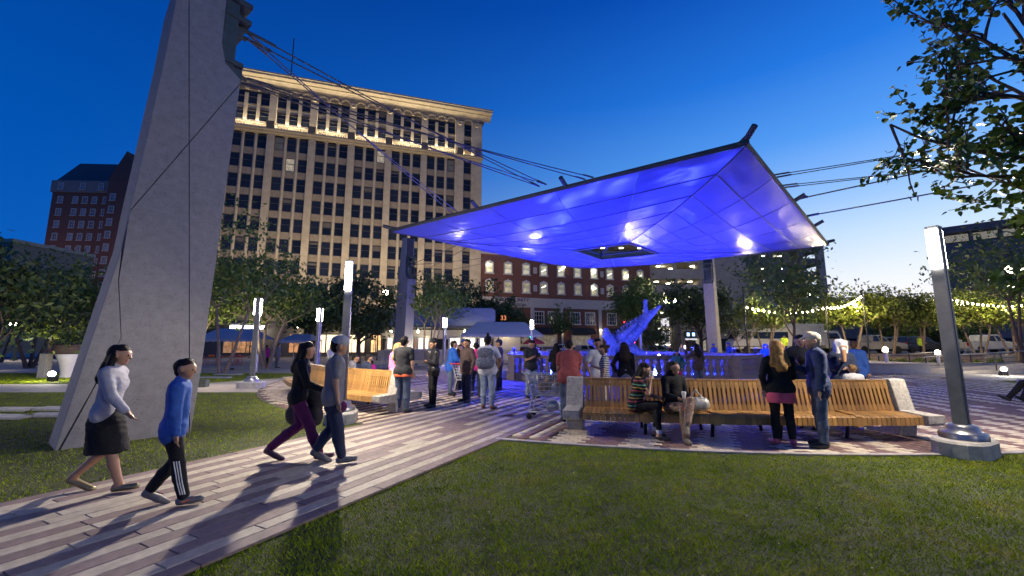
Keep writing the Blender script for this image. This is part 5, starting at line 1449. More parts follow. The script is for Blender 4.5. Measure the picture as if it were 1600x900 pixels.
# --- far figures
far = [('person in hooded blue jacket at the fountain corner', (12.4, 20.4), 195, 1.64, ('jacket', 'blue'), (TR, 'denim'), 'hood', 'royal', 'short', 'black'), ('man in blue shirt next to the hooded person at the fountain corner', (13.3, 20.6), 20, 1.72, ('long', 'blue'), (TR, 'pale'), None, None, 'long', 'black'),
       ('worker in blue shirt bending behind the balustrade', (14.3, 29.6), 240, 1.70, ('long', 'royal'), (TR, 'navy'), 'cap', 'royal', 'short', 'black'), ('worker in blue cap and shirt behind the balustrade beside the pylon', (15.5, 29.8), 260, 1.78, ('long', 'royal'), (TR, 'navy'), 'cap', 'royal', 'short', 'black'),
       ('woman in black jacket in the group beyond the fountain', (12.6, 33.4), 170, 1.62, ('jacket', 'black'), (TR, 'black'), None, None, 'long', 'brown'), ('woman in pale scarf walking beyond the fountain', (13.5, 33.2), 160, 1.66, ('jacket', 'grey'), (TR, 'black'), None, None, 'long', 'blonde'), ('man in dark jacket over pale blue shirt beyond the fountain', (14.2, 32.2), 190, 1.76, ('tee', 'pale'), (TR, 'navy'), None, None, 'short', 'black'),
       ('person in magenta jacket strolling past the terrace tables', (-17.9, 30.5), 20, 1.62, ('jacket', 'magenta'), (TR, 'black'), None, None, 'short', 'black'), ('person in grey patterned shirt strolling beside the magenta jacket', (-17.0, 30.3), 25, 1.72, ('long', 'patt'), (TR, 'grey'), None, None, 'short', 'brown'),
       ('worker in hi-vis yellow vest in front of the lit cafe', (-20.0, 40.5), 160, 1.74, ('jacket', 'yellow'), (TR, 'black'), None, None, 'short', 'black'), ('worker in hi-vis yellow vest near the parked van', (25.4, 38.8), 200, 1.76, ('jacket', 'yellow'), (TR, 'navy'), None, None, 'short', 'black'), ('worker in lime vest between the parked pickups', (38.9, 39.6), 200, 1.74, ('jacket', 'yellow'), (TR, 'black'), None, None, 'short', 'black'),
       ('person in white shirt sitting far behind the phone reading man', (1.6, 26), 180, 1.5, ('tee', 'white'), (TR, 'navy'), None, None, 'short', 'black')]
for lab, at_, fc, hh, tp_, bt_, ht, hmn, hs_, hc_ in far:
    person(lab, at_, fc, hh, 1.05, arms=('fwd', 'down'), skin=1, hair=(hs_, hc_), top=(tp_[0], K[tp_[1]]), bottom=(bt_[0], K[bt_[1]]), shoe=SH['black'], hat=(ht, K[hmn]) if ht else None, res=.020, z=.80 if at_[0] > 24 and at_[1] > 37 else .01)
# people on and behind the left bench
sb = seat_at(-133.0, 14.72)
person('child in white shirt seated on the inner side of the curved bench', seat_at(-140.5, 14.72), 70, 1.50, 1., 'sit', ('lap', 'lap'), 6, (0, 5), 1, ('short', 'black'), ('tee', K['white']), (TR, K['navy']), SH['black'], res=.013, z=Pz)
person('woman with brown hair and pale top standing behind the curved bench', (-7.5, 17.4), 120, 1.66, 1., arms=('fwd', 'fwd'), head=(0, 12), skin=0, hair=('long', 'brown'), top=('long', K['lgrey']), bottom=(TR, K['navy']), shoe=SH['black'], res=.0135, z=Pz)
person('man in grey jacket seated hunched on the inner side of the curved bench', seat_at(-136.0, 14.70), 60, 1.72, 1.1, 'sit', ('lap', 'lap'), 22, (0, 10), 1, ('short', 'black'), ('jacket', K['grey']), (TR, K['black']), SH['black'], res=.013, z=Pz)
person('person in dark navy jacket seated beside the hunched grey man', seat_at(-131.6, 14.70), 50, 1.66, 1.05, 'sit', ('lap', 'lap'), 10, (0, 10), 1, ('short', 'black'), ('jacket', K['navy']), (TR, K['black']), SH['black'], res=.013, z=Pz)
person('toddler in hot pink top beyond the curved bench', (-5.4, 16.2), 330, .98, 1.05, arms=('down', 'down'), skin=1, hair=('short', 'black'), top=('tee', K['hot']), bottom=(TR, K['navy']), shoe=SH['white'], res=.012, z=Pz)

# ---------------------------------------------------------------- things carried
def held(name, label, cat, m, pr, res=.010, wob=0.):
    o_ = np.array(pr[0][0], float)
    V_, F_, _ = sdf_mesh([(np.array(a) - o_, np.array(b) - o_, ra, rb, k, 0, ys) for a, b, ra, rb, k, _, ys in pr], res, False, wob)
    o = link(name, mesh_np(name, V_, F_, m, None, True), None, Vector(o_)); return tag(o, label, cat)
def hand(r, sx): return wpt(r, r[2][sx][2] + r[2][sx][3] * .12)
SILV = mat('silver_leather', (.42, .40, .36), .35, m=.35, var=.25, sc=14, bump=.3, bsc=30)
q = Vector((*seat_at(-98.5, 15.72), .46 + .13))
held('handbag', 'silver grey handbag on the bench beside the woman in floral trousers', 'handbag', SILV, [((q.x - .12, q.y, q.z), (q.x + .12, q.y, q.z), .12, .12, .02, 0, .7), ((q.x - .12, q.y, q.z + .10), (q.x, q.y, q.z + .24), .014, .014, .01, 0, 1), ((q.x, q.y, q.z + .24), (q.x + .12, q.y, q.z + .10), .014, .014, .01, 0, 1)])
q = hand(w3_, -1)
held('shoulder_bag', 'big dark shoulder bag carried by the woman in plum trousers', 'bag', K['char'], [((q.x - .16, q.y + .05, q.z + .12), (q.x + .12, q.y, q.z + .10), .15, .15, .05, 0, .7), ((q.x - .16, q.y + .05, q.z - .12), (q.x + .10, q.y, q.z - .14), .16, .15, .05, 0, .7)], .014, .004)
q = hand(w3_, 1)
held('purse', 'small plum purse hanging from the walking woman in black top', 'purse', K['plum'], [((q.x, q.y, q.z - .20), (q.x + .12, q.y + .05, q.z - .20), .09, .09, .03, 0, .7), ((q.x, q.y, q.z - .06), (q.x + .02, q.y, q.z - .14), .016, .016, .01, 0, 1)], .012)
q = wpt(bp_, bp_[3]((0, -.20, 1.25)))
held('backpack', 'dark grey backpack worn over the white t-shirt', 'backpack', K['patt'], [((q.x - .08, q.y, q.z + .10), (q.x + .08, q.y, q.z + .10), .13, .13, .05, 0, .7), ((q.x - .09, q.y, q.z - .14), (q.x + .09, q.y, q.z - .14), .15, .15, .05, 0, .7)], .012, .004)
SCRN = mat('phone_screen', (.9, .95, 1), .2, emit=4, ecol=(.85, .92, 1)); PHB = mat('phone_body', (.02, .02, .022), .3)
def phone(r, sx, label, lit, face):
    q = hand(r, sx)
    t = empty('phone', q + Vector((0, 0, .04)), R(-face), label, 'phone')
    b = MB(); b.box((0, 0, 0), (.075, .009, .15)); b.build('case', PHB, t, bevel=.003)
    b = MB(); b.box((0, -.0055, 0), (.066, .002, .136)); b.build('screen', SCRN if lit else PHB, t)
    return t
phone(ph2, -1, 'phone with a bright screen held up toward the fountain', True, 350)
phone(ph_, -1, 'dark phone in the hands of the man in black shirt', False, 330)
CUPM = mat('paper_cup', (.62, .60, .56), .7, var=.05); CONE = mat('churro_cone', (.55, .30, .14), .7, var=.2)
q = hand(hw_p, 1)
t_ = empty('snack_cone', q, 0, 'tall brown snack cone with a white top held by the hooded woman', 'food cone')
MB().lathe([(.030, -.07), (.046, .10), (.045, .16)], 12).build('wrapper', CONE, t_); MB().lathe([(.046, .16), (.045, .185), (.02, .21), (0, .215)], 12).build('topping', CUPM, t_)
q = hand(s1_, 1)
tag(MB().lathe([(.028, -.05), (.036, .05), (.03, .07), (0, .085)], 10).build('snack_cup', CUPM, None, q), 'white snack cup raised to the mouth of the eating woman', 'cup')
q = hand(s2_, 1)
tag(MB().lathe([(.012, -.05), (.040, .10), (.034, .115), (0, .12)], 10).build('paper_cone', CUPM, None, q + Vector((0, 0, .02))), 'white paper cone held in the lap of the woman in floral trousers', 'paper cone')
# rolled white cuffs and shirt details as small parts
def bandpart(r, name, p, q_, ra, m, rs=.010):
    Vv, F_, _ = sdf_mesh([(np.array(p) * r[1], np.array(q_) * r[1], ra * r[1], ra * r[1], .005, 0, 1.)], rs)
    link(name, mesh_np(name, Vv, F_, m, None, True), r[0])
for sx in (-1, 1):
    heel, toe, an, kn, hp = s1_[5][sx]
    bandpart(s1_, 'cuff', kn + (an - kn) * .84, kn + (an - kn) * .90, .056, K['white'])
    heel, toe, an, kn, hp = w2_[5][sx]
    for k in (-1, 0, 1):
        b = MB(); o3 = np.array((sx * .068, .022 * k, 0))
        b.tube([(kn * .9 + hp * .1 + o3 * 1.12) * w2_[1], (kn * .45 + an * .55 + o3 * 1.05) * w2_[1], (an + o3 * .98 + np.array((0, 0, .05))) * w2_[1]], .0055, 5); b.build('trouser_stripe', K['white'], w2_[0])
    b = MB(); m_ = (heel * .6 + toe * .4)
    b.prism([(-.05, -.005), (.03, .012), (.07, .035), (.02, .004), (-.03, -.018)], .012, Matrix.Translation(Vector((m_ + np.array((sx * .040, 0, .01))) * w2_[1])) @ Matrix.Rotation(R(90), 4, 'Z')); b.build('shoe_stripe', mat('shoe_orange', (.8, .16, .03), .5), w2_[0])
cr_ = bpy.data.objects
for lab, colr, w_ in (('woman in black cardigan over', K['coral'], 1.12), ('man in black t-shirt and dark', mat('belt_orange', (.65, .13, .05), .8), 1.08)):
    o = [x for x in COL.objects if x.get('label', '').startswith(lab)][0]
    s_ = (1.64 if w_ == 1.12 else 1.78) / 1.75
    zz = (.86, .76, .150) if w_ == 1.12 else (.862, .845, .146)
    Vv, F_, _ = sdf_mesh([(np.array((-.07, 0, zz[0])) * s_, np.array((-.07, 0, zz[1])) * s_, zz[2] * s_, zz[2] * s_ * 1.02, .03, 0, .88), (np.array((.07, 0, zz[0])) * s_, np.array((.07, 0, zz[1])) * s_, zz[2] * s_, zz[2] * s_ * 1.02, .03, 0, .88)], .012)
    m_ = np.abs(Vv[:, 2] / s_ - (zz[0] + zz[1]) / 2) < 9
    Vv[:, 2] = np.clip(Vv[:, 2], (zz[1] - (.055 if w_ == 1.12 else .02)) * s_, (zz[0] + .02) * s_)
    link('shirt_hem', mesh_np('shirt_hem', Vv, F_, colr, None, True), o)
# ================================================================ trees
BARK = mat('bark', (.22, .16, .11), .9, var=.25, sc=9, bump=.5, bsc=40)
BARK_D = mat('dark_bark', (.075, .05, .04), .9, var=.25, sc=9, bump=.5, bsc=40)
def leafmats(n, cols):
    out = []
    for i, c in enumerate(cols):
        m = mat('%s_leaf_%d' % (n, i), c, .55, var=.25, sc=2.2, spec=.3)
        b = m.node_tree.nodes['Principled BSDF']; b.inputs['Transmission Weight'].default_value = 0
        out.append(m)
    return out
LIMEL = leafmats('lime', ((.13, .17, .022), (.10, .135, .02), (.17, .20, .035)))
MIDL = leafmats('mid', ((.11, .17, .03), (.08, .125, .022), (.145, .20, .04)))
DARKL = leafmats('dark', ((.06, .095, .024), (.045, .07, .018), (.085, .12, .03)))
def branch_pts(p, d, L, n, rg, up=.15, wig=.18):
    pts = [p.copy()]; d = d.copy()
    for i in range(n):
        d = d + rg.normal(0, wig, 3) + np.array((0, 0, up)); d /= np.linalg.norm(d)
        p = p + d * L / n; pts.append(p.copy())
    return pts, d
def tree(label, x, y, h, cr, z0, tr, nleaf, ls, lm, stems=1, seed=1, bark=BARK, sparse=1., group='trees of the park', flat=1., trunk_lean=(0, 0)):
    rg = np.random.default_rng(seed)
    t = empty('tree', (x, y, 0), 0, label, 'tree', group)
    tips = []
    tb = MB(); bb_ = MB()
    for k in range(stems):
        a = 2 * math.pi * k / stems + rg.uniform(0, 1)
        d0 = np.array((math.cos(a) * (.30 if stems > 1 else .03) + trunk_lean[0], math.sin(a) * (.30 if stems > 1 else .03) + trunk_lean[1], 1.)); d0 /= np.linalg.norm(d0)
        ht = max(z0 * 1.05, h * .28)
        pts, d = branch_pts(np.array((math.cos(a) * tr * .8 * (stems > 1), math.sin(a) * tr * .8 * (stems > 1), -.05)), d0, ht, 5, rg, .05, .05)
        r0 = tr if stems == 1 else tr * .62
        tb.tube(pts, [r0 * (1.25 - .09 * i if i else 1.5) for i in range(6)], 7)
        nb = 6 if stems == 1 else 4
        for j in range(nb):
            b0 = pts[-1 - (j % 3) * (1 if stems == 1 else 0)]
            a2 = 2 * math.pi * (j + rg.uniform(-.3, .3)) / nb + k
            el = rg.uniform(.45, 1.25)
            d1 = np.array((math.cos(a2) * math.cos(el), math.sin(a2) * math.cos(el), math.sin(el)))
            L1 = min((h - ht) * .75, cr * 1.15) * rg.uniform(.6, 1.)
            p1, e1 = branch_pts(b0, d1, L1, 4, rg, .10, .16)
            bb_.tube(p1, [r0 * f for f in (.55, .45, .36, .28, .2)], 5)
            tips += [p1[3], p1[4]]
            for q in range(3):
                s0 = p1[2 + q % 3]; d2 = e1 + rg.normal(0, .65, 3); d2 /= np.linalg.norm(d2)
                p2, e2 = branch_pts(s0, d2, L1 * rg.uniform(.4, .75), 3, rg, .12, .2)
                bb_.tube(p2, [r0 * f for f in (.24, .17, .11, .06)], 4)
                tips += [p2[2], p2[3]]
    tb.build('trunk', bark, t); bb_.build('branches', bark, t)
    tips = np.array(tips)
    # bring the clumps into the crown's volume
    c = np.array((trunk_lean[0] * h * .6, trunk_lean[1] * h * .6, (h + z0) / 2)); rz_ = (h - z0) / 2
    extra = rg.normal(0, 1, (int(len(tips) * .55), 3)); extra /= np.linalg.norm(extra, axis=1)[:, None]
    extra = c + extra * np.array((cr, cr, rz_)) * rg.uniform(.55, .98, (len(extra), 1))
    q = (tips - c) / np.array((cr, cr, rz_)); n_ = np.linalg.norm(q, axis=1); q[n_ > 1] /= n_[n_ > 1][:, None]
    cl = np.concatenate([c + q * np.array((cr, cr, rz_)), extra])
    cw = rg.uniform(.3, 1.4, len(cl)) ; cw /= cw.sum()
    ci = rg.choice(len(cl), nleaf, p=cw)
    spread = cr * .20 * sparse
    off = np.clip(rg.normal(0, 1, (nleaf, 3)), -1.7, 1.7); off *= (spread * rg.uniform(.4, 1.25, (len(cl), 1)))[ci]; off[:, 2] *= .7
    P = cl[ci] + off
    P[:, 2] = np.maximum(P[:, 2], z0 * .8)
    link('crown', leaf_cloud(P, ls, lm, rg), t)['kind'] = 'stuff'
    return t
def leaf_cloud(P, ls, lm, rg):
    n = len(P)
    u = rg.normal(0, 1, (n, 3)); u[:, 2] -= .3; u /= np.linalg.norm(u, axis=1)[:, None]
    w = np.cross(u, rg.normal(0, 1, (n, 3))); w /= np.linalg.norm(w, axis=1)[:, None]
    s = ls * rg.uniform(.6, 1.4, (n, 1))
    nn = np.cross(u, w) * s * .18
    V = np.stack([P - u * s, P + w * s * .48 + nn, P + u * s, P - w * s * .48 + nn], 1).reshape(-1, 3)
    return mesh_np('crown', V, np.arange(4 * n).reshape(-1, 4), lm, rg.choice(len(lm), n))
# left side
tree('slender tree with loose green crown right behind the near pylon edge', -16.9, 24.5, 10.2, 2.9, 3.6, .13, 2600, .13, MIDL, 2, 21, BARK, 1.1, trunk_lean=(.05, 0))
tree('multi stemmed tree with pale trunk beside the terrace tables', -17.3, 29.5, 7.6, 3.7, 3.2, .16, 5200, .15, MIDL, 3, 22)
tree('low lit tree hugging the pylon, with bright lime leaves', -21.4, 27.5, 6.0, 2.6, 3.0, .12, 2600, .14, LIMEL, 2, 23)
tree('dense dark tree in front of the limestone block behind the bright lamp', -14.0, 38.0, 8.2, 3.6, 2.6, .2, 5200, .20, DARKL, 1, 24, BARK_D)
tree('dark bushy tree left of the glass pavilion', -20.5, 43.0, 8.0, 3.6, 2.6, .2, 4600, .20, DARKL, 1, 44, BARK_D)
tree('thin vase shaped young tree between the pavilion and its lamp', -7.3, 36.5, 7.9, 2.9, 3.4, .12, 3000, .15, MIDL, 3, 25, BARK, 1.2)
tree('dark broad tree behind the pavilion roof box', -8.2, 54, 11.0, 3.9, 3.4, .22, 5200, .23, DARKL, 1, 26, BARK_D)
tree('dark tree in front of the lettering band of the brick building', -3.6, 57, 10.2, 3.6, 3.2, .22, 4800, .23, DARKL, 1, 27, BARK_D)
tree('low black green tree behind the white tent', -.6, 55, 7.0, 2.8, 2.2, .2, 3600, .2, DARKL, 1, 47, BARK_D)
tree('spindly street tree in front of the tall brick windows', 8.2, 70, 9.2, 2.3, 4.0, .12, 1500, .2, MIDL, 1, 28, BARK_D, 1.3)
tree('round green street tree at the garage end of the brick building', 18.6, 62, 12.0, 4.6, 4.4, .2, 5200, .24, MIDL, 1, 29, BARK_D)
tree('large dense dark tree in front of the garage, left of the far pylon', 22.6, 50, 10.2, 4.2, 3.4, .22, 6500, .22, DARKL, 1, 30, BARK_D)
tree('small leafy street tree below the twin street lamp', 17.6, 52, 5.6, 2.0, 1.2, .1, 1600, .16, DARKL, 1, 31, BARK_D)
tree('tall dark leaved tree right of the far pylon with a bare straight stem', 21.2, 31.5, 9.6, 3.3, 3.6, .11, 3600, .16, MIDL, 1, 32, BARK_D, 1.25, trunk_lean=(-.03, 0))
tree('bare twiggy shrub tree beside the far pylon', 22.0, 39, 7.6, 2.3, 2.0, .10, 700, .13, DARKL, 3, 33, BARK, 1.2)
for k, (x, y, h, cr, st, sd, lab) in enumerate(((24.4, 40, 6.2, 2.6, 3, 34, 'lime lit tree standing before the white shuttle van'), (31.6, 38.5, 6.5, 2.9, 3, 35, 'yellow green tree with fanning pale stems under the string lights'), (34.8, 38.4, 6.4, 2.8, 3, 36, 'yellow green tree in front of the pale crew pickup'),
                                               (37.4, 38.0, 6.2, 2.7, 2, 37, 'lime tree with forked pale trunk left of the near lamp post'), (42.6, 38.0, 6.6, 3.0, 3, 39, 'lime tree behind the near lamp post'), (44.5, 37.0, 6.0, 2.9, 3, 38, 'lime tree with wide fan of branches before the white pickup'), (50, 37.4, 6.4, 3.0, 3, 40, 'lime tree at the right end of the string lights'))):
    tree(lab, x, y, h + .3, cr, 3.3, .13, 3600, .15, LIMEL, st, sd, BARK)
tree('rounded dark tree on the skyline behind the string lights', 50, 66, 10.5, 4.6, 3, .22, 4000, .26, DARKL, 1, 41, BARK_D)
tree('low dark tree on the skyline between lime trees', 62, 66, 7.8, 4.6, 2.4, .22, 3600, .26, DARKL, 1, 42, BARK_D)
tree('dark tree on the skyline left of the near lamp post', 72, 68, 7.6, 4.8, 2.4, .22, 3600, .26, DARKL, 1, 43, BARK_D)
tree('mid height tree with fine twigs in front of the dark tower block', 33.0, 27.0, 9.3, 3.7, 4.4, .14, 2500, .14, MIDL, 2, 45, BARK_D, 1.3)
# far left
tree('dark glossy leaved tree at the left edge of the lawn', -23.8, 18.6, 6.6, 3.0, 1.2, .12, 3800, .15, DARKL, 3, 51, BARK_D, 1.2)
tree('bare spreading tree in front of the low pale building', -34.5, 30.0, 8.6, 4.0, 2.6, .16, 1700, .13, DARKL, 3, 52, BARK_D, 1.3)
tree('small lamp lit green tree beside the traffic signal', -40.0, 36.0, 6.2, 3.4, 2.6, .14, 4600, .17, LIMEL, 1, 53, BARK)
tree('olive leaved tree between the brick hotel and the near pylon', -34.0, 33.0, 8.4, 2.6, 3.2, .14, 2600, .15, MIDL, 2, 54, BARK)
tree('dark street tree at the far left corner', -49.0, 40.0, 7.4, 3.4, 2.6, .16, 3000, .18, DARKL, 2, 55, BARK_D)
# the big pear tree whose boughs hang into the picture, its larger leaves single
rg = np.random.default_rng(61)
pt = empty('tree', (6.05, 3.9, 0), 0, 'close leafy pear tree whose dark boughs hang down in the upper right corner', 'tree')
tb = MB(); trunk = [np.array(p) for p in ((0, 0, 0), (.02, .02, .8), (0, .05, 1.6), (-.03, .06, 2.4), (-.06, .08, 3.3), (-.04, .1, 4.4), (0, .1, 5.6), (.03, .1, 6.8))]
tb.tube(trunk, [.13, .11, .105, .10, .085, .065, .045, .02], 9); tb.build('trunk', BARK_D, pt)
br = MB(); spots = []
def twig(p, d, L, r, lvl):
    pts, e = branch_pts(p, d, L, 6, rg, .05 if lvl else .03, .10 + .03 * lvl)
    br.tube(pts, list(np.linspace(r, r * .35, 7)), 5 if lvl < 2 else 4)
    if lvl >= 1:
        for i in range(2, 7): spots.append((pts[i], e))
        for i in range(6): spots.append((pts[rg.integers(2, 7)], e))
    if lvl < 2:
        for q in range(5 if lvl == 0 else 3):
            i = rg.integers(2, 7); a = rg.normal(0, .62, 3); dd = e + a; dd /= np.linalg.norm(dd)
            twig(pts[i], dd, L * rg.uniform(.38, .62), r * .5, lvl + 1)
for z, az, el, L in ((2.4, 150, .70, .9), (2.5, 215, .6, .9), (2.6, 185, .8, 1.15), (2.8, 120, .6, 1.3), (2.7, 60, .6, 1.5), (3.0, 165, .85, 1.3), (3.1, 230, .7, 1.3), (3.2, 10, .6, 1.6), (3.3, 140, .7, 1.9), (3.6, 190, .75, 1.75), (3.8, 100, .7, 1.7), (4.1, 160, .9, 1.8), (4.4, 210, .8, 1.7), (4.6, 130, .9, 1.6), (4.9, 180, .9, 1.6), (5.4, 150, 1., 1.4), (5.6, 60, .9, 1.4), (5.8, 230, 1., 1.3), (2.4, 172, .35, .8), (2.75, 195, .45, 1.1), (2.55, 240, .5, 1.2), (2.9, 300, .6, 1.6), (3.3, 160, .45, 1.25), (3.9, 172, .6, 1.4)):
    b0 = np.array((0, .08, z)); d = np.array((math.cos(R(az)) * math.cos(el), math.sin(R(az)) * math.cos(el), math.sin(el)))
    twig(b0, d, L, .034, 0)
br.build('branches', BARK_D, pt)
PEAR = leafmats('pear', ((.10, .165, .026), (.07, .115, .022), (.14, .20, .035)))
def leaf_shape(m):
    b = MB(); pr = [(0, 0), (.26, .06), (.44, .24), (.42, .46), (.26, .72), (0, 1.0)]
    vs = [(0, y, .0 - .10 * y * y) for x, y in pr] + [(x, y, .10 * x - .10 * y * y) for x, y in pr[1:-1]] + [(-x, y, .10 * x - .10 * y * y) for x, y in pr[1:-1]]
    fs = [(0, 6, 1), (1, 6, 7, 2), (2, 7, 8, 3), (3, 8, 9, 4), (4, 9, 5), (0, 1, 10), (1, 2, 11, 10), (2, 3, 12, 11), (3, 4, 13, 12), (4, 5, 13)]
    b.add(vs, fs, 0, True); return b
lf = [leaf_shape(m).mesh('leaf', m) for m in PEAR]
leafV = np.array(leaf_shape(None).v); LV = []; LF = []; LM = []
rows_ = []
for p, e in spots:
    for _ in range(rg.integers(1, 3)):
        q = p + rg.normal(0, .035, 3)
        rows_.append((q, e + rg.normal(0, .8, 3) + np.array((0, 0, -.75)), rg.uniform(.045, .09)))
wpos = np.array([r_[0] + np.array((6.05, 3.9, 0)) for r_ in rows_])
dist = np.linalg.norm(wpos - np.array((0, 0, 1.6)), axis=1)
inside = (wpos[:, 0] / np.maximum(wpos[:, 1], .1) < 1.24) & (wpos[:, 1] > .5)
rank = np.argsort(dist + np.where(inside, 0, 100))
fq = [(0, 6, 1, 1), (1, 6, 7, 2), (2, 7, 8, 3), (3, 8, 9, 4), (4, 9, 5, 5), (0, 1, 10, 10), (1, 2, 11, 10), (2, 3, 12, 11), (3, 4, 13, 12), (4, 5, 13, 13)]
tri = [(a, b, c) for a, b, c, d in fq] + [(a, c, d) for a, b, c, d in fq if c != d and d != b]
for n_, i in enumerate(rank):
    q, d, s = rows_[i]
    d = Vector(d).normalized(); rot = d.to_track_quat('Y', 'Z').to_matrix().to_4x4() @ Matrix.Rotation(rg.uniform(-1.2, 1.2), 4, 'Y')
    if n_ < 298:
        o = link('leaf', lf[rg.integers(0, 3)], pt); o.matrix_local = Matrix.Translation(q) @ rot @ Matrix.Scale(s, 4)
    else:
        M3 = np.array(rot.to_3x3()); LV.append(q + (leafV * s) @ M3.T); LF.append(np.array(tri) + 14 * (len(LV) - 1)); LM += [int(rg.integers(0, 3))] * len(tri)
o = link('leaves', mesh_np('leaves', np.concatenate(LV), np.concatenate(LF), PEAR, LM, True), pt); o['kind'] = 'stuff'

# ================================================================ string lights
BULBW = mat('string_bulb', (1, 1, 1), .4, emit=30, ecol=(1, .82, .48))
WIRE = mat('wire', (.02, .02, .02), .6)
bulb = MB().lathe([(0, -.07), (.05, -.04), (.06, 0), (.045, .04), (.02, .07), (.02, .10)], 8).mesh('bulb', BULBW)
for (p, q, sg, lab, n) in (((18.4, 32.6, 4.75), (25.6, 33.6, 4.75), .45, 'strand of warm bulbs hanging beside the far pylon', 15), ((25.6, 33.6, 4.75), (29.4, 34.4, 5.85), .35, 'strand of warm bulbs rising past the garage end', 11), ((27.4, 33.0, 5.2), (31.0, 37.0, 5.4), .30, 'strand of warm bulbs over the yellow green trees', 10), ((36.2, 34.0, 5.5), (47.5, 36.5, 5.5), .45, 'strand of warm bulbs right of the near lamp post', 20)):
    p, q = Vector(p), Vector(q)
    t = empty('string_lights', p, 0, lab, 'string lights', 'strands of string lights over the plaza edge')
    pts = [p.lerp(q, i / 16) - Vector((0, 0, 4 * (i / 16) * (1 - i / 16) * sg)) - p for i in range(17)]
    b = MB(); b.tube(pts, .012, 4); b.build('wire', WIRE, t)
    for i in range(n):
        f = (i + .5) / n; w = p.lerp(q, f) - Vector((0, 0, 4 * f * (1 - f) * sg + .12)) - p
        o = link('bulb', bulb, t, w); o.scale = (1.1,) * 3
        if i % 5 == 2: lamp('POINT', w + p - Vector((0, 0, .2)), 330, (1, .80, .45), .1, name='string_light')
b = MB(); b.tube([(0, 0, 0), (0, 0, 6.2)], .05, 8); b.box((0, 0, 6.2), (.14, .14, .08)); pm_ = b.mesh('light_pole', BLK)
for x, y, l in ((18.4, 32.6, 'beside the far pylon'), (25.6, 33.6, 'at the shuttle van'), (29.4, 34.4, 'before the yellow green trees'), (36.2, 34.0, 'behind the near lamp post'), (47.5, 36.5, 'at the far right end')):
    tag(link('light_pole', pm_, None, (x, y, 0)), 'slim black pole holding the string lights ' + l, 'pole', 'poles of the string lights')

# ================================================================ street lamps and signals
GLOB = mat('street_globe', (1, 1, 1), .4, emit=24, ecol=(1, .93, .72))
IRON = mat('green_iron', (.03, .045, .035), .5, m=.3)
for x, y, z, n, P, lab in ((24.0, 62, 8.2, 2, 2200, 'twin globe street lamp left of the dense tree before the garage'), (42.5, 60, 8.9, 2, 3200, 'brilliant twin street lamp in front of the garage deck'), (47.6, 38.2, 8.6, 2, 1300, 'twin street lamp shining in front of the dark tower block'), (-53.5, 45, 3.75, 2, 350, 'twin globe lamp in the far left trees'), (-14.6, 47.4, 7.6, 1, 300, 'round globe street lamp above the pavilion roof'),
                        (43.6, 39.9, 5.6, 1, 700, 'single street lamp over the parked pickups'), (75, 56, 6.8, 2, 1500, 'twin street lamp behind the lime trees'), (66, 64, 8.3, 1, 200, 'faint high street lamp on the skyline'), (-62, 44, 4.3, 1, 120, 'single lamp at the left picture edge')):
    t = empty('street_light', (x, y, 0), 0, lab, 'street lamp', 'street lamps round the square')
    b = MB(); b.lathe([(.22, 0), (.22, .3), (.12, .5), (.08, 1), (.06, z - .3), (.09, z - .25)], 10); b.build('post', IRON, t)
    if n == 2:
        b = MB(); b.tube([(-.75, 0, z - .25), (-.4, 0, z - .45), (.4, 0, z - .45), (.75, 0, z - .25)], .05, 6); b.build('arm', IRON, t)
    for k in range(n):
        xx = (-.75, .75)[k] if n == 2 else 0
        b = MB(); b.lathe([(.12, -.24), (.30, -.12), (.36, .08), (.26, .30), (.10, .42), (0, .46)], 12, (xx, 0, z)); b.build('globe', GLOB, t)
    lamp('POINT', (x, y - .65, z), P, (1, .88, .62), .3, name='street_light_lamp')
YEL = mat('signal_yellow', (.45, .22, .02), .5); REDL = mat('signal_red', (1, .02, .05), .4, emit=14, ecol=(1, .02, .06)); GRNL = mat('signal_green', (0, 1, .3), .4, emit=6, ecol=(.02, 1, .3)); SGN = mat('sign_green', (.005, .14, .08), .5, emit=.10, ecol=(.02, .5, .3)); WHT = mat('sign_white', (.8, .8, .8), .5, emit=.8)
t = empty('traffic_signal', (-49.5, 50, 0), 0, 'mast arm with yellow signal heads showing red and a green street name sign', 'traffic signal')
b = MB(); b.tube([(0, 0, 0), (0, 0, 7.4)], .13, 8); b.build('mast', IRON, t); b = MB(); b.tube([(0, 0, 5.6), (-4, 0, 6.3), (-14, 0, 6.9)], .08, 6); b.build('arm', IRON, t)
for x in (-6.6, -12.2):
    b = MB(); b.box((x + .35, -.2, 6.35), (1.6, .25, .55)); o = b.build('signal_head', YEL, t, bevel=.03)
    for k in range(3): MB().lathe([(.20, -.02), (.20, .02), (0, .03)], 12).xform(Matrix.Translation((x - .15 + .5 * k, -.34, 6.35)) @ Matrix.Rotation(R(90), 4, 'X')).build('signal_lens', REDL if k == 0 else BLK, o)
b = MB(); b.box((-3.4, -.15, 6.35), (2.9, .06, .58)); o = b.build('street_sign', SGN, t)
text_mesh('lettering', 'N  Oregon', .46, WHT, o, (-3.4, -.19, 6.35), (R(90), 0, 0), .004)
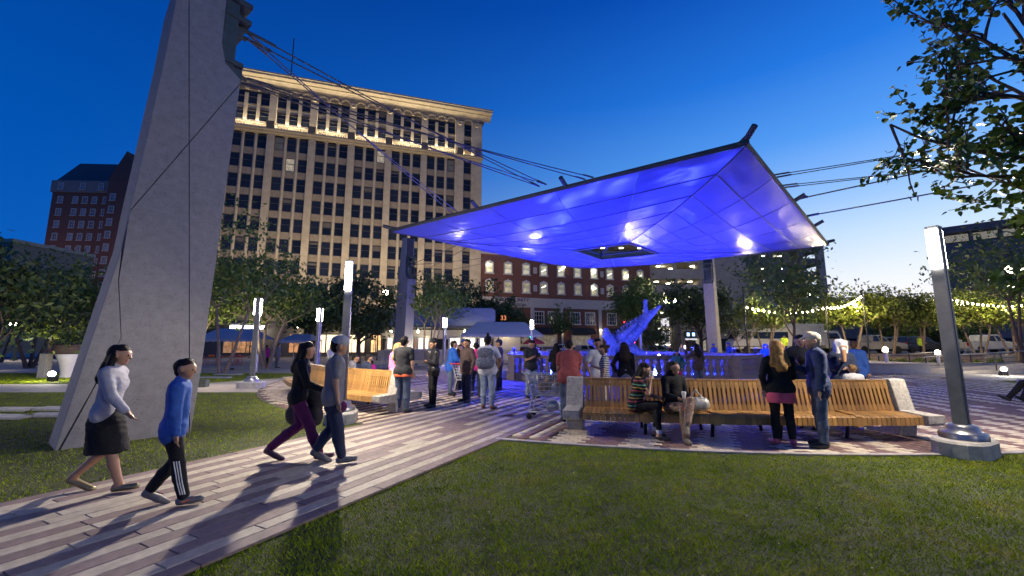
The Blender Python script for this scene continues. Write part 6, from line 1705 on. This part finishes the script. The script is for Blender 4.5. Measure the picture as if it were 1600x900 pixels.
for x, y, z, m, lab in ((16.9, 58, 2.1, REDL, 'red signal glowing beside the alligator sculpture'), (3.0, 66, 3.0, GRNL, 'small green signal in front of the dark awnings'), (6.6 * 2 + 6.4, 72, 5.6, REDL, 'small red signal before the tall brick windows'), (27.2, 66, 6.5, REDL, 'small red signal under the garage decks')):
    t = empty('signal_post', (x, y, 0), 0, lab, 'traffic signal')
    b = MB(); b.tube([(0, 0, 0), (0, 0, z)], .06, 6); b.build('post', IRON, t)
    b = MB(); b.box((0, -.1, z), (.42, .3, .9)); o = b.build('signal_head', BLK, t); MB().lathe([(.19, -.02), (.19, .02), (0, .03)], 12).xform(Matrix.Translation((0, -.27, z)) @ Matrix.Rotation(R(90), 4, 'X')).build('signal_lens', m, o)

# ================================================================ vehicles
TYRE = mat('tyre', (.015, .015, .015), .8); RIMM = mat('wheel_rim', (.35, .35, .36), .35, m=.8); VGL = mat('car_glass', (.015, .02, .03), .08, spec=.7)
HEADL = mat('headlight', (.6, .6, .6), .15); TAIL = mat('tail_light', (.35, .01, .01), .3)
def paint(n, c): return mat('paint_' + n, c, .3, var=.05, coat=.5)
wheel_t = MB().lathe([(.22, -.12), (.36, -.12), (.39, -.08), (.39, .08), (.36, .12), (.22, .12)], 18).mesh('tyre', TYRE)
wheel_r = MB().lathe([(0, .06), (.08, .10), (.10, .05), (.19, .05), (.225, .11)], 12).mesh('rim', RIMM)
def vehicle(kind, label, loc, rz, pt_, group='vehicles parked along the street'):
    t = empty({'pickup': 'pickup_truck', 'van': 'van', 'truck': 'box_truck', 'suv': 'car'}[kind], loc, rz, label, {'pickup': 'pickup', 'van': 'van', 'truck': 'truck', 'suv': 'car'}[kind], group)
    side = dict(pickup=[(-2.85, .55), (-2.85, 1.12), (-.75, 1.14), (1.15, 1.16), (2.55, 1.05), (2.8, .85), (2.8, .45), (-2.7, .42)], suv=[(-2.3, .5), (-2.35, 1.0), (1.1, 1.06), (2.2, .92), (2.4, .7), (2.35, .38), (-2.2, .36)],
                van=[(-3.0, .5), (-3.0, 2.45), (-2.8, 2.6), (1.7, 2.6), (2.2, 2.3), (2.75, 1.45), (3.05, 1.2), (3.05, .45), (-2.9, .42)], truck=[(.7, .6), (.7, 2.2), (1.0, 2.35), (2.2, 2.3), (2.6, 1.5), (3.4, 1.3), (3.55, 1.0), (3.5, .5), (.8, .5)])[kind]
    W_ = 1.95 if kind != 'suv' else 1.85
    MB().prism(side, W_).build('body', pt_, t, bevel=.05)
    if kind in ('pickup', 'suv'):
        cab = [(-.80, 1.14), (-.62, 1.80), (.35, 1.84), (1.10, 1.16)] if kind == 'pickup' else [(-2.28, 1.0), (-2.0, 1.66), (.1, 1.70), (1.1, 1.05)]
        MB().prism([(x, z + .004) for x, z in cab], W_ - .28).build('cab', pt_, t, bevel=.06)
        cx_ = sum(x for x, z in cab) / 4; cz_ = sum(z for x, z in cab) / 4
        for a, b2 in ((.06, .47), (.53, .94)):
            lo = lambda f: cab[0][0] + (cab[3][0] - cab[0][0]) * f; hi = lambda f: cab[1][0] + (cab[2][0] - cab[1][0]) * f
            z0_, z1_ = cab[0][1] + .07, cab[1][1] - .08
            MB().prism([(lo(a) + .05, z0_), (lo(b2) - .02, z0_), (hi(b2), z1_), (hi(a), z1_)], W_ - .262).build('window', VGL, t)
        MB().prism([(cab[3][0] - .05, cab[3][1] + .03), (cab[2][0] + .06, cab[2][1] - .06), (cab[2][0] + .09, cab[2][1] - .05), (cab[3][0] + .02, cab[3][1] + .03)], W_ - .45).build('windscreen', VGL, t)
        if kind == 'pickup':
            b = MB(); b.box((-1.8, 0, 1.139), (1.9, W_ - .3, .03)); b.build('bed', BLK, t)
    elif kind == 'van':
        MB().prism([(-2.5, 1.5), (-2.5, 2.2), (1.0, 2.2), (1.0, 1.5)], W_ + .02).build('window', VGL, t); MB().prism([(1.25, 1.5), (1.25, 2.2), (1.85, 2.15), (2.35, 1.5)], W_ + .02).build('window', VGL, t)
        MB().prism([(2.30, 2.26), (2.80, 1.5), (2.86, 1.52), (2.36, 2.3)], W_ - .3).build('windscreen', VGL, t)
    else:
        MB().box((-1.55, 0, 1.95), (4.3, 2.2, 2.3)).build('cargo_box', mat('cargo_white', (.45, .46, .47), .5), t, bevel=.03); MB().prism([(.95, 1.5), (.95, 2.1), (2.05, 2.1), (2.4, 1.5)], W_ + .02).build('window', VGL, t)
        MB().prism([(2.18, 2.26), (2.58, 1.55), (2.64, 1.57), (2.24, 2.3)], W_ - .3).build('windscreen', VGL, t)
    fx_ = max(p[0] for p in side); rx_ = min(p[0] for p in side)
    for s in (-1, 1):
        MB().box((fx_ - .03, s * .72, .82 if kind != 'truck' else .95), (.14, .34, .2)).build('headlight', HEADL, t); MB().box((rx_ + .02, s * .86, .92), (.1, .16, .34)).build('tail_light', TAIL, t)
    MB().box((fx_ + .03, 0, .52), (.14, W_ - .2, .2)).build('bumper', RIMM, t, bevel=.02)
    for x in ((-1.75, 1.75) if kind != 'truck' else (-2.2, 2.4)):
        for s in (-1, 1):
            o = link('wheel', wheel_t, t, (x, s * (W_ / 2 - .10), .39), (R(90 if s < 0 else -90), 0, 0)); link('rim', wheel_r, o)
    return t
PW_ = paint('white', (.55, .53, .48)); PB = paint('black', (.02, .025, .035)); PS = paint('silver', (.30, .31, .33)); PT = paint('tan', (.42, .38, .30)); PBL = paint('blue', (.03, .06, .12)); PTE = paint('teal', (.04, .15, .17))
vehicle('pickup', 'pale crew cab pickup parked behind the yellow green trees', (36, 41.7, .815), R(4), PT)
vehicle('suv', 'dark sedan behind the pale crew cab pickup nose', (41.6, 42.6, .815), R(4), PB)
vehicle('pickup', 'white pickup truck right of the near lamp post', (46.2, 40.6, .815), R(2), PW_)
vehicle('suv', 'black car at the right picture edge beyond the white pickup', (51.2, 39.6, .815), R(0), PB)
vehicle('suv', 'dark blue car between the two pickups', (41.5, 46, .815), R(5), PBL)
vehicle('van', 'white shuttle van with dark side windows beside the far pylon', (26.4, 44.5, .815), R(176), PW_)
vehicle('truck', 'white box truck with cab facing right behind the hooded woman', (32.6, 45.2, .815), R(3), PW_)
vehicle('pickup', 'white pickup in front of the dark awnings of the brick building', (7.5, 64.5, 0), R(18), PW_)
vehicle('suv', 'silver car just right of the white pickup by the brick building', (12.0, 64.0, 0), R(18), PS)
vehicle('suv', 'teal car by the orange barrels near the garage entrance', (20.3, 58.0, 0), R(15), PTE)
vehicle('suv', 'red car half hidden by dark leaves at far left', (-55, 52.5, 0), R(10), paint('red', (.35, .02, .02)))

# ================================================================ terrace, ramp and rails at the right
WALLC = mat('terrace_concrete', (.36, .34, .32), .85, var=.12, sc=3, bump=.2, bsc=40)
t = empty('terrace', (0, 0, 0), 0, 'low raised concrete terrace beyond the plaza on the right', 'terrace')
b = MB(); b.box((18.2, 28.6, .27), (11.6, 9.0, .54)); b.build('retaining_wall', WALLC, t); b = MB(); b.box((18.2, 28.6, .572), (11.9, 9.3, .06)); b.build('coping', G_WALK, t, bevel=.01)
b = MB(); b.prism([(24.02, 0), (34, .0), (34, .55), (24.02, .02)], 2.6, Matrix.Translation((0, 25.6, 0))); b.build('ramp', G_WALK, t)
b = MB(); b.box((29, 27.12, .25), (10, .3, .5)); b.build('ramp_kerb', WALLC, t)
RAILM = mat('rail_steel', (.30, .29, .27), .4, m=.6)
for y0, lab in ((24.2, 'front handrail with dark posts climbing the concrete ramp'), (27.3, 'rear handrail with dark posts along the ramp top')):
    t = empty('handrail', (23.8, y0, 0), 0, lab, 'handrail', 'handrails of the ramp')
    b = MB(); b.tube([(0, 0, .92), (.2, 0, .98), (10.2, 0, 1.52), (14, 0, 1.56)], .03, 8); b.build('top_rail', RAILM, t)
    b = MB(); b.tube([(.1, 0, .45), (10.2, 0, .9)], .018, 6); b.build('low_rail', BLK, t)
    for k in range(7):
        b = MB(); z_ = .55 * min(1, k * 2.0 / 10); b.tube([(.12 + 2.0 * k, 0, z_ - .05), (.12 + 2.0 * k, 0, .96 + z_)], .035, 6); b.build('rail_post', BLK, t)
t = empty('fence_rail', (17.2, 32.4, .6), 0, 'black railing at the back of the raised terrace', 'railing')
b = MB(); b.tube([(0, 0, .95), (6.4, 0, .95)], .03, 6); b.tube([(0, 0, .5), (6.4, 0, .5)], .018, 6); b.build('rails', BLK, t)
for k in range(5): MB().tube([(1.6 * k, 0, 0), (1.6 * k, 0, .97)], .03, 6).build('rail_post', BLK, t)
PLW = mat('planter_wall', (.30, .22, .16), .85, var=.15, sc=5, bump=.3, bsc=30)
t = empty('planter_wall', (0, 0, 0), 0, 'long low tan planter wall in front of the parked vehicles', 'planter wall')
b = MB(); b.box((33, 36.6, .4), (16, .5, .8)); b.build('wall', PLW, t); b = MB(); b.box((33, 36.6, .84), (16.2, .62, .08)); b.build('coping', PLW, t)
sheet('planting_bed', [(23, 33.8), (41, 33.8), (41, 36.3), (23, 36.3)], .006, mat('bed_soil', (.05, .035, .025), .95, var=.3, sc=8))
rg = np.random.default_rng(77)
for k in range(12):
    x = 24 + 1.45 * k + rg.uniform(-.3, .3); y = 34.9 + rg.uniform(-.4, .5); r_ = rg.uniform(.35, .55)
    P = rg.normal(0, 1, (420, 3)); P /= np.linalg.norm(P, axis=1)[:, None]; P *= r_ * rg.uniform(.6, 1.05, (420, 1)); P[:, 2] = np.abs(P[:, 2]) * 1.1 + .05
    o = link('shrub', leaf_cloud(P, .07, MIDL if k % 3 else LIMEL, rg), None, (x, y, 0))
    tag(o, ('mid green' if k % 3 else 'yellow green') + ' rounded shrub, ' + ('first', 'second', 'third', 'fourth', 'fifth', 'sixth', 'seventh', 'eighth', 'ninth', 'tenth', 'eleventh', 'twelfth')[k] + ' from the terrace end of the planting bed', 'shrub', 'shrubs in the planting bed')
BOLL = mat('bollard_glow', (1, 1, 1), .4, emit=14, ecol=(1, .80, .5)); BOLB = mat('bollard_body', (.40, .38, .35), .5)
for x, y, z, lab in ((22.0, 24.6, .60, 'lit bollard on the terrace edge in front of the shrubs'), (27.4, 26.9, .4, 'lit bollard beside the ramp, just left of the near lamp post'), (-.1, 33, 0, 'lit bollard behind the balustrade near the white tent'), (11.8, 33.5, 0, 'lit bollard behind the balustrade right of the alligator'), (-33.5, 27, 0, 'dim bollard on the far left walk')):
    t = empty('bollard_light', (x, y, z), 0, lab, 'bollard light', 'lit bollards')
    b = MB(); b.lathe([(.10, 0), (.10, .62), (.12, .64)], 12); b.build('post', BOLB, t); b = MB(); b.lathe([(.13, .64), (.14, .72), (.12, .86), (.05, .92), (0, .93)], 12); b.build('lantern', BOLL, t)
    lamp('POINT', (x, y - .3, z + .85), 30, (1, .82, .55), .1, name='bollard_lamp')
FLW = mat('flood_white', (1, 1, 1), .3, emit=40, ecol=(1, .96, .85))
for x, y, aim, lab, P in ((26.4, 22.6, (20, 17, .3), 'glaring flood lamp low in the grass beside the ramp', 170), (-20.6, 18.9, (-26, 24, 1.0), 'glaring flood lamp low in the grass left of the near pylon', 200)):
    t = empty('ground_flood', (x, y, 0), 0, lab, 'flood lamp', 'flood lamps in the grass')
    b = MB(); b.box((0, 0, .12), (.26, .26, .24)); b.build('housing', BLK, t, bevel=.01); b = MB(); b.lathe([(0, -.12), (.10, -.07), (.13, 0), (.10, .08), (0, .13)], 10, (0, -.06, .34)); b.build('lens', FLW, t)
    lamp('POINT', (x, y - .15, .62), P, (1, .93, .78), .1, name='ground_flood_lamp')
t = MB().box((0, 0, .14), (.3, .3, .28)).build('junction_box', STEEL_G, None, (-12.0, 16.4, .005), .2, bevel=.012); tag(t, 'small grey box on the walk left of the leaning lamp base', 'box')
t = MB().lathe([(.13, 0), (.13, 1.05), (.11, 1.1), (0, 1.1)], 14).build('bollard', mat('bollard_steel', (.42, .42, .43), .4, m=.4), None, (-15.9, 26.0, .005)); tag(t, 'plain pale steel bollard behind the lamp with two glowing strips', 'bollard')
# planter, post and tents
POT = mat('white_pot', (.62, .58, .54), .6, var=.06)
t = empty('planter', (-22.6, 21.4, 0), 0, 'tall white flared planter with a dark bowl of plants left of the near pylon', 'planter')
MB().lathe([(.30, 0), (.28, .25), (.38, .75), (.55, 1.15), (.52, 1.17)], 18).build('pot', POT, t); MB().lathe([(.45, 1.16), (.62, 1.25), (.70, 1.62), (.6, 1.68), (0, 1.6)], 16).build('bowl', BARK_D, t)
P = rg.normal(0, 1, (500, 3)) * np.array((.42, .42, .25)) + np.array((0, 0, 1.9)); link('plant', leaf_cloud(P, .09, DARKL, rg), t)['kind'] = 'stuff'
t = MB().box((0, 0, .6), (.34, .34, 1.2)).build('stone_post', BCONC, None, (-23.6, 21.2, 0), .1, bevel=.02); tag(t, 'square grey stone post next to the white planter', 'post')
TENTW = mat('tent_cloth', (.40, .42, .44), .75, var=.06, sc=1)
TENTS = mat('tent_side', (.33, .33, .33), .8, var=.08)
def tent(x, y, w, d, eave, ridge, lab):
    t = empty('tent', (x, y, 0), R(4), lab, 'tent', 'white tents')
    b = MB(); r2 = w * .30
    vs = [(-w / 2, -d / 2, eave), (w / 2, -d / 2, eave), (w / 2, d / 2, eave), (-w / 2, d / 2, eave), (-r2, 0, ridge), (r2, 0, ridge)]
    b.add(vs, [(0, 1, 5, 4), (1, 2, 5), (2, 3, 4, 5), (3, 0, 4)]); o = b.build('roof', TENTW, t); md = o.modifiers.new('thickness', 'SOLIDIFY'); md.thickness = .02
    b = MB(); n = int(w / .45)
    for k in range(n):
        x0, x1 = -w / 2 + w * k / n, -w / 2 + w * (k + 1) / n
        b.prism([(x0, eave), (x1, eave), (x1, eave - .22), ((x0 + x1) / 2, eave - .30), (x0, eave - .22)], .02, Matrix.Translation((0, -d / 2, 0)))
    b.build('valance', TENTW, t)
    for sx in (-1, 1):
        for sy in (-1, 1): MB().tube([(sx * (w / 2 - .08), sy * (d / 2 - .08), 0), (sx * (w / 2 - .08), sy * (d / 2 - .08), eave)], .04, 6).build('pole', BOLB, t)
    return t
tent(-1.2, 46, 8.6, 5, 2.75, 4.2, 'wide white marquee tent behind the fountain crowd')
tent(-25.2, 38, 5.2, 3.4, 2.2, 3.15, 'white scalloped tent behind the terrace tables')
tent(-20.2, 40, 2.8, 3, 2.1, 2.7, 'small white tent beside the yellow vest worker')
t = empty('umbrella', (2.2, 42, 0), 0, 'closed low red umbrella beside the marquee tent', 'umbrella')
MB().tube([(0, 0, 0), (0, 0, 2.4)], .03, 6).build('pole', BLK, t); MB().lathe([(1.2, 1.75), (.8, 2.1), (0, 2.4)], 10).build('cover', K['red'], t)
# terrace tables and folding chairs
def chair_set():
    pass
cols = [mat('chair_pink', (.55, .06, .20), .45), mat('chair_orange', (.60, .13, .03), .45), mat('chair_red', (.45, .03, .05), .45)]
def folding_chair(m):
    t = empty('folding_chair')
    MB().box((0, 0, .45), (.40, .38, .025)).build('seat', m, t); MB().box((0, .20, .78), (.40, .02, .16)).build('backrest', m, t)
    for s in (-1, 1):
        MB().tube([(s * .2, -.22, 0), (s * .2, .2, .86)], .013, 5).build('leg', m, t); MB().tube([(s * .18, .22, 0), (s * .18, -.17, .45)], .013, 5).build('leg', m, t)
    return t
def bistro_table(m):
    t = empty('bistro_table'); MB().box((0, 0, .72), (1.0, .75, .03)).build('tabletop', m, t)
    for s in (-1, 1): MB().tube([(s * .4, -.3, 0), (s * .38, .3, .70)], .014, 5).build('leg', m, t); MB().tube([(s * .4, .3, 0), (s * .38, -.3, .70)], .014, 5).build('leg', m, t)
    return t
cn = ('pink', 'orange', 'red'); seat_c = [folding_chair(m) for m in cols]; tab_c = [bistro_table(m) for m in cols]; used = set()
def place_c(src, i, kind, x, y, rz, lab):
    o = src[i] if (kind, i) not in used else copy_tree(src[i]); used.add((kind, i))
    o.location = (x, y, .006); o.rotation_euler = (0, 0, rz); tag(o, lab, 'chair' if kind == 'c' else 'table', 'folding terrace chairs' if kind == 'c' else 'terrace tables')
where = ('nearest the pylon', 'in the middle of the terrace', 'nearest the pale tree trunk')
for k, (x, y, i) in enumerate(((-25.6, 34.0, 0), (-23.6, 34.6, 1), (-21.6, 34.2, 2))):
    place_c(tab_c, i, 't', x, y, .2 * k, '%s folding table %s' % (cn[i], where[k]))
    place_c(seat_c, i, 'c', x - .8, y - .1, R(90) + .2, '%s folding chair on the pylon side of the table %s' % (cn[i], where[k])); place_c(seat_c, (i + 1) % 3, 'c', x + .8, y + .1, R(-90), '%s folding chair on the fountain side of the table %s' % (cn[(i + 1) % 3], where[k]))
# bike racks by the pavilion
brm = MB().tube([(-.4, 0, 0), (-.4, 0, .75), (-.33, 0, .82), (.33, 0, .82), (.4, 0, .75), (.4, 0, 0)], .03, 8).mesh('bike_rack', RAILM)
for k, (px, lab) in enumerate(((-9.6, 'steel hoop bike rack left of the far pylon foot'), (-8.5, 'steel hoop bike rack touching the far pylon foot'))):
    tag(link('bike_rack', brm, None, (px, 29.5, 0)), lab, 'bike rack', 'bike racks')
# kiosk and barrels at the street
t = empty('kiosk', (21.0, 49.0, 0), R(-5), 'black pay kiosk with two small lit blue displays on top', 'kiosk')
MB().box((0, 0, 1.1), (1.0, .7, 2.2)).build('cabinet', BLK, t, bevel=.03); MB().box((0, -.05, 2.9), (1.3, .5, .75)).build('sign_head', BLK, t, bevel=.05)
for x in (-.3, .3): MB().box((x, -.31, 2.9), (.3, .03, .4)).build('display', mat('display_blue', (.3, .6, 1), .3, emit=2.5, ecol=(.35, .6, 1)), t)
MB().box((0, -.33, 2.35), (1.3, .06, .14)).build('light_bar', WHT, t); MB().box((0, .1, 2.4), (.3, .3, .5)).build('neck', BLK, t)
BOR = mat('barrel_orange', (.65, .12, .02), .5); BWH = mat('barrel_white', (.6, .6, .58), .5)
br0 = empty('traffic_barrel')
MB().lathe([(.30, 0), (.30, .12), (.26, .13), (.25, .35)], 14).build('base', BOR, br0)
for z, m, r_ in ((.35, BWH, .25), (.5, BOR, .24), (.65, BWH, .235), (.8, BOR, .225)): MB().lathe([(r_, z), (r_ - .008, z + .15)], 14).build('band', m, br0)
for k, (x, y, lab) in enumerate(((17.0, 53, 'orange and white traffic barrel nearest the alligator'), (18.6, 53.4, 'orange and white traffic barrel beside the kiosk group'), (22.6, 52, 'orange and white traffic barrel right of the kiosk'))):
    o = br0 if k == 0 else copy_tree(br0); o.location = (x, y, 0); tag(o, lab, 'traffic barrel', 'traffic barrels at the street')
# carts
CHR = mat('cart_chrome', (.55, .54, .52), .4, m=.45); PLR = mat('cart_red', (.4, .03, .03), .4); STUF = [mat('plastic_bag', (.55, .54, .52), .4, var=.2), mat('carton', (.42, .30, .16), .8), mat('blue_tarp', (.25, .30, .50), .5)]
def cart():
    t = empty('shopping_cart')
    b = MB(); L0, L1, w0, w1 = .42, .50, .22, .29
    lev = [(.52, L0, w0), (.95, L1, w1)]
    ring = lambda L, w, z: [(-L, -w, z), (L, -w * .8, z), (L, w * .8, z), (-L, w, z)]
    for f in np.linspace(0, 1, 6):
        z = .52 + .43 * f; L, w = L0 + (L1 - L0) * f, w0 + (w1 - w0) * f; q = ring(L, w, z); b.tube(q + [q[0]], .009 if 0 < f < 1 else .015, 4)
    for f in np.linspace(0, 1, 9):
        for s in (-1, 1):
            b.tube([(-L0 + 2 * L0 * f, s * (w0 + (w0 * .8 - w0) * f), .52), (-L1 + 2 * L1 * f, s * (w1 + (w1 * .8 - w1) * f), .95)], .006, 4); 
    for f in np.linspace(-1, 1, 6):
        b.tube([(-L0, w0 * f, .52), (L0, w0 * .8 * f, .52), (L1, w1 * .8 * f, .95)], .006, 4); b.tube([(-L0, w0 * f, .52), (-L1, w1 * f, .95)], .006, 4)
    b.build('basket', CHR, t)
    b = MB()
    for s in (-1, 1): b.tube([(-.62, s * .28, 1.02), (-.5, s * .28, .93), (-.36, s * .24, .50), (-.46, s * .26, .16), (.48, s * .2, .14)], .020, 6); b.tube([(-.36, s * .24, .5), (.38, s * .18, .5)], .016, 5)
    b.tube([(.48, -.2, .14), (.48, .2, .14)], .012, 5); b.build('frame', CHR, t)
    MB().tube([(-.62, -.3, 1.02), (-.62, .3, 1.02)], .02, 8).build('handle', PLR, t)
    for x, y in ((-.44, .26), (-.44, -.26), (.46, .2), (.46, -.2)): MB().lathe([(.02, -.018), (.06, -.018), (.063, 0), (.06, .018), (.02, .018)], 12).xform(Matrix.Translation((x, y, .065)) @ Matrix.Rotation(R(90), 4, 'X')).build('wheel', TYRE, t)
    MB().lathe([(.0, .3), (.15, .32), (.18, .42), (.10, .5), (0, .52)], 9, (.05, 0, -.12)).build('bag', STUF[0], t)
    return t
c1 = cart(); c1.location = (.86, 9.35, .027); c1.rotation_euler = (0, 0, R(-14)); tag(c1, 'laden chrome shopping cart at the end of the long bench', 'shopping cart', 'shopping carts')
c2 = copy_tree(c1); c2.location = (-1.35, 13.4, .027); c2.rotation_euler = (0, 0, R(60)); tag(c2, 'shopping cart under a blue lit cover beside the leather jacket man', 'shopping cart', 'shopping carts')
for p, lab, m, sz in (((.80, 9.36, .027 + .70), 'brown carton of food lying in the cart by the bench', STUF[1], (.34, .26, .30)), ((1.05, 9.28, .027 + .68), 'white plastic bag stuffed in the cart by the bench', STUF[0], (.24, .24, .28)), ((-1.35, 13.4, .027 + .80), 'pale blue cover heaped on the far cart', STUF[2], (.62, .42, .42))):
    V_, F_, _ = sdf_mesh([((-sz[0] / 3, 0, -.02), (sz[0] / 3, 0, .02), sz[1] / 2, sz[1] / 2.3, .03, 0, 1.), ((0, 0, 0), (.03, .02, sz[2] / 2), sz[1] / 2.2, .08, .03, 0, 1.)], .014, False, .006)
    tag(link({0: 'plastic_bag', 1: 'carton', 2: 'cover'}[STUF.index(m)], mesh_np('load', V_, F_, m, None, True), None, p), lab, {0: 'bag', 1: 'carton', 2: 'cover'}[STUF.index(m)])
# added floods, unseen behind the trees, giving the limestone block its even wash
for x, y, ax, az, P in ((-34, 54, -38, 20, 9500), (-20, 57, -22, 20, 9500), (-8, 60, -9, 20, 8500)):
    t = empty('added_facade_flood', (x, y, 6.4), 0, 'added unseen facade floodlight behind the trees, ' + {-34: 'at the cafe row', -20: 'between the dark trees', -8: 'at the block corner'}[x], 'floodlight', 'added facade floodlights behind the trees')
    MB().tube([(0, .1, -6.4), (0, .1, 0)], .07, 6).build('pole', IRON, t); MB().box((0, 0, .15), (.5, .3, .35)).build('housing', BLK, t, bevel=.02)
    v = T1.matrix_basis @ Vector((-(ax + 6.3) / .955, 0, 24))
    lamp('SPOT', (x, y, 6.9), P, (1, .80, .54), .5, v, 150, .8, 'facade_fill_lamp')

# low dark frontages across the street on the right
for k, (x, y, w, h_, rz, lab) in enumerate(((52, 84, 34, 7.5, -8, 'low dark shopfront row behind the parked pickups'), (88, 78, 36, 6.5, -14, 'low dark frontage behind the near lamp post'), (124, 66, 40, 7.0, -22, 'low dark frontage at the far right behind the cars'))):
    t = empty('street_frontage', (x, y, 0), R(rz), lab, 'building', 'low frontages across the street')
    bb('wall', DKB, t, [((0, 5, h_ / 2), (w, 10, h_))]); bb('parapet', GAR_D, t, [((0, 4.9, h_ + .2), (w + .4, 10.4, .5))])
    for j in range(6): bb('shop_window', GLASS_L if (j + k) % 3 == 0 else GLASS, t, [((-w / 2 + w * (j + .5) / 6, -.03, 1.8), (w / 9, .2, 2.4))])

# added roof lamps standing in for city light on the far brick hotel
for x, y, P in ((-140, 109, 1500), (-116, 109, 1200)):
    t = empty('added_roof_flood', (x, y, 24.9), 0, 'added roof floodlight on the low pale building, ' + ('farther out' if x < -120 else 'nearer the limestone block'), 'floodlight', 'added roof floodlights below the hotel')
    MB().tube([(0, .1, -.1), (0, .1, .3)], .06, 6).build('stem', IRON, t); MB().box((0, 0, .45), (.5, .3, .35)).build('housing', BLK, t, bevel=.02)
    lamp('SPOT', (x, y - 1, 25.8), P, (1, .72, .50), .5, (x - 2, 124, 34), 160, .9, 'hotel_fill_lamp')

for x, y, P, lab in ((-18.4, 27.6, 900, 'added uplight between the two trees by the terrace'), (-22.2, 26.2, 600, 'added uplight under the low lime tree by the near pylon'), (-38.6, 34.2, 900, 'added uplight below the small tree by the traffic signal'), (-7.9, 34.6, 600, 'added uplight at the vase shaped tree by the pavilion')):
    t = empty('added_uplight', (x, y, 0), 0, lab, 'uplight', 'added uplights under the trees')  # lamps added to brighten the tree crowns
    MB().lathe([(.12, 0), (.12, .10), (.10, .14), (0, .14)], 10).build('housing', BLK, t)
    lamp('SPOT', (x, y, .25), P, (1, .90, .62), .08, (x, y + .3, 6), 130, .8, 'tree_fill_lamp')
